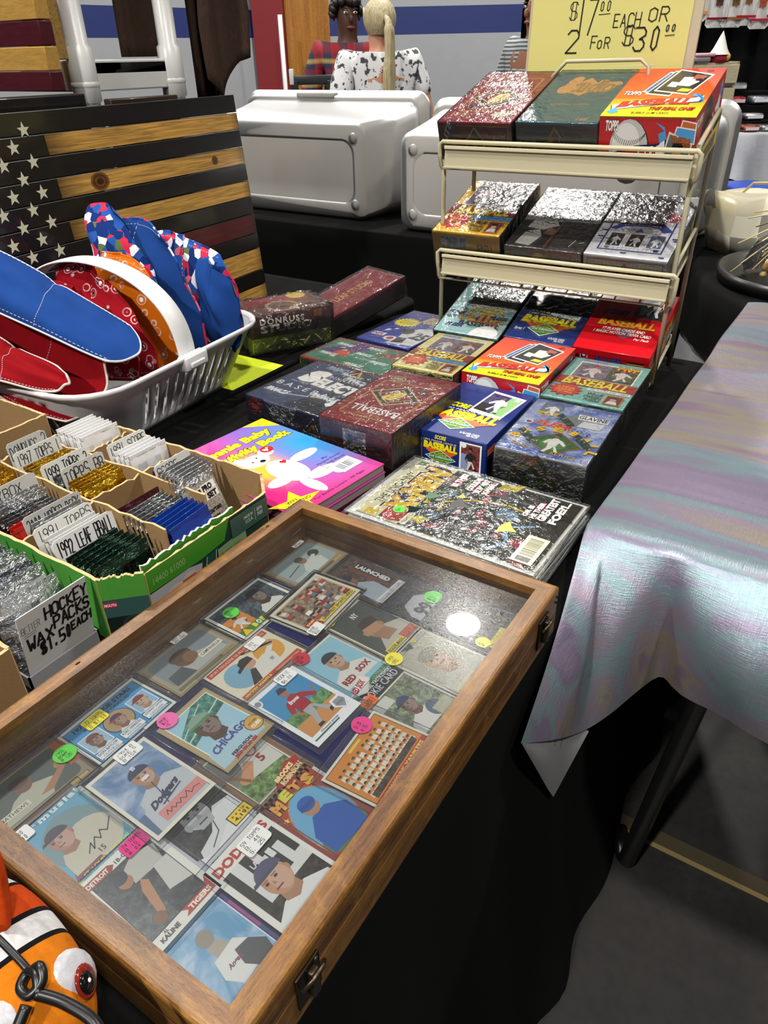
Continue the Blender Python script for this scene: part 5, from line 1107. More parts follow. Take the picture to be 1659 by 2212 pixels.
t = thing('card_box', 'long dark maroon card box in plastic leaning up behind the football box', 'card box', M=Matrix.Translation((-0.800, 0.676, 0.001)) @ Matrix.Rotation(R_(74), 4, 'Z') @ Matrix.Rotation(R_(-13), 4, 'Y'), group='maroon boxes in loose plastic')
m = MB(); m.box(0, 0, 0.0, 0.235, 0.13, 0.046, 'print', '#431518', 0.002)
f = Face(m, (0, 0, 0), (0.235, 0, 0), (0, 0, 0.046)); f.rect(0, 50, 100, 100, '#5a1d22'); f.rect(0, 0, 100, 50, '#431416')
f = Face(m, (0, 0, 0.046), (0.235, 0, 0), (0, 0.13, 0)); f.rect(0, 0, 100, 100, '#6e2228'); f.t('LEAF STUDIO', 30, 40, 80, 60, '#a8864a', 0.02)
f = Face(m, (0, 0.13, 0), (0, -0.13, 0), (0, 0, 0.046)); f.rect(0, 0, 100, 100, '#c8cf80'); m.part('carton', t)
w = MB(); g = 0.005
w.box(-g, -g, -0.0005, 0.235+g, 0.13+g, 0.046+g, 'bag', '#fff', 0.004); w.part('plastic_bag', t)

m = MB(); m.box(-0.925, 0.33, 0.0005, -0.79, 0.485, 0.0012, 'paper', '#c6d61a'); m.solo('paper_sheet', 'bright lime yellow sheet of paper on the black cloth beside the white basket', 'paper')
# ================================================================ show case
CW_, CL, CH, RW = 0.3535, 0.508, 0.065, 0.0193
CASE = thing('display_case', 'wooden show case with a scratched acrylic lid full of trading cards', 'display case', (0, 0, 0.0005))
def rail(name, q, z0, z1, mt, bev=0.0035):
    bm = bmesh.new(); a = [bm.verts.new((x, y, z0)) for x, y in q]; b = [bm.verts.new((x, y, z1)) for x, y in q]
    bm.faces.new(a[::-1]); bm.faces.new(b)
    for i in range(4): bm.faces.new((a[i], a[(i+1) % 4], b[(i+1) % 4], b[i]))
    out = [e for e in bm.edges if all(abs(v.co.z-z1) < 1e-6 for v in e.verts)][:0]
    k0, k1 = b[0].co.copy(), b[1].co.copy()
    for e in bm.edges:
        s = {tuple(round(c, 6) for c in v.co) for v in e.verts}
        if s == {tuple(round(c, 6) for c in k0), tuple(round(c, 6) for c in k1)}: out.append(e)
    bm.normal_update(); bmesh.ops.bevel(bm, geom=out, offset=bev, segments=3, affect='EDGES', profile=0.5)
    m = MB(); m.bm(bm, mt, '#fff', False); m.part(name, CASE)
x0, x1, y0, y1 = -CW_, 0.0, -CL, 0.0
Q = dict(right=[(x1, y0), (x1, y1), (x1-RW, y1-RW), (x1-RW, y0+RW)], back=[(x1, y1), (x0, y1), (x0+RW, y1-RW), (x1-RW, y1-RW)], left=[(x0, y1), (x0, y0), (x0+RW, y0+RW), (x0+RW, y1-RW)], front=[(x0, y0), (x1, y0), (x1-RW, y0+RW), (x0+RW, y0+RW)])
for k, q in Q.items():
    mt = 'woody' if k in ('left', 'right') else 'woodx'
    rail('lid_rail', q, 0.0345, CH, mt, 0.0045); rail('base_rail', q, 0.0, 0.0335, mt, 0.0012)
m = MB(); m.box(x0+RW, y0+RW, 0.002, x1-RW, y1-RW, 0.0185, 'felt', '#2a2a5e'); m.part('felt_floor', CASE)
m = MB(); m.poly([(x0+RW-0.004, y0+RW-0.004, CH-0.009), (x1-RW+0.004, y0+RW-0.004, CH-0.009), (x1-RW+0.004, y1-RW+0.004, CH-0.009), (x0+RW-0.004, y1-RW+0.004, CH-0.009)], 'plexi', '#fff'); m.part('acrylic_pane', CASE)
for yl in (-0.040, -0.440):
    m = MB(); m.box(0.0, yl-0.014, 0.014, 0.0025, yl+0.010, 0.052, 'bronze', '#3a3128', 0.0008); m.box(0.002, yl-0.004, 0.018, 0.0075, yl+0.004, 0.048, 'bronze', '#4a4034', 0.0015)
    m.tube([(0.0045, yl-0.012, 0.040), (0.0085, yl-0.004, 0.046), (0.0085, yl+0.006, 0.046), (0.0045, yl+0.012, 0.038)], 0.0016, 'bronze', '#5a4e3e', 6)
    for zz in (0.017, 0.049): m.ball((0.0028, yl+0.006, zz), (0.0012, 0.002, 0.002), 'bronze', '#6a5c48', 8, 5)
    m.part('latch', CASE)
m = MB()
for (xx, yy, zz) in ((0.0006, -0.006, 0.046), (0.0006, -0.004, 0.052), (-0.004, 0.0006, 0.047)): m.ball((xx, yy, zz), 0.0013, 'matte', '#120d08', 8, 5)
m.part('screw', CASE)
m = MB()
for yy in (-0.075, -0.35): m.ball((x0+0.009, yy, CH-0.0004), (0.0022, 0.0045, 0.0006), 'matte', '#2a1a0c', 10, 5)
m.part('knot', CASE)

# ---------------------------------------------------------------- cards
def bust(f, cx, cy, s, skin='#b07a58', cap='#23304e', jersey='#d8d8d4', look=0, hair=None, brim=None, sh=2.4):
    """head and shoulders; s = half width of the head in % of the width"""
    a = f.U.length/f.V.length; h = s*a
    f.poly([(cx-s*sh, 0 if cy-h*4 < 0 else cy-h*4), (cx+s*sh, 0 if cy-h*4 < 0 else cy-h*4), (cx+s*sh*0.92, cy-h*2.3), (cx+s*0.9, cy-h*1.5), (cx-s*0.9, cy-h*1.5), (cx-s*sh*0.92, cy-h*2.3)], jersey)
    f.poly([(cx-s*0.62, cy-h*0.6), (cx+s*0.62, cy-h*0.6), (cx+s*0.75, cy-h*1.6), (cx, cy-h*2.0), (cx-s*0.75, cy-h*1.6)], mixc(skin, '#000000', 0.22))
    f.ell(cx, cy, s, h*1.3, skin); f.ell(cx+s*(0.95 if look <= 0 else -0.95), cy-h*0.05, s*0.18, h*0.3, mixc(skin, '#000000', 0.15))
    f.ell(cx+s*(0.2 if look <= 0 else -0.2), cy-h*0.15, s*0.7, h*1.0, mixc(skin, '#ffffff', 0.12))
    lx = look*s*0.3
    for ex in (-0.38, 0.38): f.ell(cx+lx+ex*s, cy+h*0.12, s*0.15, h*0.10, '#2a1a14', n=10); f.k -= 1
    f.k += 1
    for ex in (-0.38, 0.38): f.rect(cx+lx+(ex-0.2)*s, cy+h*0.28, cx+lx+(ex+0.2)*s, cy+h*0.36, mixc(skin, '#000000', 0.55)); f.k -= 1
    f.k += 1
    f.poly([(cx+lx-s*0.06, cy+h*0.1), (cx+lx+s*0.16, cy-h*0.28), (cx+lx-s*0.12, cy-h*0.28)], mixc(skin, '#000000', 0.25))
    f.rect(cx+lx-s*0.3, cy-h*0.66, cx+lx+s*0.3, cy-h*0.54, '#7a3a34')
    if hair: f.ell(cx, cy+h*0.75, s*1.02, h*0.62, hair)
    if cap:
        f.ell(cx, cy+h*0.55, s*1.06, h*0.95, cap, a0=0, a1=180); b = brim or cap
        f.poly([(cx+lx-s*1.15, cy+h*0.48), (cx+lx+s*1.1, cy+h*0.48), (cx+lx+s*0.9, cy+h*0.74), (cx+lx-s*0.95, cy+h*0.74)], mixc(b, '#000000', 0.25))
STK = dict(g='#5fc94a', y='#e6d832', p='#e668a8', h='#dc3a86', r='#b63240', o='#e0682a', w='#e4e4e2')
def card(label, x, y, land, art, jit=0.0, dz=0.0, stick=None, border='#e8e4d8', tall=0.0889, hold=(0.009, 0.009), mt='print'):
    w, h = (tall, 0.0635) if land else (0.0635, tall)
    t = thing('trading_card', label, 'trading card', M=Matrix.Translation((x, y, 0.0192 + dz)) @ Matrix.Rotation(R_(90 + jit), 4, 'Z'), group='trading cards in the show case')
    m = MB(); m.box(-w/2, -h/2, 0.0008, w/2, h/2, 0.0012, mt, border); f = Face(m, (-w/2, -h/2, 0.0012), (w, 0, 0), (0, h, 0), mt, 1.5e-5); art(f); m.part('card_stock', t)
    hw, hh = w/2+hold[0]/2, h/2+hold[1]/2
    b = MB(); b.box(-hw, -hh, 0.0, hw, hh, 0.0027, 'holder', '#fff', 0.0006); b.part('holder', t)
    if stick:
        kind, col, sx, sy, lines = stick[:5]; sz = stick[5] if len(stick) > 5 else 0.0095
        s = MB(); ctr = Vector((-w/2 + w*sx/100, -h/2 + h*sy/100, 0.0029))
        if kind == 'o':
            s.poly([ctr + Vector((sz*math.cos(2*math.pi*i/24), sz*math.sin(2*math.pi*i/24), 0)) for i in range(24)], 'paper', STK[col]); bw, bh = sz*1.4, sz*1.3
        else:
            bw, bh = sz*2.2, sz*1.5; r = sz*0.25; pts = []
            for qx, qy, a0 in ((bw/2-r, -bh/2+r, -90), (bw/2-r, bh/2-r, 0), (-bw/2+r, bh/2-r, 90), (-bw/2+r, -bh/2+r, 180)):
                for k in range(5): a = R_(a0+90*k/4); pts.append(ctr + Vector((qx+r*math.cos(a), qy+r*math.sin(a), 0)))
            s.poly(pts, 'paper', STK[col]); bw *= 0.86; bh *= 0.86
        g = Face(s, ctr - Vector((bw/2, bh/2, 0)), (bw, 0, 0), (0, bh, 0), 'paper', 3e-5); n = len(lines)
        for i, ln in enumerate(lines): g.hand(ln, 6, 100-(i+0.88)*100/n, min(96, 8+len(ln)*13), 100-(i+0.2)*100/n, '#141418', 0.00042, jit=0.25)
        s.part('price_sticker', t)
    return t
def tv(f, wood='#7a6844', scr='#8a938c', plate=None):
    f.rect(0, 0, 100, 100, wood); f.rect(3, 4, 97, 96, mixc(wood, '#ffffff', 0.12)); f.rect(6, 8, 94, 15, mixc(wood, '#000000', 0.3))
    f.rect(74, 8.5, 93, 14, '#b09a50'); pts = []
    for cx, cy, a0 in ((84, 28, -90), (84, 84, 0), (16, 84, 90), (16, 28, 180)):
        for k in range(6): a = R_(a0+18*k); pts.append((cx + 8*math.cos(a), cy + 9*math.sin(a)))
    f.poly(pts, scr)
def a_fielder(f):
    tv(f, '#7d6a4a', '#96a4a2'); f.poly([(10, 20), (60, 20), (52, 36), (10, 34)], '#aeb8b4'); f.poly([(36, 20), (72, 20), (76, 44), (62, 58), (46, 54), (36, 38)], '#c3c6bc'); f.ell(50, 64, 7, 11, '#8a6a52'); f.ell(49, 71, 7.5, 7, '#4a3f34'); f.ell(74, 62, 9, 11, '#3a3630'); f.poly([(60, 46), (74, 56), (70, 62), (58, 54)], '#c3c6bc'); f.line([(12, 50), (40, 58)], 0.0016, '#5a4c3c')
def a_gibson(f):
    f.rect(0, 0, 100, 100, '#e8e6dc'); f.rect(4, 5, 96, 95, '#4c565e', 'photo'); f.rect(4, 18, 36, 62, '#cf8436'); f.rect(4, 5, 100, 22, '#3f7a3a'); player(f, 4, 20, 36, 60, '#d0ccc4', '#3a2420', '#5a3c2c', pose=1)
    bust(f, 70, 64, 11, '#4e3626', '#2c2a30', '#d8d4cc', -1, sh=1.8); f.poly([(4, 5), (20, 5), (12, 26)], '#1a1a1a'); f.poly([(5, 6), (19, 6), (12, 24)], '#e6c81e')
    for i, ch in enumerate('BOB GIBSON'): f.t(ch, 24+i*7.2, 8, 30+i*7.2, 20, '#e8e23a' if i % 2 == 0 else '#f0f0ea', 0.06) if ch != ' ' else None; f.k -= 1
    f.k += 1
def a_ruth(f):
    f.rect(0, 0, 100, 100, '#d9d0b8'); f.rect(4, 5, 96, 95, '#b3a68c'); f.rect(6, 26, 94, 92, '#8e7a66', 'photo')
    r = random.Random(2)
    for i in range(34):
        x, y = r.uniform(8, 92), r.uniform(24, 88); f.ell(x, y, 4.2, 6, r.choice(['#c49a78', '#b98864', '#d0aa88']), n=10); f.ell(x, y+4, 4.4, 3.4, r.choice(['#2c2422', '#4a3428', '#8a2a30', '#d6d2c8']), n=8); f.poly([(x-5, y-14), (x+5, y-14), (x+4, y-5), (x-4, y-5)], r.choice(['#8a2a34', '#d8d4ca', '#5a6a78', '#a04a40']))
    f.k -= 60
    f.k += 20; f.rect(24, 7, 95, 17, '#e0c83a'); f.t('GREATEST SPORTS HERO', 27, 9, 93, 15, '#1c1a18', 0.03); f.rect(5, 6, 23, 30, '#a8241f')
    for i, s in enumerate(('BABE', 'RUTH', 'SPECIAL')): f.t(s, 7, 23-i*7, 21, 27.5-i*7, '#f0d890', 0.03)
def a_camp(f):
    tv(f, '#8a7c5c', '#7e868a'); f.poly([(10, 20), (90, 20), (88, 40), (62, 54), (40, 46), (14, 44)], '#a9aaa4'); f.poly([(10, 20), (40, 20), (34, 48), (12, 46)], '#4c5654'); f.ell(46, 58, 14, 19, '#6b4a34'); f.ell(45, 68, 15, 14, '#56402e'); f.ell(52, 54, 9, 13, '#7c583e')
    f.rect(58, 34, 92, 46, '#d8d2bc'); f.t('CAMPANELLA', 60, 37, 90, 43.5, '#2a2620', 0.01); f.t('BROOKLYN', 70, 9.5, 92, 13, '#3a3424')
def a_mantle(f):
    f.rect(0, 0, 100, 100, '#dcd3ba'); f.rect(3, 84, 97, 96, '#b8452e'); f.t("SPORT MAGAZINE '60 ALL-STAR SELECTION", 6, 87.5, 94, 93, '#ecd8c0', 0.0)
    f.rect(3, 5, 97, 17, '#b8452e'); f.t('MICKEY MANTLE', 6, 7.5, 48, 14.5, '#eac83a', 0.05); f.t('Outfield/American League', 56, 7.5, 94, 14, '#e8cfae', 0.0)
    f.ell(28, 50, 20, 30, '#7da8bc'); f.ell(76, 54, 19, 27, '#d89a3a')
    f.poly([(30, 18), (72, 18), (78, 46), (66, 56), (48, 50), (38, 40)], '#d9d6cc'); f.poly([(24, 18), (38, 18), (46, 44), (40, 48)], '#33312f'); f.ell(46, 60, 9, 12, '#c69678'); f.poly([(34, 58), (55, 62), (54, 74), (44, 78), (36, 72)], '#23252b'); f.poly([(28, 54), (42, 60), (38, 66), (28, 60)], '#23252b')
    f.poly([(66, 52), (84, 66), (88, 60), (74, 46)], '#d9d6cc'); f.ell(86, 66, 5, 6, '#c69678'); f.line([(88, 64), (52, 84)], 0.0026, '#241d18'); f.line([(86, 60), (56, 80)], 0.0018, '#c8a05a'); f.t('NY', 66, 32, 71, 40, '#2a2c36', 0.02)
def a_maris(f):
    f.rect(0, 0, 100, 100, '#ddd5bc'); f.rect(5, 4, 95, 96, '#454a44'); f.t('NY', 46, 78, 60, 87, '#d8d4ca', 0.03); f.poly([(10, 6), (95, 6), (95, 34), (66, 44), (34, 30)], '#b4aea0'); f.ell(48, 48, 19, 19, '#b08560'); f.poly([(30, 44), (64, 40), (70, 24), (40, 22)], '#9a704e'); f.poly([(24, 52), (34, 56), (34, 46), (26, 44)], '#b08560'); f.poly([(32, 58), (70, 54), (72, 66), (56, 70), (36, 68)], '#3c3028'); f.ell(66, 48, 4, 5, '#a0764f')
    f.rect(14, 5, 60, 14, '#d9c24a'); f.t('ROGER MARIS', 17, 7.2, 57, 12, '#2a2418', 0.02); f.rect(60, 5, 95, 18, '#b0513a')
def a_launch(f):
    f.rect(0, 0, 100, 100, '#4a4038'); f.rect(4, 4, 96, 96, '#55423a', 'photo'); f.poly([(64, 20), (90, 18), (90, 84), (60, 84)], '#6a3a2c'); f.rect(70, 20, 88, 82, '#17181c'); f.t('LAUNCHED', 0, 0, 1, 1, '#cfcfca', 0.05, q=((73, 80), (73, 24), (85, 80))); f.poly([(12, 8), (56, 6), (60, 40), (40, 56), (16, 44)], '#9aa2aa'); f.ell(34, 64, 12, None, '#7a5a44'); f.ell(34, 72, 12.5, 6, '#23283a'); f.rect(14, 4, 90, 14, '#c9cacb'); f.t('Aaron Judge NEW YORK', 18, 6, 84, 12, '#1a1a1e', 0.0)
def a_99(f):
    f.rect(0, 0, 100, 100, '#33343a'); f.rect(5, 4, 95, 96, '#2c2e30', 'photo'); f.poly([(14, 20), (78, 18), (86, 60), (64, 76), (30, 74), (12, 54)], '#a2a5a8'); f.t('99', 28, 38, 60, 62, '#24262c', 0.05); f.ell(44, 84, 13, 9, '#2a2f44'); f.poly([(60, 6), (96, 10), (80, 24)], '#4a5a4a')
def a_plain(f): f.rect(0, 0, 100, 100, '#3c3f44'); f.rect(6, 5, 94, 95, '#4a4640', 'photo'); f.ell(48, 56, 18, 15, '#8a7460'); f.rect(6, 5, 60, 14, '#c8b83a')
def a_tan(f): f.rect(0, 0, 100, 100, '#d9d3c0'); f.rect(5, 4, 95, 96, '#a8a592'); bust(f, 50, 56, 21, '#b49274', None, '#b8b4a4', 0, hair='#8c8672'); f.rect(8, 6, 60, 13, '#c8c0a0'); f.poly([(30, 96), (58, 96), (50, 86)], '#3a3c34'); f.poly([(58, 96), (74, 96), (66, 89)], '#d0be3c')
def a_yaz(f):
    f.rect(0, 0, 100, 100, '#d9d5c8'); f.rect(4, 3, 96, 97, '#8cbccb'); f.rect(4, 3, 96, 16, '#2c7a50'); f.t('OUTFIELD', 58, 11, 90, 14.5, '#d8e0d4'); f.t('CARL YASTRZEMSKI', 30, 5, 94, 10, '#f0f0ea', 0.02)
    bust(f, 54, 66, 15, '#b08868', '#2f3440', '#d6d3ca', 0, sh=2.6); f.t('RED', 22, 28, 48, 37, '#8c2a30', 0.05); f.t('SOX', 58, 30, 88, 39, '#8c2a30', 0.05); f.poly([(4, 14), (52, 30), (58, 16), (30, 4)], '#d8d4ca'); f.poly([(6, 14.5), (50, 28), (55, 17), (30, 6)], '#e4e0d6'); f.t('RED SOX', 14, 11, 46, 20, '#a8262f', 0.06, slope=5)
def a_chip(f):
    f.rect(0, 0, 100, 100, '#e9e9ea'); f.rect(8, 13, 92, 94, '#3f8ab8'); f.rect(8, 13, 92, 50, '#5f8a52', 'photo'); f.rect(8, 13, 92, 34, '#c98a4e'); f.rect(6, 6, 60, 8, '#1f5a44')
    player(f, 12, 15, 88, 90, '#a01e2c', '#22304e', '#a06c4e', pose=0, pants='#a9a8a8'); f.t('Braves', 36, 60, 56, 66, '#e8e0dc', 0.04, 0.3)
    f.poly([(74, 30), (94, 30), (98, 20), (84, 8), (70, 20)], '#e9e9ea'); f.poly([(77, 27), (92, 27), (94.5, 20), (84, 11), (74, 20)], '#8f979a'); f.t('TOP PROSPECT', 77, 18, 92, 22, '#2a2c30'); f.t('Chipper Jones', 24, 8.5, 62, 11.6, '#222428', 0.01); f.ell(8, 90, 7, 6, '#e9e9ea'); f.ell(8, 90, 5, 4, '#8c8c90')
def a_rookie(f):
    f.rect(0, 0, 100, 100, '#d6d2c4'); f.rect(4, 4, 96, 80, '#77826a', 'photo'); f.rect(0, 82, 100, 100, '#1c1c1f'); f.t('ROOKIE CARD', 6, 86, 94, 96, '#dcdcdc', 0.01); f.rect(8, 64, 40, 78, '#c8cac0'); bust(f, 46, 50, 13, '#6a4634', '#2a3a66', '#d0cdc4', -1, sh=2.6); f.ell(66, 24, 14, 12, '#4a5a70'); f.rect(60, 6, 94, 26, '#a8a890')
def a_team(f):
    f.rect(0, 0, 100, 100, '#dad2bc'); f.rect(3, 5, 97, 96, '#1f1a16'); f.rect(3.8, 6, 96.2, 95, '#cd8030'); r = random.Random(9)
    for row in range(5):
        n = 10 + (row > 0)*2
        for i in range(n):
            x = 12 + i*(76/(n-1)) + r.uniform(-1, 1); y = 78 - row*11.5 + r.uniform(-1, 1)
            f.poly([(x-3.4, y-9), (x+3.4, y-9), (x+2.6, y-1.5), (x-2.6, y-1.5)], r.choice(['#d4cab4', '#c8bea6', '#ddd4c0'])); f.ell(x, y+0.6, 2.0, 2.8, '#b07850', n=8); f.ell(x, y+2.2, 2.1, 1.8, '#3a3228', n=8); f.k -= 3
    f.k += 4; f.poly([(10, 18), (88, 18), (90, 28), (10, 28)], '#4a4038', 'photo'); f.rect(3.8, 6, 96.2, 16, '#b23a28'); f.t('NEW YORK YANKEES', 10, 8, 90, 14, '#e8d070', 0.04); f.rect(40, 88, 60, 92, '#e0c04a')
def a_mets(f):
    f.rect(0, 0, 100, 100, '#d6d4cc'); f.rect(5, 4, 95, 96, '#a83a28'); f.ell(50, 44, 40, 42, '#c07038'); f.ell(50, 44, 38.5, 40.5, '#6ba6c8'); f.ell(50, 22, 36, 18, '#5a7a4a')
    for i, ch in enumerate('METS'): f.t(ch, 14+i*19, 79+[0, 5, 5, 0][i], 30+i*19, 93+[0, 3, 3, 0][i], '#e8a83a' if i != 1 else '#e8dc4a', 0.08, oc='#3a2a1c', ob=0.04)
    f.poly([(18, 14), (80, 10), (84, 40), (62, 54), (38, 54), (18, 38)], '#2c58a4'); f.ell(48, 62, 12, 9, '#b0805c'); f.ell(48, 68, 13, 8, '#2c58a4'); f.poly([(34, 64), (58, 64), (58, 68), (36, 69)], '#234a8c'); f.star(14, 70, 5, 4, '#e8c83a')
def a_jenk(f):
    f.rect(0, 0, 100, 100, '#a8946a'); f.rect(2, 2, 98, 98, '#b09c72'); f.rect(8, 16, 94, 94, '#f0ede2'); f.rect(9.5, 17, 92.5, 93, '#9cc4d2'); f.poly([(9.5, 50), (92.5, 66), (92.5, 93), (60, 93), (9.5, 70)], '#4f8578', 'photo'); f.line([(10, 58), (92, 76)], 0.0016, '#b8ccc4'); f.line([(10, 66), (70, 88)], 0.0012, '#b8ccc4')
    bust(f, 46, 60, 19, '#5d4232', '#86a08e', '#a9c6d2', 0, sh=2.3, brim='#5f9a62'); f.t('CHICAGO', 14, 22, 84, 32, '#4a4c8c', 0.04, arc=3); f.ell(86, 20, 15, 10.5, '#2a2218'); f.ell(86, 20, 14, 9.8, '#d0a04a'); f.t('PITCHER', 78, 20.5, 94, 23, '#2a2218', 0.02); f.t('CUBS', 77, 14.5, 95, 19, '#f0ead8', 0.06)
    f.t('FERGUSON', 26, 8.5, 66, 12.5, '#1f1a16', 0.04); f.t('JENKINS', 24, 2.5, 70, 7.8, '#b02a22', 0.06)
def a_rob(f):
    f.rect(0, 0, 100, 100, '#8a6a4e'); 
    for i in range(12): f.rect(i*8.5, 0, i*8.5+3.5, 100, '#7c5c42'); f.k -= 1
    f.k += 1; f.rect(9, 14, 91, 92, '#e0dac8'); f.rect(11, 16, 89, 90, '#78756c'); f.rect(11, 16, 89, 44, '#6f8a52', 'photo'); f.poly([(30, 40), (88, 34), (89, 84), (56, 88), (44, 70)], '#c9c6bc'); f.poly([(24, 48), (48, 62), (56, 54), (34, 38)], '#c08a64'); f.ell(28, 44, 9, 6, '#c08a64'); f.line([(16, 60), (30, 40)], 0.003, '#8a5a34'); f.ell(66, 66, 10, 7, '#b8392c'); f.ell(66, 66, 7, 5, '#e0dcd0'); f.t('5', 62, 46, 72, 57, '#8a2a28', 0.04); f.ell(36, 84, 10, 7, '#b88a68')
    f.poly([(40, 12), (58, 4), (92, 14), (98, 24), (80, 28), (50, 20)], '#a82326'); f.t('BROOKS', 48, 15, 84, 21, '#f0e49a', 0.05, slope=3); f.t('ROBINSON', 50, 8, 92, 14.5, '#f0e49a', 0.05, slope=3); f.t('3 BASE', 12, 5, 34, 9, '#241a14', 0.03)
def a_blue(f):
    f.rect(0, 0, 100, 100, '#d8d6cc'); f.rect(3, 5, 97, 95, '#1c1f26'); f.rect(4, 6, 96, 94, '#3d8fc2'); f.t('1972 ROOKIE STARS', 12, 82, 88, 91, '#22282e', 0.05, 0.1); f.t('BALTIMORE ORIOLES', 20, 73, 80, 79, '#22282e', 0.03)
    for i, (cx, c1, n1, n2, oval) in enumerate(((19, '#9ab4c4', 'DON BAYLOR', 'OUTFIELD', 0), (50, '#a88a62', 'RORIC HARRISON', 'PITCHER', 1), (81, '#8fb0c8', 'JOHNNY OATES', 'CATCHER', 0))):
        if oval: f.ell(cx, 48, 17, 24, '#1c1f26'); f.ell(cx, 48, 16, 22.6, c1)
        else: f.rect(cx-13, 28, cx+13, 66, '#e6e8e6'); f.rect(cx-12, 29, cx+12, 65, c1)
        bust(f, cx, 48, 7.2, ['#7a523c', '#8a6248', '#b08a68'][i], ['#6b3a24', '#2a2450', '#7a2a30'][i], '#cfd2d4', [0, -1, -1][i], brim='#b03044' if i == 1 else None, sh=1.6)
        f.rect(cx-14, 10, cx+14, 26, '#1c1f26'); f.rect(cx-13.5, 10.8, cx+13.5, 25.2, '#dfe4e6'); f.t(n1, cx-12, 18.5, cx+12, 23.5, '#1a1c20', 0.02); f.t(n2, cx-9, 12.5, cx+9, 16.5, '#1a1c20', 0.0)
def a_snider(f):
    f.rect(0, 0, 100, 100, '#ded8c4'); f.rect(5, 4, 95, 96, '#5f7fa4', 'cloud'); f.rect(5, 4, 95, 30, '#4e6684'); f.poly([(12, 4), (94, 4), (96, 40), (74, 50), (40, 48), (16, 30)], '#b9bcc0')
    bust(f, 54, 64, 14.5, '#a97c5f', '#2b3550', '#b9bcc0', 0, sh=2.4); f.ell(54, 60.5, 6, 2.2, '#e8dcd2'); f.t('B', 51, 76, 57, 81, '#d8d8da', 0.04); f.t('Dodgers', 26, 22, 78, 33, '#24304e', 0.06, 0.3, slope=8); f.line([(40, 24), (76, 30)], 0.0014, '#24304e'); f.line([(54, 52), (50, 34), (46, 22)], 0.0010, '#3a445a')
    f.rect(26, 8, 95, 21, '#d0847e'); f.line([(32, 12), (36, 17), (38, 12), (43, 16), (46, 12), (50, 15), (54, 12), (58, 16), (64, 12), (70, 18), (73, 12), (80, 15), (88, 13)], 0.0007, '#3a2a34')
def a_math(f):
    tv(f, '#6a5434', '#4a524c'); f.poly([(8, 20), (60, 20), (70, 46), (50, 60), (30, 50)], '#a9a894'); f.poly([(50, 30), (82, 54), (86, 48), (62, 26)], '#a07050'); f.ell(82, 56, 6, 8, '#a07050'); f.ell(46, 66, 9, 14, '#6e4a38'); f.ell(45, 74, 10, 10, '#4a3430'); f.rect(8, 30, 40, 40, '#c8c4b0'); f.t('MATHEWS', 10, 32, 38, 38, '#2a2620', 0.01); f.rect(88, 40, 100, 96, '#a3532c')
def a_musial(f):
    f.rect(0, 0, 100, 100, '#ddd8c8'); f.rect(5, 4, 95, 96, '#5d9cb8'); f.ell(52, 50, 43, 34, '#6e8a90'); f.ell(60, 36, 36, 26, '#bdb6a2'); f.poly([(10, 12), (52, 12), (44, 24), (20, 30)], '#7a3038')
    bust(f, 36, 60, 15, '#a87660', '#3a3440', '#bdb6a2', -1, sh=1.4); f.t('stan', 14, 91, 30, 95, '#e6ece8', 0.04, sp=1.3); f.t('musial', 34, 89, 94, 96, '#eef0ea', 0.05, sp=1.2); f.line([(42, 26), (52, 34), (50, 26), (60, 36), (64, 30), (70, 38), (76, 32), (90, 42)], 0.0009, '#1a1c24'); f.t('15', 52, 18, 60, 24, '#5a2a34', 0.02)
    f.t('ST. LOUIS CARDINALS', 20, 10.5, 92, 14, '#dbe04a', 0.02); f.t('OUTFIELD FIRST BASE', 26, 6, 92, 9, '#e8ece8', 0.01); f.star(10, 8, 8, 6, '#d8d23c')
def a_cobb(f):
    f.rect(0, 0, 100, 100, '#dedede'); f.rect(5, 22, 95, 96, '#1a1a1a'); f.rect(6, 23, 94, 95, '#343434', 'photo'); f.poly([(10, 23), (94, 23), (94, 56), (70, 60), (44, 40), (16, 34)], '#cfcfcf'); f.line([(60, 56), (50, 36), (30, 28)], 0.0010, '#444'); f.ell(48, 66, 19, 18, '#b9b9b9'); f.poly([(30, 62), (40, 48), (60, 48), (66, 62)], '#a2a2a2'); f.poly([(28, 76), (68, 78), (66, 92), (34, 92)], '#242424'); f.ell(30, 60, 4, 5, '#9a9a9a')
    for x in (40, 56): f.rect(x-5, 70.5, x+5, 72.5, '#202020'); f.ell(x, 68.5, 2.4, None, '#1a1a1a', n=10)
    f.rect(42, 54, 56, 55.6, '#3a3a3a'); f.poly([(49, 68), (54, 59), (46, 59)], '#8c8c8c')
    f.poly([(5, 30), (30, 22), (60, 34), (95, 40), (95, 20), (5, 18)], '#d9d9d8'); f.rect(66, 25, 100, 39, '#1c1c1c'); f.rect(67.5, 26, 98.5, 38, '#e6c61e')
    for i in range(4): f.star(73+i*6.4, 34.5, 2.6, 1.9, '#a01c1c')
    f.t('4,191', 71, 27.5, 95, 32, '#3a1a14', 0.03); f.t('TY', 12, 14.5, 24, 18.5, '#3a7ab4', 0.01); f.t('COBB', 12, 6.5, 46, 13, '#3a7ab4', 0.02)
def a_dodg(f):
    f.rect(0, 0, 100, 100, '#e2dfd6'); f.t('DODGERS', 6, 85, 94, 95, '#b0322a', 0.05); f.rect(8, 4, 94, 82, '#d5d4cf')
    for i, (x0, x1) in enumerate(((8, 20), (34, 46), (60, 72), (84, 94))): f.rect(x0, 30+i*6, x1, 82, '#27241f')
    f.rect(8, 4, 94, 34, '#3a322c', 'photo'); f.rect(56, 68, 94, 80, '#2a2622'); f.rect(62, 60, 70, 70, '#d8d8d4')
    bust(f, 46, 46, 19, '#bd8a68', '#4a4c66', '#dcdcd8', -1, sh=2.5); f.t('LA', 38, 66, 48, 72, '#cfd0d8', 0.03)
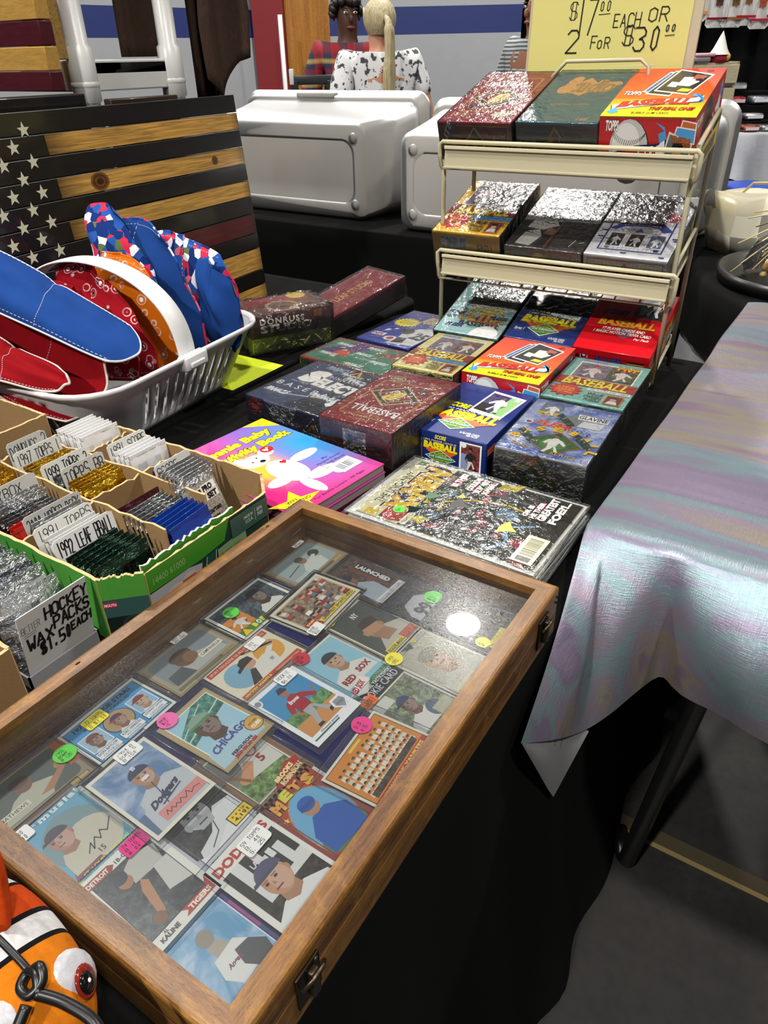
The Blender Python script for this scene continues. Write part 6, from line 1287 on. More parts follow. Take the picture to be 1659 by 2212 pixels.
def a_kal(f):
    f.rect(0, 0, 100, 100, '#dcdacf'); f.rect(9, 12, 91, 88, '#1c1c1c'); f.rect(10, 13, 90, 87, '#32383a', 'photo'); f.rect(10, 13, 50, 40, '#4e5658', 'photo')
    f.poly([(44, 62), (84, 60), (90, 80), (64, 87), (46, 80)], '#b5b2a8'); f.poly([(62, 34), (90, 28), (90, 62), (70, 62)], '#c2bfb6'); f.poly([(34, 20), (44, 24), (56, 56), (50, 62), (42, 52)], '#b07a52'); f.ell(38, 70, 9, 7, '#a06c48'); f.ell(36, 75, 9, 5, '#20283c'); f.ell(34, 22, 8, 6, '#7a4a2c')
    f.poly([(4, 88), (38, 88), (44, 92), (38, 96), (4, 96)], '#8e2a28'); f.t('DETROIT', 6, 89.5, 36, 94.5, '#e8dcc8', 0.04); f.t('1B-OF', 46, 90, 66, 94.5, '#2a2622', 0.02)
    f.poly([(52, 4), (96, 4), (96, 20), (88, 12), (52, 12), (58, 8)], '#a8302a'); f.t('TIGERS', 60, 5.5, 92, 10.5, '#e8dcc8', 0.05); f.t('AL', 24, 8.5, 30, 11.5, '#2a2622', 0.03); f.t('KALINE', 16, 3.5, 42, 8, '#2a2622', 0.05)
def a_ang(f):
    f.rect(0, 0, 100, 100, '#4c4a8c'); f.poly([(100, 100), (100, 40), (88, 60), (86, 100)], '#4a3a8a'); f.rect(90, 30, 100, 66, '#b84c9a'); f.rect(5, 6, 95, 83, '#e8e8ec'); f.rect(6.5, 7, 93.5, 82, '#5f98bc', 'cloud'); f.rect(0, 84, 100, 100, '#3a3c40')
    f.t('ANGELS', 6, 86, 94, 97, '#d8cc3c', 0.08, oc='#1c1c20'); f.ell(52, 60, 10, 8, '#8c8274'); f.poly([(44, 52), (60, 52), (66, 40), (46, 38)], '#a89c88'); f.poly([(40, 40), (70, 42), (82, 30), (76, 12), (44, 10), (34, 24)], '#d9d8d2'); f.poly([(62, 34), (80, 32), (92, 20), (88, 8), (66, 10), (58, 20)], '#46484a'); f.t('Angels', 44, 24, 64, 30, '#7a3a5a', 0.04, 0.3)
L = True
card('wide card of a fielder with a dark glove, in the far left corner', -0.297, -0.063, L, a_fielder, 0, 0, ('s', 'w', 78, 108, ['1955 B', 'TED', 'BV-80'], 0.0085), hold=(0.006, 0.006))
card('wide card with a green name bar and small orange pitcher panel', -0.2985, -0.162, L, a_gibson, -1, 0, ('o', 'g', 26, 70, ['BVG', '60T', '85'], 0.0095), hold=(0.006, 0.006))
card('wide card of a crowd of men with a yellow SPORTS HERO strip', -0.2385, -0.121, L, a_ruth, 2, 0.0035, ('s', 'w', 8, 8, ['BABE', 'RUTH', '$32'], 0.009), hold=(0.010, 0.012))
card('wide wood framed card of a close up head with a pale name plate', -0.2985, -0.258, L, a_camp, 0, 0, ('s', 'w', 66, 104, ['1955 B', 'ROY C', 'BV 100'], 0.009), hold=(0.006, 0.006))
card('wide cream card with red banners, a blue circle and a batter', -0.235, -0.229, L, a_mantle, -1.5, 0, ('s', 'w', 74, 82, ['300', '175'], 0.0095), hold=(0.009, 0.008))
card('card of a man facing left on dark ground with a small white cap mark', -0.162, -0.118, False, a_maris, -3, 0.0, ('o', 'y', 12, 102, ['BV', '300', '160'], 0.0095), hold=(0.010, 0.014))
card('brown card with the word LAUNCHED set sideways, at the far rail', -0.216, -0.0555, False, a_launch, -3, 0.0, None, '#4a4038', hold=(0.006, 0.006))
card('dark card of a grey jersey 99 with a green ten dollar sticker', -0.130, -0.0585, False, a_99, -2, 0.0, ('o', 'g', 78, 52, ['$10'], 0.011), '#33343a', hold=(0.006, 0.006))
card('dim card in the far right corner below the lamp glare', -0.0745, -0.0555, False, a_plain, 0, 0.0035, ('o', 'y', 8, 20, ['$5'], 0.008), hold=(0.006, 0.004), tall=0.0889)
card('washed out tan portrait card under the lamp glare by the right rail', -0.0755, -0.125, False, a_tan, -2, 0.0, ('o', 'y', 10, 95, ['1959', 'SPEC'], 0.0095), hold=(0.009, 0.009))
card('card of a man in a white shirt with red letters, green bar below', -0.154, -0.186, False, a_yaz, -3, 0.0, ('o', 'r', 25, 99, ['1965', 'BV-80', '45'], 0.0095), hold=(0.009, 0.009))
card('white bordered card of an infielder in a red shirt stretching', -0.156, -0.2475, False, a_chip, -3, 0.0035, ('s', 'w', 74, 93, ['ROOKIE', '$6.00'], 0.010), hold=(0.010, 0.012))
card('card under a black ROOKIE CARD header beside the right rail', -0.0725, -0.190, False, a_rookie, -3, 0.0, ('s', 'o', 14, 86, ['57ROOKIE'], 0.008), hold=(0.009, 0.009))
card('wide orange team card with five rows of players', -0.061, -0.262, L, a_team, 3, 0.0035, ('o', 'h', 76, 100, ['B-30', 'A-25'], 0.0100), hold=(0.012, 0.014))
card('red arched card of a man in a blue jacket', -0.0725, -0.331, False, a_mets, -3, 0.0, None, hold=(0.008, 0.009))
card('tan framed card of a smiling pitcher on pale blue', -0.2085, -0.314, False, a_jenk, 1, 0.0035, ('o', 'p', 22, 99, ['BASE', '$12', '15'], 0.0100), hold=(0.012, 0.012))
card('wood framed card of a grey batter number 5 with a red oval', -0.152, -0.326, False, a_rob, -2, 0.0, None, '#8a6a4e', hold=(0.010, 0.010))
card('wide blue rookie card with three small portraits', -0.2965, -0.354, L, a_blue, 1, 0.0, ('s', 'y', 36, 78, ['72 TOPPS', 'B $3.00'], 0.0105), hold=(0.006, 0.006))
card('sky blue card of a smiling man with a pink signature box', -0.209, -0.391, False, a_snider, -1, 0.0070, ('s', 'w', 68, 96, ['1954 B', 'DUKE S', 'B 150'], 0.0105), tall=0.092, hold=(0.012, 0.014))
card('wide dark wood framed card of a batter with a pale name plate at lower left', -0.2985, -0.4445, L, a_math, -2, 0.0, ('o', 'g', 92, 62, ['1955', 'BOWM', 'B 125'], 0.0105), '#6a5434', hold=(0.006, 0.006))
card('pale blue card of a man in a dark cap with lower case white lettering', -0.2275, -0.4525, False, a_musial, 0, 0.0, ('s', 'w', 8, 92, ['BV-80', '55.00'], 0.0095), hold=(0.009, 0.008))
card('black and white portrait card with a yellow 4,191 badge', -0.146, -0.388, False, a_cobb, -1, 0.0, None, hold=(0.008, 0.008))
card('white card with large red letters over a man in a grey blue cap', -0.0705, -0.3925, False, a_dodg, -1, 0.0035, ('s', 'w', 66, 84, ['59 TOPPS', 'B. 40', 'S. 25'], 0.0115), hold=(0.010, 0.009))
card('white card of a crouching infielder with red corner ribbons', -0.143, -0.4520, False, a_kal, -2, 0.0035, ('s', 'h', 76, 92, ['74 TOPPS', 'B 15', '8.00'], 0.0100), hold=(0.010, 0.006))
card('card of a fielder against blue sky in the nearest corner', -0.0735, -0.4575, False, a_ang, -1, 0.0, ('o', 'g', 62, 100, ['75T', '55.00'], 0.0120), '#4c4a8c', hold=(0.006, 0.003))

# ================================================================ comics
def comic_art(f):
    f.rect(0, 0, 100, 100, '#cfcba4'); f.grad(0, 0, 100, 74, '#1c211e', '#2c322c', 'photo')
    r = random.Random(21)
    for i in range(46):                              # a tangle of dark coils, leaves and sparks
        x, y = r.uniform(2, 98), r.uniform(3, 76); s = r.uniform(3, 11); a = r.uniform(0, 6.28); c = r.choice(['#15181a', '#15181a', '#0e1216', '#3a4a52', '#6f8ea6', '#b8a02c', '#9a2a3a', '#3f6a4a', '#c8b83a', '#7a2030', '#4a6a8c', '#20262a', '#a8b0b4'])
        f.poly([(x + s*math.cos(a+t*0.9)*(1 if t % 2 else 0.45), y + s*0.65*math.sin(a+t*0.9)*(1 if t % 2 else 0.5)) for t in range(7)], c)
    f.k -= 30
    for (pts, w, c) in (([(10, 70), (30, 62), (48, 64), (62, 52), (70, 34), (66, 18)], 0.004, '#c8ac2a'), ([(20, 40), (36, 34), (44, 44), (58, 40), (72, 48), (88, 40)], 0.005, '#a02a3e'), ([(6, 26), (22, 20), (40, 26), (52, 14)], 0.005, '#6f9ac0'), ([(60, 70), (74, 60), (90, 62)], 0.006, '#5a7a52'), ([(30, 54), (44, 52), (54, 58)], 0.004, '#8a2436'), ([(14, 50), (26, 48), (34, 54)], 0.006, '#12161a')): f.line(pts, w, c)
    f.ell(24, 60, 10, 7, '#14181c'); f.ell(26, 62, 6, 4, '#3f5666'); f.ell(18, 30, 9, 7, '#181c20'); f.ell(56, 30, 8, 6, '#5f8098')
    f.grad(0, 76, 100, 100, '#c4c094', '#d6d3ae')
    f.poly([(4, 74), (96, 76), (98, 88), (2, 86)], '#2a2440'); f.t('X-MEN', 12, 74, 94, 90, '#dcbc2a', 0.08, 0.12, oc='#2c2352', ob=0.05, gc='#c89a22'); f.t('THE UNCANNY', 20, 91.5, 76, 96.5, '#2a2a26', 0.01)
    f.rect(1, 88, 10, 95, '#cdb12c'); f.ell(12, 80, 11, 6.5, '#a8392e'); f.rect(2, 70, 20, 74, '#e2dcc0'); f.t('UNLIMITED', 3, 71, 19, 73, '#2a2a24'); f.rect(90, 92, 98, 97, '#5f7a5c')
    for i, s in enumerate(('WHO', 'IS THIS?', 'COULD HE', 'BE THE NEXT', 'X-MAN...')): f.t(s, 74, 66-i*4.6+(4 if i < 2 else 0), 97 if i != 0 else 90, 69.4-i*4.6+(4.5 if i < 2 else 0), '#f0eee6', 0.05, oc='#8c2420', ob=0.07)
    for i, s in enumerate(('OR IS', 'HE THEIR', 'GREATEST', 'FOE?!..')): h = 3 if i < 2 else 4.6; y = 21 - [0, 4, 9.5, 15.5][i]; f.t(s, 62, y, 80 if i < 1 else (88 if i < 2 else 98), y+h, '#f2f0e8', 0.05, oc='#3a2420', ob=0.06)
    f.rect(4, 2, 40, 13, '#d9d5b0'); f.rect(6, 4, 12, 11, '#4a4a40', 'photo'); x = 14
    while x < 36: w = r.uniform(0.4, 1.1); f.rect(x, 4, x+w, 11, '#3a3a36'); f.k -= 1; x += w + r.uniform(0.4, 1)
    f.k += 1
def comic(i, x, y, z, jit, label, art=None, edge='#c8a28c'):
    t = thing('comic_book', label, 'comic', M=Matrix.Translation((x, y, z)) @ Matrix.Rotation(R_(90+jit), 4, 'Z'), group='bagged comics in the stack')
    w, h = 0.168, 0.258
    m = MB(); m.box(-w/2-0.006, -h/2-0.004, 0.0, w/2+0.006, h/2+0.009, 0.0008, 'paper', '#d6d6d2'); m.part('backing_board', t)
    m = MB(); m.box(-w/2, -h/2, 0.0009, w/2, h/2, 0.0026, 'gloss', '#d8d4b8')
    f = Face(m, (-w/2, -h/2, 0.0026), (w, 0, 0), (0, h, 0), 'gloss', 2e-5)
    if art: art(f)
    else: f.rect(0, 0, 100, 100, edge, 'photo'); f.rect(0, 84, 100, 100, mixc(edge, '#ffffff', 0.4))
    m.part('cover', t)
    b = MB(); b.box(-w/2-0.0085, -h/2-0.007, -0.0002, w/2+0.0085, h/2+0.012, 0.0034, 'film', '#fff', 0.0008); b.part('bag', t)
    if art:
        s = MB(); c = Vector((-w/2+0.031, h/2-0.052, 0.0037)); s.poly([c + Vector((0.0085*math.cos(2*math.pi*k/22), 0.0085*math.sin(2*math.pi*k/22), 0)) for k in range(22)], 'paper', '#53c23e'); g = Face(s, c-Vector((0.006, 0.004, 0)), (0.012, 0, 0), (0, 0.008, 0), 'paper', 3e-5); g.hand('$4', 10, 20, 70, 90, '#14201a', 0.0006); s.part('price_sticker', t)
rnd = random.Random(15)
lab = ['lowest comic of the bagged stack behind the show case', 'second comic from the bottom of the bagged stack', 'third comic from the bottom of the bagged stack', 'fourth comic from the bottom of the bagged stack', 'fifth comic from the bottom of the bagged stack', 'sixth comic from the bottom of the bagged stack', 'reddish comic just under the top one of the bagged stack', 'bagged comic with dark tangled cover art, topmost of the comic stack']
for i in range(8):
    jx, jy, jr = (rnd.uniform(-0.004, 0.003), rnd.uniform(-0.002, 0.003), rnd.uniform(-1.6, 1.6)) if i < 7 else (0, 0, 0)
    comic(i, -0.1775+jx, 0.1375+jy, 0.001+i*0.0040, jr-0.8, lab[i], comic_art if i == 7 else None, ['#a8a49a', '#8c5a4a', '#6a7a8c', '#b0a070', '#a0a0a4', '#7c8c6a', '#9c4a38', ''][i])

# ================================================================ activity books
def book_art(f):
    n = 14
    for i in range(n):
        for j in range(n):
            def col(u, v):
                a = mixc('#d8247c', '#6a6ac0', min(1, max(0, u*1.25 - 0.15))); b = mixc('#1f96d2', '#7a62b8', min(1, abs(v-0.55)*2.2)); c = mixc(a, b, min(1, max(0, (u-0.35)*2.0)))
                k = max(0, 1-math.hypot(u-0.34, v-0.52)*3.6); c = mixc(c, '#e8b03a', min(1, k*1.6)); k2 = max(0, 1-v*3.4); return mixc(c, '#d0286c', k2*0.8)
            u0, u1, v0, v1 = i/n, (i+1)/n, j/n, (j+1)/n
            f.poly([(u0*100, v0*100), (u1*100, v0*100), (u1*100, v1*100), (u0*100, v1*100)], [col(u0, v0), col(u1, v0), col(u1, v1), col(u0, v1)]); f.k -= 1
    f.k += 1
    f.poly([(100, 100), (100, 84), (76, 100)], '#ecd820'); f.t('FIRST', 90, 96, 97, 98, '#7a5a18'); f.t('EDITION', 87, 93.4, 98.5, 95.4, '#7a5a18')
    f.t('Beanie Baby', 12, 79, 88, 89, '#ece41c', 0.06, 0.05, oc='#2a1a2a', ob=0.02); f.t('Activity Book', 10, 68, 96, 78, '#ece41c', 0.06, 0.05, oc='#2a1a2a', ob=0.02)
    Wt = '#f0f0ee'
    f.ell(40, 60, 13, 7, Wt); f.ell(30, 66, 6, 4, Wt); f.ell(56, 64, 7, 4.5, Wt); f.ell(46, 38, 14, 15, Wt); f.ell(72, 44, 15, 4.2, Wt, rot=-14); f.ell(30, 32, 13, 4.5, Wt, rot=-40); f.ell(62, 22, 15, 5, Wt, rot=-24); f.ell(42, 16, 5.5, 10, Wt, rot=10); f.ell(72, 16, 6, 4, Wt)
    f.ell(44, 57, 2.6, 1.6, '#1c1c1c'); f.ell(37, 60, 0.9, 0.7, '#1c1c1c'); f.ell(44, 62.5, 0.9, 0.7, '#1c1c1c'); f.poly([(53, 45), (56.5, 47), (55.5, 49.2), (53.6, 48.4), (51.8, 49.6), (50, 47.6)], '#c0222c'); f.ell(60, 66, 6, 3.8, '#b0242c'); f.t('ty', 56, 64, 62, 68, '#f0e8e4', 0.06); f.star(62, 67.5, 2, 1.4, '#e8c82a')
    f.star(14, 9, 24, 13, '#ecd820', 5, 0.42, 70); f.t('WIN', 8, 11, 18, 13.5, '#3a3018', 0.02); f.t('VALENTINO', 2, 7.8, 28, 10.4, '#3a3018', 0.02); f.t('Contest', 8, 5.4, 22, 7.2, '#3a3018')
    for i, s in enumerate(('By', 'Margaret Kitchen', 'Elizabeth Moore', 'John Stephens')): f.t(s, 66 if i else 76, 31-i*3.2, 92 if i else 82, 33-i*3.2, '#4a3a5a')
    f.t('For Beanie Lovers - All Ages', 26, 3, 82, 5.4, '#4a2a48')
    f.rect(70, 11, 92, 23, '#eef0f0'); x = 73; r = random.Random(5)
    while x < 89: w = r.uniform(0.4, 1.2); f.rect(x, 13.5, x+w, 20, '#3a3f46'); f.k -= 1; x += w + r.uniform(0.5, 1.1)
    f.k += 1
for i in range(4):
    lab = ['lowest activity book of the stack under the bright bear cover', 'second activity book from the bottom of the stack', 'third activity book from the bottom of the stack', 'pink and blue activity book with a white bear, topmost of its stack'][i]
    t = thing('activity_book', lab, 'book', M=Matrix.Translation((-0.4625+[0.004, -0.003, 0.003, 0][i], 0.081+[0.002, 0.003, -0.002, 0][i], 0.001 + i*0.0122)) @ Matrix.Rotation(R_(90-6.2+[0.8, -0.6, 0.5, 0][i]), 4, 'Z'), group='activity books in the stack')
    w, h = 0.180, 0.258
    m = MB(); m.box(-w/2+0.001, -h/2+0.001, 0.0007, w/2-0.001, h/2-0.001, 0.0105, 'paper', '#9c968e'); 
    for k in range(7): m.box(-w/2+0.0008, -h/2+0.0008, 0.0015+k*0.0013, w/2-0.0008, h/2-0.0008, 0.0019+k*0.0013, 'paper', '#7c766e')
    m.part('pages', t)
    m = MB(); m.box(-w/2, -h/2, 0.0105, w/2, h/2, 0.0118, 'gloss', '#a03a7c'); m.box(-w/2, -h/2, 0.0, w/2, h/2, 0.0008, 'gloss', '#8a3a6c')
    if i == 3: f = Face(m, (-w/2, -h/2, 0.0118), (w, 0, 0), (0, h, 0), 'gloss', 2e-5); book_art(f)
    m.part('cover', t)
# ================================================================ packs and trays
ORD = ['first', 'second', 'third', 'fourth', 'fifth', 'sixth', 'seventh', 'eighth', 'ninth', 'tenth', 'eleventh', 'twelfth']
def pack(x, y, z0, label, col, col2=None, w=0.064, h=0.088, t=0.006, lean=-8, yaw=0, group='foil card packs', mt='foil', art=None, crimp='#c4c6c8', sd=0, band=None):
    """a sealed pack standing on its lower edge, printed side towards +x"""
    M = Matrix.Translation((x, y, z0)) @ Matrix.Rotation(R_(90 + yaw), 4, 'Z') @ Matrix.Rotation(R_(lean), 4, 'X')
    o = thing('card_pack', label, 'card pack', M=M, group=group); r = random.Random(int(abs(x*9973)+abs(y*7919)*10+sd))
    n, k = 9, 9; fr, bk = [], []
    for i in range(k):
        v = i/(k-1); rf, rb = [], []
        for j in range(n):
            u = j/(n-1); bul = (1-abs(2*u-1)**4)*(1-abs(2*v-1)**6); c = r.uniform(-1, 1)*0.0013
            ww = w*(1 - 0.02*math.sin(v*3.1)); rf.append(((u-0.5)*ww, -t/2*bul - 0.0004 + c, h*v)); rb.append(((u-0.5)*ww, t/2*bul + 0.0004 + c, h*v))
        fr.append(rf); bk.append(rb)
    c2 = col2 or col
    def cf(i, j):
        if i < 1 or i > k-3: return lin(crimp)
        if band and i in band[1]: return lin(band[0])
        return lin(col if (i*3+j*2+sd) % 7 < 4 else c2)
    m = MB(); m.grid(fr, mt, cf, smooth=True); m.grid(bk, mt, cf, smooth=True, flip=True)
    for a, b, fl in (([p for p in fr[-1]], [p for p in bk[-1]], False), (fr[0], bk[0], True)): m.grid([a, b], mt, crimp, smooth=False, flip=fl)
    m.grid([[p[0] for p in fr], [p[0] for p in bk]], mt, c2, smooth=False); m.grid([[p[-1] for p in fr], [p[-1] for p in bk]], mt, c2, smooth=False, flip=True)
    if art: f = Face(m, (-w/2+0.003, -t/2-0.0022, 0.006), (w-0.006, 0, 0), (0, 0, h-0.014), 'print', 4e-5); art(f)
    m.part('pouch', o)
    cm = MB(); cm.box(-w/2, -0.0007, h-0.0005, w/2, 0.0007, h+0.0045, mt, crimp)
    for q in range(12): cm.box(-w/2 + w*q/12, -0.0011, h, -w/2 + w*(q+0.5)/12, 0.0011, h+0.0045, mt, crimp)
    cm.part('crimped_edge', o); return o
def tag_card(x, y, z0, label, lines, w=0.066, h=0.10, lean=-10, yaw=0, c='#d9d8d2', ztext=0.60, sw=0.0012, cut=True):
    M = Matrix.Translation((x, y, z0)) @ Matrix.Rotation(R_(90 + yaw), 4, 'Z') @ Matrix.Rotation(R_(lean), 4, 'X')
    o = thing('divider_tag', label, 'paper tag', M=M, group='handwritten divider tags')
    m = MB(); pts = [(-w/2, 0), (w/2, 0), (w/2, h*0.97), (w/2-0.006, h), (-w/2+0.004, h*0.995), (-w/2, h*0.96)]
    m.poly([(p[0], 0.0004, p[1]) for p in pts][::-1], 'paper', c); m.poly([(p[0], -0.0004, p[1]) for p in pts], 'paper', c)
    for a, b in zip(pts, pts[1:]+pts[:1]): m.poly([(a[0], -0.0004, a[1]), (a[0], 0.0004, a[1]), (b[0], 0.0004, b[1]), (b[0], -0.0004, b[1])], 'paper', c)
    f = Face(m, (-w/2, -0.0004, 0), (w, 0, 0), (0, 0, h), 'paper', 4e-5); n = len(lines); hh = (97 - ztext*100)/n
    for i, ln in enumerate(lines):
        y1 = 96 - i*hh; x0 = 5 if i == 0 else 42; f.hand(ln, x0, y1-hh*0.86, 95 if len(ln) > 6 else min(95, x0+len(ln)*11), y1-hh*0.08, '#111114', sw)
    m.part('card', o); return o
def torn_wall(m, a, b, z0, z1, ci, co, th=0.004, seed=1, notch=0.003, edge='#c9a878', n=28, slant=None):
    """a corrugated wall from a to b with a slightly torn top edge; ci inside colour, co outside colour (outside = right of a->b)"""
    a, b = Vector(a), Vector(b); d = (b-a).normalized(); nn = Vector((d.y, -d.x, 0)); r = random.Random(seed); O, I, T = [], [], []
    for i in range(n+1):
        p = a + (b-a)*(i/n); zt = (slant(i/n) if slant else z1) + r.uniform(-notch, notch*0.4)
        O.append([(p + nn*th/2) + Vector((0, 0, z0)), (p + nn*th/2) + Vector((0, 0, zt))]); I.append([(p - nn*th/2) + Vector((0, 0, zt)), (p - nn*th/2) + Vector((0, 0, z0))])
    m.grid(O, 'card', co, smooth=False, flip=True); m.grid(I, 'card', ci, smooth=False, flip=True)
    m.grid([[o[1], i[0]] for o, i in zip(O, I)], 'card', edge, smooth=False, flip=True)
    for k in (0, -1): m.poly([O[k][0], O[k][1], I[k][0], I[k][1]], 'card', edge)
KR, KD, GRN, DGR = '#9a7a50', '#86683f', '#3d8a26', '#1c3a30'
TX0, TX1, TY0, TY1 = -0.742, -0.374, -0.272, -0.010
TR = thing('cardboard_tray', 'green printed cardboard tray with torn rims full of sorted card packs', 'tray', ((TX0+TX1)/2, (TY0+TY1)/2, 0.0005))
cc = 0.034
ringp_ = [(TX1-0.010, TY0), (TX1, TY0+cc), (TX1, TY1-cc), (TX1-cc, TY1), (TX0+cc, TY1), (TX0, TY1-cc), (TX0, TY0+cc), (TX0+cc, TY0), (TX1-cc-0.012, TY0)]
m = MB(); m.prism([(p[0], p[1]) for p in [(TX1-cc, TY0+0.002), (TX1-0.002, TY0+cc), (TX1-0.002, TY1-cc), (TX1-cc, TY1-0.002), (TX0+cc, TY1-0.002), (TX0+0.002, TY1-cc), (TX0+0.002, TY0+cc), (TX0+cc, TY0+0.002)]], 0.0, 0.003, 'card', KD); m.part('bottom', TR, world=True)
P8 = [(TX1-cc, TY0), (TX1, TY0+cc), (TX1, TY1-cc), (TX1-cc, TY1), (TX0+cc, TY1), (TX0, TY1-cc), (TX0, TY0+cc), (TX0+cc, TY0)]
for i in range(8):
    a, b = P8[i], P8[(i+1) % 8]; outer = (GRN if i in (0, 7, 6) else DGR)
    m = MB(); z1 = 0.090 if i != 1 else 0.088
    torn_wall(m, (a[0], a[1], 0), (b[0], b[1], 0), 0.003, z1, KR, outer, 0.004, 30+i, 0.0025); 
    if i == 1:
        f = Face(m, (TX1+0.002, TY0+cc, 0.003), (0, TY1-TY0-2*cc, 0), (0, 0, 0.085), 'print', 6e-5)
        f.rect(0, 0, 100, 100, DGR); f.poly([(0, 68), (40, 66), (60, 70), (66, 100), (0, 100)], GRN); f.t('14400 61000', 4, 76, 28, 86, '#8fb078', 0.0)
        f.poly([(0, 0), (34, 0), (40, 60), (30, 66), (0, 66)], '#a8a8ac')
        for (x, y, s) in ((6, 28, 7), (18, 36, 9), (29, 40, 7)): f.rect(x-s, 0, x+s*0.8, y+10, '#7c1c20', 'photo'); f.ell(x, y+12, s*0.8, 9, '#c0b4b0'); f.rect(x-s*0.8, y+8, x+s*0.7, y+14, '#b04a42')
        f.poly([(38, 14), (44, 64), (52, 66), (48, 20)], '#1f4a3c'); f.line([(38, 14), (44, 64)], 0.0008, '#d8dcd4'); f.line([(48, 20), (52, 66)], 0.0008, '#d8dcd4'); f.ell(38, 8, 11, 28, '#e8e8e4'); f.ell(38, 8, 9.6, 25, '#1f3a30'); f.ell(38, 8, 8.8, 23, '#b0b4b4')
        f.poly([(52, 24), (53, 64), (78, 68), (78, 40), (62, 30)], '#7c9a6c'); f.t('0B210713-15381-1', 54, 44, 74, 54, '#2c3a2c', 0.0, slope=2); f.rect(66, 64, 100, 96, '#3a5a50')
        f.t('MADE IN', 78, 82, 86, 87, '#d8dcd8', 0.01); f.t('U.S.A.', 79, 74, 86, 80, '#d8dcd8', 0.01); f.line([(88, 70), (88, 90)], 0.0005, '#d8dcd8'); f.t('BPA', 90, 82, 95, 88, '#d8dcd8', 0.01); f.t('FREE', 90, 74, 95, 80, '#d8dcd8', 0.01); f.ell(84, 30, 6, 16, '#2c6a5a'); f.ell(84, 30, 4, 10, '#8ab0a0'); f.ell(93, 20, 6, 14, '#2c6a5a')
    if i == 0:
        d = Vector((cc, cc, 0)); f = Face(m, Vector((a[0], a[1], 0.003)) + Vector((0.0016, -0.0016, 0)), d, (0, 0, 0.085), 'print', 6e-5); f.rect(0, 0, 100, 68, '#2c4a48'); f.rect(0, 0, 100, 40, '#101c18'); f.ell(56, 22, 26, 18, '#26302c'); f.ell(56, 22, 22, 15, '#1a241e'); f.rect(0, 56, 30, 64, '#a02438'); f.t('MOUTH', 2, 57.5, 28, 62, '#e8d8d8', 0.02)
    if i == 2:
        d = Vector((-cc, cc, 0)); f = Face(m, Vector((a[0], a[1], 0.003)) + Vector((0.0016, 0.0016, 0)), d, (0, 0, 0.085), 'print', 6e-5); f.rect(10, 60, 60, 80, '#9a2434'); f.t('REGULAR', 14, 71, 56, 77, '#e8d8d8', 0.03); f.t('MOUTH', 18, 63, 52, 69, '#e8d8d8', 0.03)
    m.part('wall', TR, world=True)
m = MB(); torn_wall(m, (TX1-0.0065, TY0+cc+0.002, 0), (TX1-0.0065, TY1-cc-0.05, 0), 0.010, 0.094, KR, GRN, 0.003, 77, 0.004, '#d8d0bc'); m.part('inner_flap', TR, world=True)
for k, (a, b, z, s) in enumerate([((TX0+0.004, -0.092), (TX1-0.06, -0.086), 0.090, 5), ((TX0+0.004, -0.168), (TX1-0.045, -0.166), 0.088, 6), ((-0.552, TY1-0.004), (-0.552, -0.166), 0.086, 7), ((-0.545, -0.168), (-0.545, TY0+0.004), 0.088, 8), ((-0.66, TY1-0.004), (-0.655, -0.09), 0.090, 9)]):
    m = MB(); torn_wall(m, (a[0], a[1], 0), (b[0], b[1], 0), 0.003, z, KR, KR, 0.003, 50+s, 0.004, n=16); m.part('divider', TR, world=True)
G2 = 'packs in the green tray'
yA, yB, yC = -0.049, -0.128, -0.219
for i in range(7): pack(-0.722 + i*0.0088, yA-0.002*(i % 2), 0.004, 'white unprinted pack, %s of the white bundle at the far end of the green tray' % ORD[i], '#dcdcdc', '#c8c8c8', 0.064, 0.094, 0.005, -6, 0, G2, 'gloss', None, '#e4e4e4', i)
tag_card(-0.607, yA, 0.004, 'white tag reading Series 1 Football in the far row of the green tray', ['1991 SCORE', 'SERIES 1', 'FOOTBALL'], 0.066, 0.103, -8, ztext=0.52)
for i in range(4): pack(-0.596 + i*0.0088, yA+0.001*i, 0.004, 'white packet, %s behind the Football tag' % ORD[i], '#d6d6d6', '#bcbcbc', 0.064, 0.090, 0.005, -8, 0, G2, 'gloss', None, '#e0e0e0', 9+i)
for i in range(2): pack(-0.541 + i*0.008, -0.041, 0.004, 'purple pack, %s in the low row behind the plain kraft divider' % ORD[i], '#3a1058', '#5a1a7c', 0.060, 0.074, 0.006, -10, 0, G2, 'glassy', None, '#3a1058', i)
tag_card(-0.507, yA-0.006, 0.004, 'white tag with one bold word in marker before the silver hockey packs', ['SCORE', 'HOCKEY'], 0.062, 0.100, -10, ztext=0.66)
for i in range(5): pack(-0.499 + i*0.009, yA-0.006-0.001*i, 0.004, 'silver foil hockey pack, %s of the row at the far right of the green tray' % ORD[i], '#b4b6b8', '#8f9294', 0.064, 0.090, 0.006, -10, 0, G2, 'foil', None, '#c8cacc', i+20)
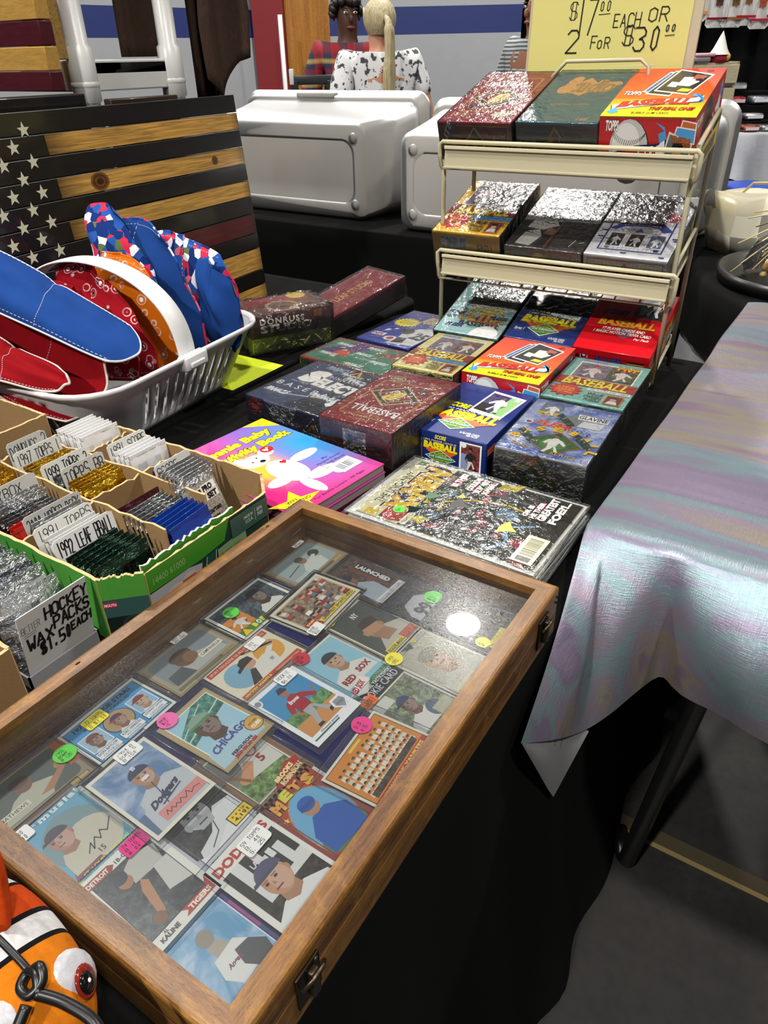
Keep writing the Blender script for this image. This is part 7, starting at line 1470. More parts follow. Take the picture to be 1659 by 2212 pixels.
def a_proset(f):
    f.rect(0, 0, 100, 100, '#8a857c'); 
    for i in range(7):
        for j in range(7): f.ell(8+i*14, 8+j*14, 6, 6, '#b8b2a8', n=10); f.ell(8+i*14, 8+j*14, 4.6, 4.6, '#8a857c', n=10); f.k -= 2
    f.k += 2; f.poly([(22, 92), (52, 92), (54, 66), (37, 54), (20, 66)], '#e0ddd6'); f.poly([(24, 90), (50, 90), (52, 67), (37, 57), (22, 67)], '#1a1416'); f.poly([(26, 72), (50, 84), (50, 76), (26, 64)], '#7a2018'); f.t('NHL', 0, 0, 1, 1, '#d8b8a0', 0.04, q=((27, 66), (50, 78), (27, 72)))
    f.rect(52, 66, 94, 94, '#e8e6e0'); f.t('PRO', 55, 81, 84, 92, '#141414', 0.07); f.t('SET', 60, 67, 90, 78, '#141414', 0.07); f.line([(54, 79.5), (92, 79.5)], 0.0005, '#a02020')
    for i, s in enumerate(('Les cartes', 'des pros', 'du hockey', 'serie II 1991-92')): f.t(s, 18, 44-i*13, 84 if i != 1 else 72, 53-i*13, '#1c1816', 0.04)
pack(-0.437, yA-0.020, 0.008, 'silver hockey pack with French lettering in front of the far row', '#b4b6b8', '#9a9c9e', 0.066, 0.092, 0.007, -22, 4, G2, 'foil', a_proset, '#cfd1d3', 3)
tag_card(-0.722, yB, 0.004, 'grey white tag with a curled top, rearmost of the middle row', ['DONRUSS 2'], 0.06, 0.108, -6, ztext=0.74, c='#bdbdb8')
tag_card(-0.690, yB-0.004, 0.004, 'tag reading 1997 before the gold packs in the middle row', ['1997 TOPPS I', 'BASEBALL'], 0.070, 0.106, -8, ztext=0.62)
for i in range(3): pack(-0.680 + i*0.0085, yB-0.003, 0.004, 'gold foil pack, %s behind the 1997 tag' % ORD[i], '#c8961e', '#7a5410', 0.066, 0.084, 0.006, -8, 0, G2, 'foil', None, '#d8b040', i+31)
tag_card(-0.636, yB, 0.004, 'white tag reading 1999 between the gold packs', ['1999 TOPPS 2'], 0.072, 0.100, -10, ztext=0.74, sw=0.0015)
for i in range(2): pack(-0.626 + i*0.008, yB+0.002, 0.004, 'dark blue foil pack, %s behind the 1999 tag' % ORD[i], '#1c2430', '#38424e', 0.064, 0.082, 0.006, -8, 0, G2, 'foil', None, '#9aa2aa', i+37)
tag_card(-0.606, yB+0.006, 0.004, 'clear grey tag ending in BB above the bright gold packs', ['TOPPS BB'], 0.066, 0.100, -10, ztext=0.74, c='#c4c2ba', sw=0.0015)
for i in range(4): pack(-0.597 + i*0.0085, yB+0.006, 0.004, 'bright gold foil pack, %s behind the BB tag' % ORD[i], '#d8a416', '#a8700c', 0.066, 0.080, 0.006, -10, 0, G2, 'foil', None, '#e0b83a', i+41)
def a_mar(f): f.rect(0, 0, 100, 100, '#17171c'); f.poly([(0, 78), (100, 82), (100, 100), (0, 100)], '#7a1420'); f.t('COLLECTORS', 6, 82, 76, 94, '#e8c8c8', 0.02, 0.2); f.poly([(78, 60), (98, 60), (98, 98), (84, 92)], '#5a6aa0'); f.t('SERIES', 80, 84, 97, 90, '#e8e8f0'); f.ell(40, 40, 22, None, '#2c2c34')
pack(-0.492, yB, 0.004, 'black pack with a maroon top in the empty middle compartment', '#17171c', '#26262c', 0.066, 0.076, 0.006, -14, 0, G2, 'glassy', a_mar, '#3a1018', 2)
for i in range(5): pack(-0.470 + i*0.0085, yB-0.008, 0.004, 'black and silver foil pack, %s of the middle row by the show case' % ORD[i], '#1c1e20', '#a8acb0', 0.066, 0.080, 0.006, -14, 3, G2, 'foil', None, '#b0b4b6', i+51)
for i in range(5): pack(-0.427 + i*0.0086, yB-0.001+0.002*(i % 2), 0.006, 'royal blue pack, %s of the blue packs by the show case' % ORD[i], '#133a9a', '#1c4ab0', 0.066, 0.079, 0.004, -18, 4, G2, 'glassy', None, '#123488', i+61)
for i in range(5): pack(-0.722 + i*0.0085, yC+0.012, 0.004, 'copper gold foil pack, %s of the row at the far left of the green tray' % ORD[i], '#b87a1c', '#7a4a12', 0.066, 0.084, 0.006, -8, 0, G2, 'foil', None, '#c8962e', i+71)
tag_card(-0.633, yC+0.004, 0.004, 'tag reading Thunder before the silver and brown packs', ['SKYBOX', 'THUNDER', 'BASEBALL'], 0.078, 0.102, -8, ztext=0.50, c='#c9c8c0')
for i in range(3): pack(-0.623 + i*0.0088, yC+0.004, 0.004, 'silver foil pack, %s behind the Thunder tag' % ORD[i], '#b8babc', '#6a6c6e', 0.068, 0.084, 0.007, -10, 0, G2, 'foil', None, '#cacccd', i+81)
for i in range(3): pack(-0.595 + i*0.0088, yC-0.002, 0.004, 'dark brown pack, %s in front of the Thunder silver packs' % ORD[i], '#2c1c16', '#6a2418', 0.068, 0.080, 0.007, -10, 0, G2, 'foil', None, '#8a8c8e', i+86)
for i in range(2): pack(-0.567 + i*0.0085, yC-0.014, 0.004, 'red pack, %s at the front of the left compartment' % ORD[i], '#c01c14', '#d8a020' if i == 0 else '#a81810', 0.056, 0.080, 0.005, -8, 0, G2, 'glassy', None, '#b01a14', i+90)
tag_card(-0.540, yC+0.002, 0.004, 'grey tag with faint lettering in the front row of the green tray', ['2000 UPPER DECK'], 0.078, 0.103, -8, ztext=0.76, c='#bcbcb8')
for i in range(2): pack(-0.531 + i*0.0085, yC, 0.004, 'silver foil pack, %s behind the grey front row tag' % ORD[i], '#b6b8ba', '#8a8c8e', 0.068, 0.092, 0.006, -8, 0, G2, 'foil', None, '#cfd1d3', i+93)
tag_card(-0.510, yC-0.004, 0.004, 'white bag tag reading 1991 Baseball in the front row', ['1991 TOPPS', 'BASEBALL'], 0.078, 0.100, -10, ztext=0.64, sw=0.0010)
for i in range(2): pack(-0.500 + i*0.0085, yC-0.004, 0.004, 'clear wrapped pale pack, %s behind the 1992 tag' % ORD[i], '#b8b8b6', '#9a9a98', 0.070, 0.086, 0.006, -10, 0, G2, 'gloss', None, '#c8c8c6', i+96)
tag_card(-0.474, yC-0.004, 0.004, 'large white folded tag reading 1992 at the front of the green tray', ['1992 LEAF BBALL'], 0.082, 0.098, -10, ztext=0.74, c='#e0e0de', sw=0.0017)
for i in range(6): pack(-0.455 + i*0.0088, yC-0.006+0.001*i, 0.004, 'green and black foil pack, %s of the front row beside the show case' % ORD[i], '#12382c', '#101414' if i % 2 else '#a8acac', 0.072, 0.078, 0.006, -14, 2, G2, 'foil', None, '#3a5a4c', i+101)

# ---------------------------------------------------------------- grey box lid with hockey packs
HT = thing('box_lid', 'shallow grey cardboard lid under the HOCKEY PACKS sign', 'box lid', (-0.520, -0.318, 0.0005))
m = MB(); x0, x1, y0, y1 = -0.635, -0.420, -0.366, -0.279
m.box(x0, y0, 0.0, x1, y1, 0.002, 'paper', '#7c7c80')
for a in ((x0, y0, x1, y0+0.002), (x0, y1-0.002, x1, y1), (x0, y0, x0+0.002, y1), (x1-0.002, y0, x1, y1)): m.box(a[0], a[1], 0.0, a[2], a[3], 0.018, 'paper', '#8f9094')
m.part('lid_tray', HT, world=True)
hc = thing('price_sign', 'white card sign reading HOCKEY WAX PACKS at the front of the grey lid', 'sign', M=Matrix.Translation((-0.4285, -0.3205, 0.0030)) @ Matrix.Rotation(R_(91), 4, 'Z') @ Matrix.Rotation(R_(-9), 4, 'X').inverted())
w, h = 0.081, 0.094
m = MB(); m.box(-w/2, -0.0005, 0, w/2, 0.0005, h, 'paper', '#cfcfcd'); f = Face(m, (-w/2, -0.0005, 0), (w, 0, 0), (0, 0, h), 'paper', 5e-5)
f.hand('BETTER', 3, 74, 28, 83, '#1a1a1c', 0.0005); f.line([(5, 71), (22, 72)], 0.0005, '#1a1a1c', 'paper'); f.line([(5, 68), (22, 69)], 0.0005, '#1a1a1c', 'paper')
f.hand('HOCKEY', 37, 76, 98, 92, '#0c0c0e', 0.0026); f.hand('WAX', 6, 48, 42, 64, '#0c0c0e', 0.0026); f.hand('PACKS', 46, 56, 98, 72, '#0c0c0e', 0.0026); f.hand('$1.50', 22, 32, 66, 50, '#0c0c0e', 0.0026); f.hand('EACH', 68, 38, 98, 50, '#0c0c0e', 0.0024)
m.part('card', hc)
G3 = 'hockey packs in the grey lid'
for i in range(11):
    sil = i % 2 == 0; pur = not sil
    def a_h(f, i=i): 
        f.rect(0, 0, 100, 100, '#3a1460' if i % 2 else '#a8aaac'); f.t('PRO', 10, 60, 60, 92, '#141414', 0.08) if i % 2 == 0 else f.poly([(0, 20), (100, 60), (100, 80), (0, 50)], '#7a2aa0')
    pack(-0.625 + i*0.0165, -0.322+0.003*((i*7) % 3-1), 0.003, ('silver' if sil else 'purple') + ' hockey pack, %s from the back of the grey lid row' % ORD[i], '#b0b2b6' if sil else '#3c1466', '#7c7e84' if sil else '#7a2a9a', 0.076, 0.086, 0.008, -16, 2*((i*5) % 3-1), G3, 'foil', a_h, '#c8cacc' if i % 3 else '#8a8c94', i+120)
pack(-0.440, -0.326, 0.003, 'silver hockey pack directly behind the HOCKEY sign', '#b0b2b6', '#7c7e84', 0.078, 0.084, 0.008, -10, 0, G3, 'foil', None, '#c8cacc', 140)
# open kraft boxes at the left edge
def kraft(label, x0, x1, y0, y1, h, flap=None):
    t = thing('cardboard_box', label, 'cardboard box', ((x0+x1)/2, (y0+y1)/2, 0.0005)); m = MB()
    m.box(x0, y0, 0, x1, y1, 0.003, 'card', KD); m.part('bottom', t, world=True)
    for a, b in (((x1, y0), (x1, y1)), ((x1, y1), (x0, y1)), ((x0, y1), (x0, y0)), ((x0, y0), (x1, y0))):
        m = MB(); torn_wall(m, (a[0], a[1], 0), (b[0], b[1], 0), 0.003, h, KR, KR, 0.004, int(h*1000)+int(abs(a[0])*100), 0.0012); m.part('wall', t, world=True)
    if flap: m = MB(); m.poly(flap, 'card', KR); m.poly([Vector(p)+Vector((0, 0, -0.003)) for p in flap[::-1]], 'card', KR); m.part('flap', t, world=True)
kraft('plain brown box beside the show case, in front of the hockey packs', -0.62, -0.416, -0.56, -0.375, 0.070)
kraft('plain brown box at the left edge behind the green tray', -0.95, -0.760, -0.27, -0.075, 0.118)
def a_gum(f): f.rect(0, 0, 100, 100, '#4a2420'); f.t('GUM', 56, 74, 96, 90, '#c8a08a', 0.03)
for i in range(3): pack(-0.79 - i*0.012, -0.165, 0.004, 'dark red foil pack, %s from the right in the brown box behind the tray' % ORD[i], '#5a1c1c', '#3a1414', 0.07, 0.098, 0.007, -8, 0, 'packs in the brown box', 'foil', a_gum, '#8a8082', i+150)

# ================================================================ white basket with fabric bowl cosies
BK = thing('basket', 'white plastic slotted basket with a broad handle, full of fabric bowl holders', 'basket', (-0.945, 0.185, 0.0005), R_(6))
def rrect(hx, hy, r, n=6, m1=26, m2=34):
    o = []
    def arc(cx, cy, a0):
        for k in range(n): a = R_(a0 + 90*k/n); o.append((cx + r*math.cos(a), cy + r*math.sin(a), 'c'))
    def run(ax, ay, bx, by, k, s):
        for q in range(k): u = q/k; o.append((ax + (bx-ax)*u, ay + (by-ay)*u, s + str(q)))
    arc(hx-r, -hy+r, -90); run(hx, -hy+r, hx, hy-r, m2, 'L'); arc(hx-r, hy-r, 0); run(hx-r, hy, -hx+r, hy, m1, 'S'); arc(-hx+r, hy-r, 90); run(-hx, hy-r, -hx, -hy+r, m2, 'L'); arc(-hx+r, -hy+r, 180); run(-hx+r, -hy, hx-r, -hy, m1, 'S'); return o
m = MB(); zs = [0.0, 0.010, 0.018, 0.040, 0.070, 0.096, 0.104, 0.120, 0.122]
rings = []
for z in zs:
    k = min(1, z/0.122); hx, hy = 0.145 + 0.055*k, 0.180 + 0.052*k; rings.append([(x, y, z) for x, y, s in rrect(hx, hy, 0.060 + 0.025*k)])
keys = [s for x, y, s in rrect(0.19, 0.24, 0.05)]
ids = [[m.addv(p) for p in r] for r in rings]; n = len(keys)
for i in range(len(zs)-1):
    for j in range(n):
        s = keys[j]; hole = False
        if s[0] in 'LS' and 2 <= i <= 4:
            q = int(s[1:]); hole = q % 3 == 1 and 1 < q < (33 if s[0] == 'L' else 25)
        if hole: continue
        m.face([ids[i][j], ids[i][(j+1) % n], ids[i+1][(j+1) % n], ids[i+1][j]], 'satin', '#d2d2d2', True)
m.face(ids[0][::-1], 'satin', '#cfcfcf'); ob = m.part('body', BK); sm = ob.modifiers.new('wall', 'SOLIDIFY'); sm.thickness = 0.0028; sm.offset = -1
m = MB(); m.tube([(x, y, 0.120) for x, y, s in rrect(0.201, 0.233, 0.0855)], 0.0048, 'satin', '#d6d6d6', 8, closed=True, sq=1.5); m.part('rim', BK)
m = MB(); rows = []
for k in range(37):
    a = math.pi*k/36; x = 0.188*math.cos(a); z = 0.112 + 0.148*math.sin(a)**0.8; nx, nz = math.cos(a)*0.8, math.sin(a); L_ = math.hypot(nx, nz); nx, nz = nx/L_, nz/L_; hw = 0.021
    rows.append([(x, -hw, z), (x + nx*0.0028, -hw*0.9, z + nz*0.0028), (x + nx*0.0034, 0, z + nz*0.0034), (x + nx*0.0028, hw*0.9, z + nz*0.0028), (x, hw, z), (x, 0, z)])
m.grid(rows, 'satin', '#dadada', cv=True, smooth=True); m.part('handle', BK)
for sx in (1, -1):
    m = MB(); m.box(min(sx*0.190, sx*0.209), -0.030, 0.098, max(sx*0.190, sx*0.209), 0.030, 0.124, 'satin', '#dcdcdc', 0.004); m.box(min(sx*0.205, sx*0.213), -0.018, 0.103, max(sx*0.205, sx*0.213), 0.018, 0.112, 'satin', '#cdcdcd', 0.002); m.part('clip', BK)
def cosy(label, q, outer, lining, bulge=0.02, th=0.014, trim=('cloth', '#d8d4cc'), seed=1, fold=None, wav=0.006):
    """a padded quilted holder stretched over the four corners q (upper left, upper right, lower right, lower left)"""
    t = thing('bowl_cosy', label, 'bowl holder', sum((Vector(p) for p in q), Vector())/4*Vector((1, 1, 0)).to_tuple()[0] if False else tuple(sum((Vector(p) for p in q), Vector())/4), group='fabric bowl holders in the white basket'); r = random.Random(seed); n, k = 34, 24
    UL, UR, LR, LL = [Vector(p) for p in q]; N_ = (UR-UL).cross(LL-UL).normalized()*-1
    if N_.y > 0: N_ = -N_
    ph = [r.uniform(0, 6) for _ in range(4)]
    def P(u, v, s):
        a = u*math.sqrt(max(0, 1-0.34*v*v)); b = v*math.sqrt(max(0, 1-0.34*u*u)); a, b = (a+1)/2, (b+1)/2
        p = (LL*(1-a) + LR*a)*(1-b) + (UL*(1-a) + UR*a)*b; e = max(abs(u), abs(v))
        d = bulge*(1-u*u)*(1-v*v) + wav*math.sin(4.2*u+ph[0]+1.2*v) + wav*0.5*math.sin(7*v+ph[1]+3*u) - 0.010*math.exp(-((u-0.15)/0.06)**2)*max(0, v)
        return p + N_*(d + s*th/2*max(0.14, 1-e**7))
    O = [[P(-1+2*j/(n-1), -1+2*i/(k-1), 1) for j in range(n)] for i in range(k)]; I = [[P(-1+2*j/(n-1), -1+2*i/(k-1), -1) for j in range(n)] for i in range(k)]
    m = MB(); m.grid(O, outer[0], outer[1], smooth=True); m.part('outer_cloth', t, world=True); m = MB(); m.grid(I, lining[0], lining[1], smooth=True, flip=True); m.part('lining', t, world=True)
    edge = [P(-1+2*j/(n-1), -1, 0) for j in range(n)] + [P(1, -1+2*i/(k-1), 0) for i in range(1, k)] + [P(1-2*j/(n-1), 1, 0) for j in range(1, n)] + [P(-1, 1-2*i/(k-1), 0) for i in range(1, k-1)]
    m = MB(); m.tube(edge, 0.0020, trim[0], trim[1], 6, closed=True); m.part('edge_trim', t, world=True)
    m = MB()
    for g in ([(0.15, -0.98+1.96*i/30) for i in range(31)], [(-0.98+1.96*i/40, 0.93) for i in range(41)], [(-0.98+1.96*i/40, -0.93) for i in range(41)]):
        pts = [P(u, v, 1) + N_*0.0004 for u, v in g]
        for a_, b_ in zip(pts, pts[1:]): m.tube([a_ + (b_-a_)*0.15, a_ + (b_-a_)*0.75], 0.0005, 'paper', '#c9ccd4', 4)
    m.part('stitching', t, world=True)
    if fold:
        UL, UR, LR, LL = [Vector(p) for p in fold[0]]; m = MB(); m.grid([[P(-1+2*j/(n-1), -1+2*i/(k-1), 1) for j in range(n)] for i in range(k)], fold[1][0], fold[1][1], smooth=True); m.grid([[P(-1+2*j/(n-1), -1+2*i/(k-1), -1) for j in range(n)] for i in range(k)], fold[1][0], fold[1][1], smooth=True, flip=True); m.part('folded_side', t, world=True)
    return t
BLUE_, RED_ = ('fab', '#1c3f80'), ('fab', '#8a1018')
RB_, OR_ = ('bandana', '#8c101c'), ('bandana', '#c4640e')
FL_ = ('floral', '#28529e')
cosy('floral and blue bowl holder standing at the far end of the basket', [(-1.03, 0.372, 0.285), (-0.80, 0.365, 0.262), (-0.755, 0.362, 0.07), (-1.03, 0.36, 0.04)], FL_, BLUE_, 0.02, 0.016, FL_, 2, ([(-0.86, 0.345, 0.255), (-0.775, 0.352, 0.215), (-0.755, 0.345, 0.08), (-0.83, 0.335, 0.06)], BLUE_))
cosy('blue bowl holder with a floral lining and the tallest peak in the basket', [(-1.05, 0.312, 0.300), (-0.875, 0.300, 0.315), (-0.775, 0.292, 0.055), (-1.04, 0.29, 0.04)], BLUE_, FL_, 0.03, 0.016, FL_, 3, ([(-1.06, 0.276, 0.325), (-0.955, 0.270, 0.345), (-0.845, 0.262, 0.17), (-1.00, 0.262, 0.12)], FL_))
cosy('orange printed bowl holder in the middle of the basket', [(-1.02, 0.238, 0.268), (-0.845, 0.228, 0.262), (-0.755, 0.225, 0.065), (-1.03, 0.225, 0.045)], OR_, OR_, 0.02, 0.014, OR_, 4)
cosy('red printed bowl holder behind the basket handle', [(-1.05, 0.188, 0.258), (-0.875, 0.18, 0.240), (-0.765, 0.178, 0.075), (-1.04, 0.17, 0.05)], RB_, RB_, 0.02, 0.014, RB_, 5)
cosy('red printed bowl holder in front of the basket handle', [(-1.06, 0.140, 0.238), (-0.87, 0.145, 0.212), (-0.765, 0.135, 0.085), (-1.02, 0.12, 0.06)], RB_, RED_, 0.018, 0.014, RB_, 6)
cosy('large plain blue bowl holder lying over the near end of the basket', [(-1.130, 0.040, 0.345), (-0.780, 0.160, 0.165), (-0.722, 0.042, 0.148), (-1.060, -0.030, 0.268)], BLUE_, RED_, 0.014, 0.022, ('cloth', '#cfd0d4'), 7, None, 0.003)
cosy('plain red bowl holder with white edging sagging under the blue one', [(-1.080, 0.010, 0.255), (-0.765, 0.085, 0.150), (-0.775, -0.030, 0.060), (-1.06, -0.06, 0.13)], RED_, RED_, -0.05, 0.016, ('cloth', '#cfcac0'), 8)
cosy('plain red bowl holder spilling over the near corner of the basket', [(-1.060, -0.025, 0.215), (-0.800, 0.010, 0.145), (-0.775, -0.022, 0.128), (-0.99, -0.115, 0.150)], RED_, RED_, 0.012, 0.016, ('cloth', '#cfcac0'), 9)

# ================================================================ wooden flag
A_ = R_(94.46); Uf = Vector((-math.cos(A_), -math.sin(A_), 0)); Nf = Vector((-math.sin(A_), math.cos(A_), 0)); Lf = R_(4.93); Vf = Nf*math.sin(Lf) + Vector((0, 0, math.cos(Lf)))
Wf = Uf.cross(Vf)                                    # faces the aisle
FM = Matrix.Translation((-1.161, 0.870, 0.002)) @ Matrix((Uf, Vf, Uf.cross(Vf))).transposed().to_4x4()
if Wf.x < 0: FM = FM
FG = thing('wooden_flag', 'burnt wood plank flag with white stars and one red stripe behind the basket', 'flag', M=FM)
front = 1 if Wf.x > 0 else -1
WOOD, CHAR, REDW = '#d8a450', '#140e0a', '#5a0e16'
FW, CS = 0.99, 0.567
ed = [0.476, 0.438, 0.401, 0.364, 0.326, 0.288, 0.250, 0.210, 0.163, 0.127, 0.072, 0.036, 0.0]
kinds = [CHAR, WOOD, CHAR, WOOD, CHAR, WOOD, CHAR, REDW, CHAR, WOOD, CHAR, WOOD]
def fz(z): return z*front
for k, c in enumerate(kinds):
    m = MB(); z0, z1 = ed[k+1]+0.0006, ed[k]-0.0006; zz = sorted((fz(-0.018), fz(0.0)))
    m.box(0.0, z0, zz[0], FW, z1, zz[1], 'flag', CHAR, 0.0012)
    f = Face(m, (0, 0, fz(0.0002)), (1, 0, 0), (0, 1, 0), 'flag', 1e-5) if front > 0 else None
    def quad(x0, x1, c0, c1, d):
        pts = [(x0, z0+0.001), (x1, z0+0.001), (x1, z1-0.001), (x0, z1-0.001)]; cc_ = [c0, c1, c1, c0]
        if front < 0: pts = pts[::-1]; cc_ = cc_[::-1]
        m.poly([(x, y, fz(d)) for x, y in pts], 'flag', [lin(q) if isinstance(q, str) else tuple(q)+(1,) for q in cc_])
    if c != CHAR:
        end = CS if k < 7 else 0.62
        quad(0.003, 0.030, mixc(c, CHAR, 0.55), c, 0.0003); quad(0.030, end-0.07, c, c, 0.0003); quad(end-0.07, end, c, mixc(c, CHAR, 0.75), 0.0003)
    if k in (3, 9):
        for (cx, rr_) in (((0.466, 0.021), (0.112, 0.010)) if k == 3 else ((0.30, 0.012),)):
            for q, (s_, col) in enumerate(((1.0, '#8a5c22'), (0.8, '#5a3312'), (0.55, '#7a4a1c'), (0.36, '#3a1e0a'))):
                pts = [(cx + rr_*s_*1.15*math.cos(a), (z0+z1)/2 + min(rr_, 0.017)*s_*math.sin(a)) for a in [2*math.pi*i/22 for i in range(22)]]
                if front < 0: pts = pts[::-1]
                m.poly([(x, y, fz(0.00035+q*0.00004)) for x, y in pts], 'flag', col)
    m.part('plank', FG)
cols_ = [0.607 + 0.0315*i for i in range(11)]; m_rows = [0.447 - 0.0258*j for j in range(9)]
for i, s in enumerate(cols_):
    for j, t_ in enumerate(m_rows):
        if (i + j) % 2: continue
        m = MB(); pts = [(s + 0.0135*(1 if q % 2 == 0 else 0.40)*math.cos(R_(90+36*q)), t_ + 0.0135*(1 if q % 2 == 0 else 0.40)*math.sin(R_(90+36*q))) for q in range(10)]
        if front < 0: pts = pts[::-1]
        m.poly([(x, y, fz(0.0009)) for x, y in pts], 'paper', '#c9c6ac'); 
        for a, b in zip(pts, pts[1:]+pts[:1]): m.poly([(a[0], a[1], fz(0.0001)), (b[0], b[1], fz(0.0001)), (b[0], b[1], fz(0.0009)), (a[0], a[1], fz(0.0009))], 'paper', '#b0ad94')
        m.part('star', FG)

# ================================================================ resin shelf, boards, towels
SH = thing('shelf_unit', 'white resin shelf unit with tubular posts behind the wooden flag', 'shelf', (-1.75, 0.715, 0.0005))
PW = '#d0d0cc'
sx0, sx1, sy0, sy1 = -2.20, -1.362, 0.578, 0.846
for z0 in (0.492, 0.99):
    m = MB(); m.box(sx0, sy0+0.006, z0+0.030, sx1, sy1-0.006, z0+0.058, 'satin', PW, 0.004)
    for q in ((sx0, sy0-0.002, sx1, sy0+0.010), (sx0, sy1-0.010, sx1, sy1+0.002), (sx1-0.012, sy0, sx1, sy1), (sx0, sy0, sx0+0.012, sy1)): m.box(q[0], q[1], z0, q[2], q[3], z0+0.060, 'satin', PW, 0.003)
    m.part('shelf_board', SH, world=True)
for px in (sx0+0.01, sx1-0.01):
    for py in (sy0+0.005, sy1-0.005):
        m = MB(); m.lathe([(0.024, 0.0), (0.024, 0.47), (0.029, 0.475), (0.029, 0.575), (0.023, 0.58), (0.023, 0.97), (0.029, 0.975), (0.029, 1.06), (0.001, 1.06)], 20, 'satin', PW, px, py); m.lathe([(0.029, 0.500), (0.0305, 0.503), (0.0305, 0.508), (0.029, 0.511)], 20, 'satin', PW, px, py); m.part('post', SH, world=True)
def board(label, x0, x1, y0, y1, z0, z1, c, rot=0, mt='pine'):
    t = MB(); t.box(x0, y0, z0, x1, y1, z1, mt, c, 0.003); t.solo('wooden_board', label, 'board', 'loose wooden boards behind the flag')
board('charred black board standing behind the left end of the wooden flag', -1.300, -1.262, 0.05, 0.492, 0.0, 0.494, '#121214', mt='flag')
board('dark brown board standing on edge under the white shelf', -1.345, -1.320, 0.60, 0.80, 0.0, 0.478, '#3a2a1c')
SF = thing('wooden_flag', 'small striped wood flag of gold and dark red blocks hanging before the shelf', 'flag', (-1.400, 0.515, 0.0))
yy0, yy1, xx0, xx1 = 0.500, 0.560, -1.57, -1.345
zz = 0.497; k = 0
while zz < 0.80:
    m = MB(); h_ = 0.044 if k else 0.037; m.box(xx0, yy0-0.02, zz, xx1, yy0+0.012, zz+h_-0.001, 'pine', '#4e0f1e' if k % 2 == 0 else '#c79a4c', 0.002); m.part('block', SF, world=True); zz += h_; k += 1
m = MB(); m.box(-1.46, 0.522, 0.553, -1.425, 0.560, 0.80, 'pine', '#5a3c1c', 0.003); m.box(-1.385, 0.53, 0.553, -1.372, 0.555, 0.80, 'flag', '#b08a48', 0.002); m.solo('wooden_board', 'narrow scorched wood piece beside the small striped flag', 'board', 'loose wooden boards behind the flag')
def towel(label, rows, c):
    m = MB(); m.grid(rows, 'towel', c, smooth=True); o = m.solo('hand_towel', label, 'towel', 'brown towels hanging by the shelf'); s = o.modifiers.new('pile', 'SOLIDIFY'); s.thickness = 0.006; s.offset = 0
BR = '#4a3a30'
rows = []
for i in range(16):
    v = i/15; z = 0.992 - v*(0.992-0.556); rows.append([(-1.405 + 0.012*math.sin(j*0.55+1) - (0.012 if j < 4 else 0) + 0.004*v, 0.735 - 0.012*v + 0.131*j/17, z) for j in range(18)])
towel('brown towel hanging straight between the white posts', rows, BR)
rows = []
for i in range(22):
    v = i/21; row = []
    for j in range(20):
        u = j/19; wv = 0.035 + 0.065*v; y = 0.985 + (u-0.5)*2*wv*(1 if v < 0.8 else 1-(v-0.8)*1.1); tip = 0.07*max(0, 1-abs(u-0.35)*2.1)*v**3; z = 1.06 - v*0.535 - tip + 0.05*max(0, u-0.5)*v
        row.append((-1.330 + 0.026*math.sin(u*7.0+0.6)*(1-0.3*v), y, z))
    rows.append(row)
towel('brown towel gathered and hanging to a point right of the white posts', rows, '#503f36')
rows = []
for i in range(14):
    v = i/13; rows.append([(-1.365 + 0.015*math.sin(j*0.9), 0.91 + 0.075*j/11, 1.06 - v*0.60) for j in range(12)])
towel('dark brown towel hanging behind the pointed one', rows, '#33271f')
m = MB(); m.tube([(-1.335, 0.855, 1.062), (-1.335, 1.10, 1.062)], 0.008, 'metal', '#888', 8); m.tube([(-1.335, 0.86, 1.062), (-1.372, 0.84, 1.04)], 0.006, 'metal', '#888', 8); m.solo('towel_rail', 'thin metal rail clamped to the shelf that the brown towels hang over', 'rail')

# ================================================================ plush fish with black lanyard
PL = thing('plush_fish', 'orange and white striped plush clownfish at the near corner of the show case', 'plush toy', M=Matrix.Translation((-0.137, -0.546, 0.082)) @ Matrix.Rotation(R_(-13), 4, 'Z') @ Matrix.Rotation(R_(-3), 4, 'X') @ Matrix.Rotation(R_(2), 4, 'Y') @ Matrix.Scale(0.98, 4))
m = MB(); rows = []; N, K = 48, 40
for i in range(K+1):
    s = -1 + 2*i/K; x = 0.072*s; rr = max(0.02, (1-abs(s)**2.4))**0.5*(0.9+0.18*s)
    rows.append([(x, 0.034*rr*math.cos(2*math.pi*j/N), 0.039*rr*math.sin(2*math.pi*j/N)) for j in range(N)])
m.grid(rows, 'fish', '#fff', cv=True); m.part('body', PL)
def fin(name, pts, th, c, c2=None):
    m = MB(); ctr = sum((Vector(p) for p in pts), Vector())/len(pts); nrm = (Vector(pts[1])-Vector(pts[0])).cross(Vector(pts[2])-Vector(pts[0])).normalized(); n = len(pts); rows = []
    for s, k in ((0.02, -1.0), (0.7, -0.85), (0.95, -0.45), (1.0, 0), (0.95, 0.45), (0.7, 0.85), (0.02, 1.0)): rows.append([ctr + (Vector(p)-ctr)*s + nrm*th*k for p in pts])
    m.grid(rows, 'plush', c, cv=True); m.part(name, PL)
def smoothpts(p, n=4):
    o = []; k = len(p)
    for i in range(k):
        a, b, c, d = [Vector(p[(i+q-1) % k]) for q in range(4)]
        for j in range(n): t = j/n; o.append(0.5*((2*b) + (c-a)*t + (2*a-5*b+4*c-d)*t*t + (3*b-a-3*c+d)*t**3))
    return o
fin('dorsal_fin', smoothpts([(-0.055, 0.0, 0.020), (-0.050, 0.006, 0.052), (-0.030, 0.010, 0.082), (-0.016, 0.010, 0.084), (-0.008, 0.006, 0.058), (-0.006, 0.0, 0.028)]), 0.007, '#d8480a')
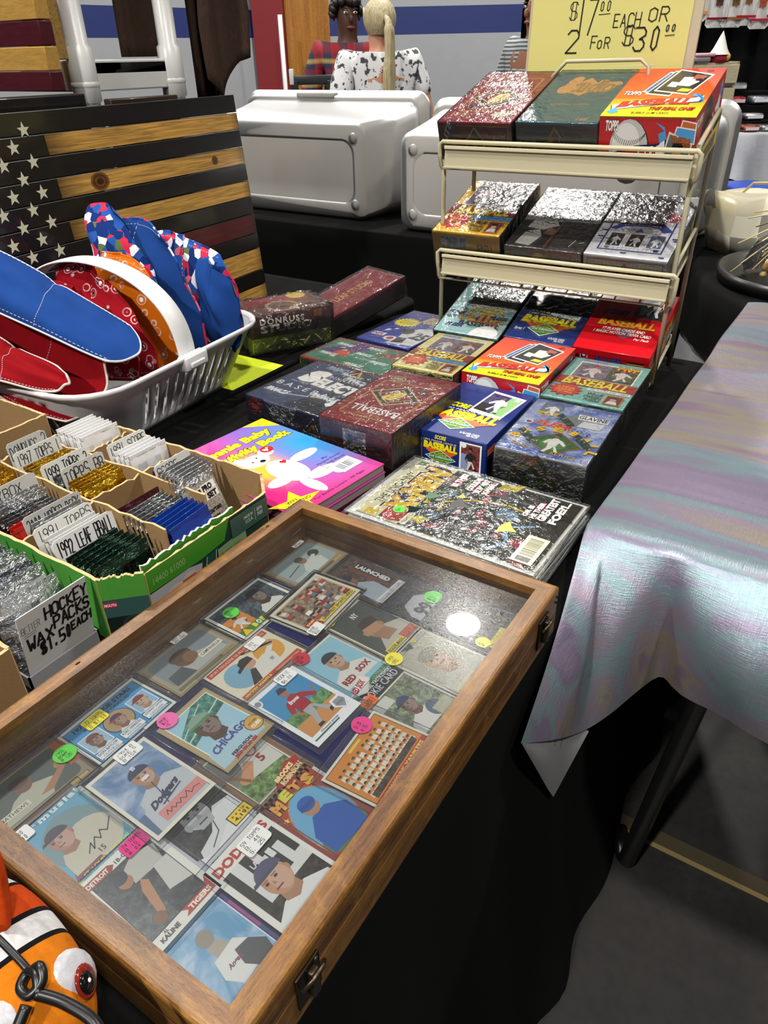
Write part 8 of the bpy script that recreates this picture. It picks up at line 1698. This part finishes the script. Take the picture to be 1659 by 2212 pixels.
fin('tail_fin', smoothpts([(-0.066, 0.0, 0.0), (-0.105, 0.0, 0.036), (-0.115, 0.0, 0.0), (-0.105, 0.0, -0.030)]), 0.007, '#c8480c')
fin('side_fin', smoothpts([(0.000, -0.034, -0.005), (-0.030, -0.052, -0.012), (-0.034, -0.050, -0.026), (-0.004, -0.036, -0.020)]), 0.005, '#d86a10')
for sy in (1, -1):
    rot = Matrix.Rotation(R_(sy*34), 3, 'Z') @ Matrix.Rotation(R_(-sy*38), 3, 'X'); c = Vector((0.040, sy*0.0195, 0.0175)); ax = Vector((0.55, sy*0.62, 0.56)).normalized(); q = Vector((0, 0, 1)).rotation_difference(ax).to_matrix()
    m = MB(); m.ball(c, (0.0165, 0.0165, 0.0095), 'plush', '#d2d0d6', 18, 10, q); m.part('eye', PL)
    m = MB(); c2 = c + ax*0.0078 + Vector((0.0045, 0, 0.0))
    m.ball(c2, (0.0098, 0.0082, 0.0018), 'glassy', '#7a2014', 18, 8, q); m.ball(c2 + ax*0.0008 + Vector((0.001, 0, 0)), (0.0066, 0.0060, 0.0018), 'glassy', '#0c0808', 16, 8, q); m.ball(c2 + ax*0.0026 + Vector((0.002, 0, 0.003)), (0.0014, 0.0012, 0.0006), 'glassy', '#e8e0d8', 8, 5, q); m.part('iris', PL)
m = MB(); m.tube([(0.060, -0.012, -0.008), (0.068, -0.004, -0.011), (0.069, 0.004, -0.011), (0.061, 0.012, -0.008)], 0.0012, 'plush', '#6a2c08', 6); m.part('mouth', PL)
LN = thing('lanyard_cord', 'black elastic lanyard knotted and looped over the plush clownfish', 'cord', M=PL.matrix_world.copy())
LN.matrix_world = PL.matrix_world.copy(); ORG[LN.name] = ORG[PL.name]
m = MB()
def cr_(p, n=6): 
    o = []; k = len(p)
    for i in range(k-1):
        a, b, c, d = Vector(p[max(0, i-1)]), Vector(p[i]), Vector(p[i+1]), Vector(p[min(k-1, i+2)])
        for j in range(n): t = j/n; o.append(0.5*((2*b) + (c-a)*t + (2*a-5*b+4*c-d)*t*t + (3*b-a-3*c+d)*t**3))
    o.append(Vector(p[-1])); return o
m.tube(cr_([(-0.060, -0.020, 0.030), (-0.030, -0.016, 0.042), (-0.002, -0.006, 0.0435), (0.022, 0.000, 0.041), (0.032, 0.002, 0.039)]), 0.0022, 'satin', '#0d0d0e', 8); m.part('strap', LN)
m = MB(); m.tube(cr_([(0.033, 0.002, 0.039), (0.038, 0.007, 0.047), (0.045, 0.005, 0.044), (0.045, -0.003, 0.040), (0.037, -0.005, 0.039), (0.033, 0.001, 0.041), (0.040, 0.004, 0.045), (0.048, 0.001, 0.041)]), 0.0029, 'satin', '#101011', 9); m.part('knot', LN)
m = MB(); m.tube(cr_([(0.047, 0.000, 0.041), (0.060, 0.010, 0.036), (0.080, 0.018, 0.030), (0.094, 0.010, 0.020), (0.096, -0.012, 0.010), (0.086, -0.034, 0.008), (0.072, -0.036, 0.014), (0.060, -0.022, 0.030), (0.049, -0.006, 0.040)]), 0.0034, 'satin', '#101011', 9); m.part('loop', LN)
# ================================================================ people behind the bins
def skin_mesh(pts, edges, radii, sub=2):
    me = bpy.data.meshes.new('figure'); me.from_pydata(pts, edges, []); o = bpy.data.objects.new('figure', me); C.objects.link(o)
    mo = o.modifiers.new('s', 'SKIN'); su = o.modifiers.new('d', 'SUBSURF'); su.levels = sub; su.render_levels = sub
    for v, r in zip(me.skin_vertices[0].data, radii): v.radius = (r, r) if isinstance(r, (int, float)) else r
    me.skin_vertices[0].data[0].use_root = True
    dg = bpy.context.evaluated_depsgraph_get(); out = bpy.data.meshes.new_from_object(o.evaluated_get(dg)); bpy.data.objects.remove(o); bpy.data.meshes.remove(me); return out
def from_mesh(name, me, parent, mt, c, flt=None):
    m = MB(); base = [m.addv(v.co) for v in me.vertices]
    for p in me.polygons: m.face([base[i] for i in p.vertices], mt, c, True)
    bpy.data.meshes.remove(me); return m.part(name, parent)
def person(label, M, H, skin, top, topm, trous, arms, sleeve=0.5, hair=None, look=0, nod=0, wide=1.0):
    """standing figure of height H; arms = (elbow, wrist) for the right and left side in units of H"""
    t = thing('person', label, 'person', M=M); k = H; sh = 0.105*wide
    J = dict(pel=(0, 0, .52), wai=(0, 0, .60), che=(0, 0, .72), nek=(0, 0, .82), hed=(0, -0.005, .865), cro=(0, 0, .945))
    nm = list(J); pts = [tuple(a*k for a in J[n]) for n in nm]; rad = [.075*k*wide, .066*k*wide, (.085*k*wide, .062*k), .030*k, (.040*k, .048*k), (.036*k, .044*k)]; E_ = [(0, 1), (1, 2), (2, 3), (3, 4), (4, 5)]
    def add(p, r, a): pts.append(tuple(c*k for c in p)); rad.append(r*k); E_.append((a, len(pts)-1)); return len(pts)-1
    hands = []
    for s, (el, wr) in zip((1, -1), arms):
        a = add((s*sh, 0, .79), .036, 2); b = add(el, .026, a); c = add(wr, .018, b); d = Vector(wr)-Vector(el); d.normalize(); h_ = add(tuple(Vector(wr) + d*0.035), .019, c); sd = d.cross(Vector((0, 0, 1))); sd = sd.normalized() if sd.length > 0.1 else Vector((1, 0, 0))
        for q in range(4): f1 = add(tuple(Vector(wr) + d*0.062 + sd*(q-1.5)*0.011), .0060, h_); add(tuple(Vector(wr) + d*(0.085+0.008*(q in (1, 2))) + sd*(q-1.5)*0.012 + Vector((0, 0, -0.008))), .0052, f1)
        th = add(tuple(Vector(wr) + d*0.040 + sd*0.028), .0065, c); add(tuple(Vector(wr) + d*0.062 + sd*0.034), .0058, th)
    for s in (1, -1):
        a = add((s*.052, 0, .49), .060, 0); b = add((s*.056, -.006, .28), .042, a); c = add((s*.058, .008, .045), .026, b); d = add((s*.062, -.07, .018), .022, c)
    from_mesh('body', skin_mesh(pts, E_, rad), t, 'skin', skin)
    # shirt: torso and sleeves as one shell just outside the body
    P2 = [(0, 0, .50*k), (0, 0, .60*k), (0, 0, .72*k), (0, 0, .805*k)]; R2 = [(.088*k*wide, .078*k*wide), (.080*k*wide, .074*k*wide), (.098*k*wide, .074*k), (.050*k, .046*k)]; E2 = [(0, 1), (1, 2), (2, 3)]
    for s, (el, wr) in zip((1, -1), arms):
        P2.append((s*sh*k, 0, .79*k)); R2.append(.046*k); E2.append((2, len(P2)-1)); A, B, D = Vector((s*sh, 0, .79)), Vector(el), Vector(wr)
        if sleeve < 1: P2.append(tuple((A + (B-A)*sleeve)*k)); R2.append(.042*k); E2.append((len(P2)-2, len(P2)-1))
        else:
            P2.append(tuple(B*k)); R2.append(.036*k); E2.append((len(P2)-2, len(P2)-1)); P2.append(tuple((B + (D-B)*0.85)*k)); R2.append(.028*k); E2.append((len(P2)-2, len(P2)-1))
    from_mesh('shirt', skin_mesh(P2, E2, R2), t, topm, top)
    P3 = [(0, 0, .53*k)]; R3 = [(.090*k*wide, .08*k*wide)]; E3 = []
    for s in (1, -1):
        for j, (p, r) in enumerate((((s*.054, 0, .47), .066), ((s*.058, -.004, .28), .052), ((s*.060, .008, .06), .040))): P3.append(tuple(c*k for c in p)); R3.append(r*k); E3.append((0 if j == 0 else len(P3)-2, len(P3)-1))
    from_mesh('trousers', skin_mesh(P3, E3, R3), t, 'cloth', trous)
    m = MB(); zc = .897*k
    for ex in (-1, 1): m.ball((ex*.017*k, -.047*k, zc+.004*k), (.0075*k, .003*k, .004*k), 'glassy', '#e8e2dc', 10, 6); m.ball((ex*.017*k, -.0495*k, zc+.004*k), (.0035*k, .0015*k, .0035*k), 'glassy', '#120c0a', 8, 5); m.ball((ex*.017*k, -.047*k, zc+.015*k), (.011*k, .003*k, .002*k), 'dark', '#fff', 8, 4)
    m.part('eyes', t)
    m = MB(); m.ball((0, -.053*k, zc-.014*k), (.0075*k, .009*k, .013*k), 'skin', mixc(skin, '#000000', 0.05), 10, 7); m.part('nose', t)
    m = MB(); m.ball((0, -.047*k, zc-.038*k), (.016*k, .004*k, .0055*k), 'skin', mixc(skin, '#8a3a3a', 0.5), 12, 6); m.part('mouth', t)
    for ex in (-1, 1): m = MB(); m.ball((ex*.045*k, .004*k, zc-.004*k), (.005*k, .010*k, .015*k), 'skin', skin, 8, 6); m.part('ear', t)
    if hair: hair(t, k)
    return t
def hair_pony(t, k):
    m = MB(); z = .905*k; rows = []
    for i in range(15):
        th = math.pi*0.78*i/14; row = []
        for j in range(28):
            ph = 2*math.pi*j/28; f_ = 1.0; r = .054*k
            x, y, zz = r*0.96*math.sin(th)*math.cos(ph), r*1.15*math.sin(th)*math.sin(ph), r*1.06*math.cos(th)
            if y < -0.02*k and th > 1.1: zz = max(zz, .030*k); y = max(y, -.048*k)
            row.append((x, y+.006*k, z+zz))
        rows.append(row)
    m.grid(rows, 'blonde', '#fff', cv=True); m.part('hair', t)
    m = MB(); P = [(0, .066*k, .905*k), (0, .088*k, .885*k), (0, .096*k, .82*k), (.002*k, .092*k, .74*k), (0, .090*k, .66*k), (-.003*k, .088*k, .60*k)]; m.tube(cr_(P, 5), [0.010*k]*3 + [0.018*k]*3 + [.026*k]*7 + [.032*k]*8 + [.024*k]*4 + [0.012*k], 'blonde', '#fff', 14, sq=0.55); m.part('ponytail', t)
    m = MB(); m.tube([(.011*k*math.cos(a), .076*k, .896*k + .011*k*math.sin(a)) for a in [2*math.pi*q/12 for q in range(12)]], .003*k, 'satin', '#4a4038', 6, closed=True); m.part('hair_tie', t)
def hair_short(t, k):
    m = MB(); z = .905*k; r_ = random.Random(3)
    for q in range(150):
        a = r_.uniform(0, 6.28); th = r_.uniform(0, 1.75); x, y, zz = math.sin(th)*math.cos(a), math.sin(th)*math.sin(a), math.cos(th)
        if y < -0.35 and zz < 0.45: continue
        m.ball((x*.050*k, y*.055*k+.004*k, z+zz*.052*k), .013*k, 'dark', '#fff', 6, 4)
    m.part('hair', t)
def hair_long(t, k):
    m = MB(); z = .905*k; rows = []
    for i in range(16):
        v = i/15; row = []
        for j in range(24):
            ph = R_(-30 + 240*j/23); r = .056*k if v < 0.5 else .060*k; th = min(1.6, v*3.2); x, y = r*math.sin(th)*math.cos(ph), r*1.1*math.sin(th)*math.sin(ph); zz = r*math.cos(th) if v < 0.5 else -(v-0.5)*.30*k
            row.append((x, y+.006*k, z+zz))
        rows.append(row)
    m.grid(rows, 'dark', '#fff'); m.part('hair', t)
# facing direction: figures face -y in their own frame; the far wall is +y
person('person with a blonde ponytail in a white spotted T-shirt, back to us', hm(0.030, 4.45, -TZ, R_(200)), 1.60, '#b98468', '#fff', 'spots', '#3a4250', (((.17, .03, .60), (.15, -.06, .50)), ((-.17, .03, .60), (-.15, -.06, .50))), 0.62, hair_pony, wide=1.12)
person('person with short dark hair in a red plaid shirt, facing us', hm(-0.150, 5.0, -TZ, R_(18)), 1.66, '#4a2c1e', '#fff', 'plaid', '#20242c', (((.155, .02, .62), (.07, -.13, .57)), ((-.155, .02, .62), (-.06, -.13, .56))), 1.0, hair_short)
ps = person('person with long dark hair in a grey striped knit, cut off behind the price sign', hm(0.905, 4.75, -TZ, R_(-60)), 1.66, '#8a5c44', '#fff', 'stripes', '#22242a', (((.165, -.02, .60), (.10, -.14, .58)), ((-.165, -.02, .60), (-.10, -.14, .58))), 0.95, hair_long, wide=1.05)
m = MB(); m.box(-0.03, -0.28, 0.98, 0.05, -0.25, 1.04, 'gloss', '#7a1428', 0.008); m.M = None
ob = m.solo('purse', 'small dark red purse held by the person in grey stripes', 'purse', M=hm(0.905, 4.75, -TZ, R_(-60)))
m = MB(); m.M = hm(-0.44, 4.6, -TZ); m.box(-0.02, -0.02, 0.0, 0.02, 0.02, 1.18, 'satin', '#1c2024', 0.004); m.box(-0.02, -0.012, 1.16, 0.22, 0.012, 1.205, 'satin', '#23282c', 0.004); m.box(-0.024, -0.022, 1.16, 0.0, 0.022, 1.235, 'satin', '#c4c8c4', 0.004); m.box(0.18, -0.02, 0.0, 0.22, 0.02, 1.18, 'satin', '#1c2024', 0.004); m.M = None
m.solo('stall_rail', 'dark rail with a pale end post just showing above the frosted bin', 'rail')
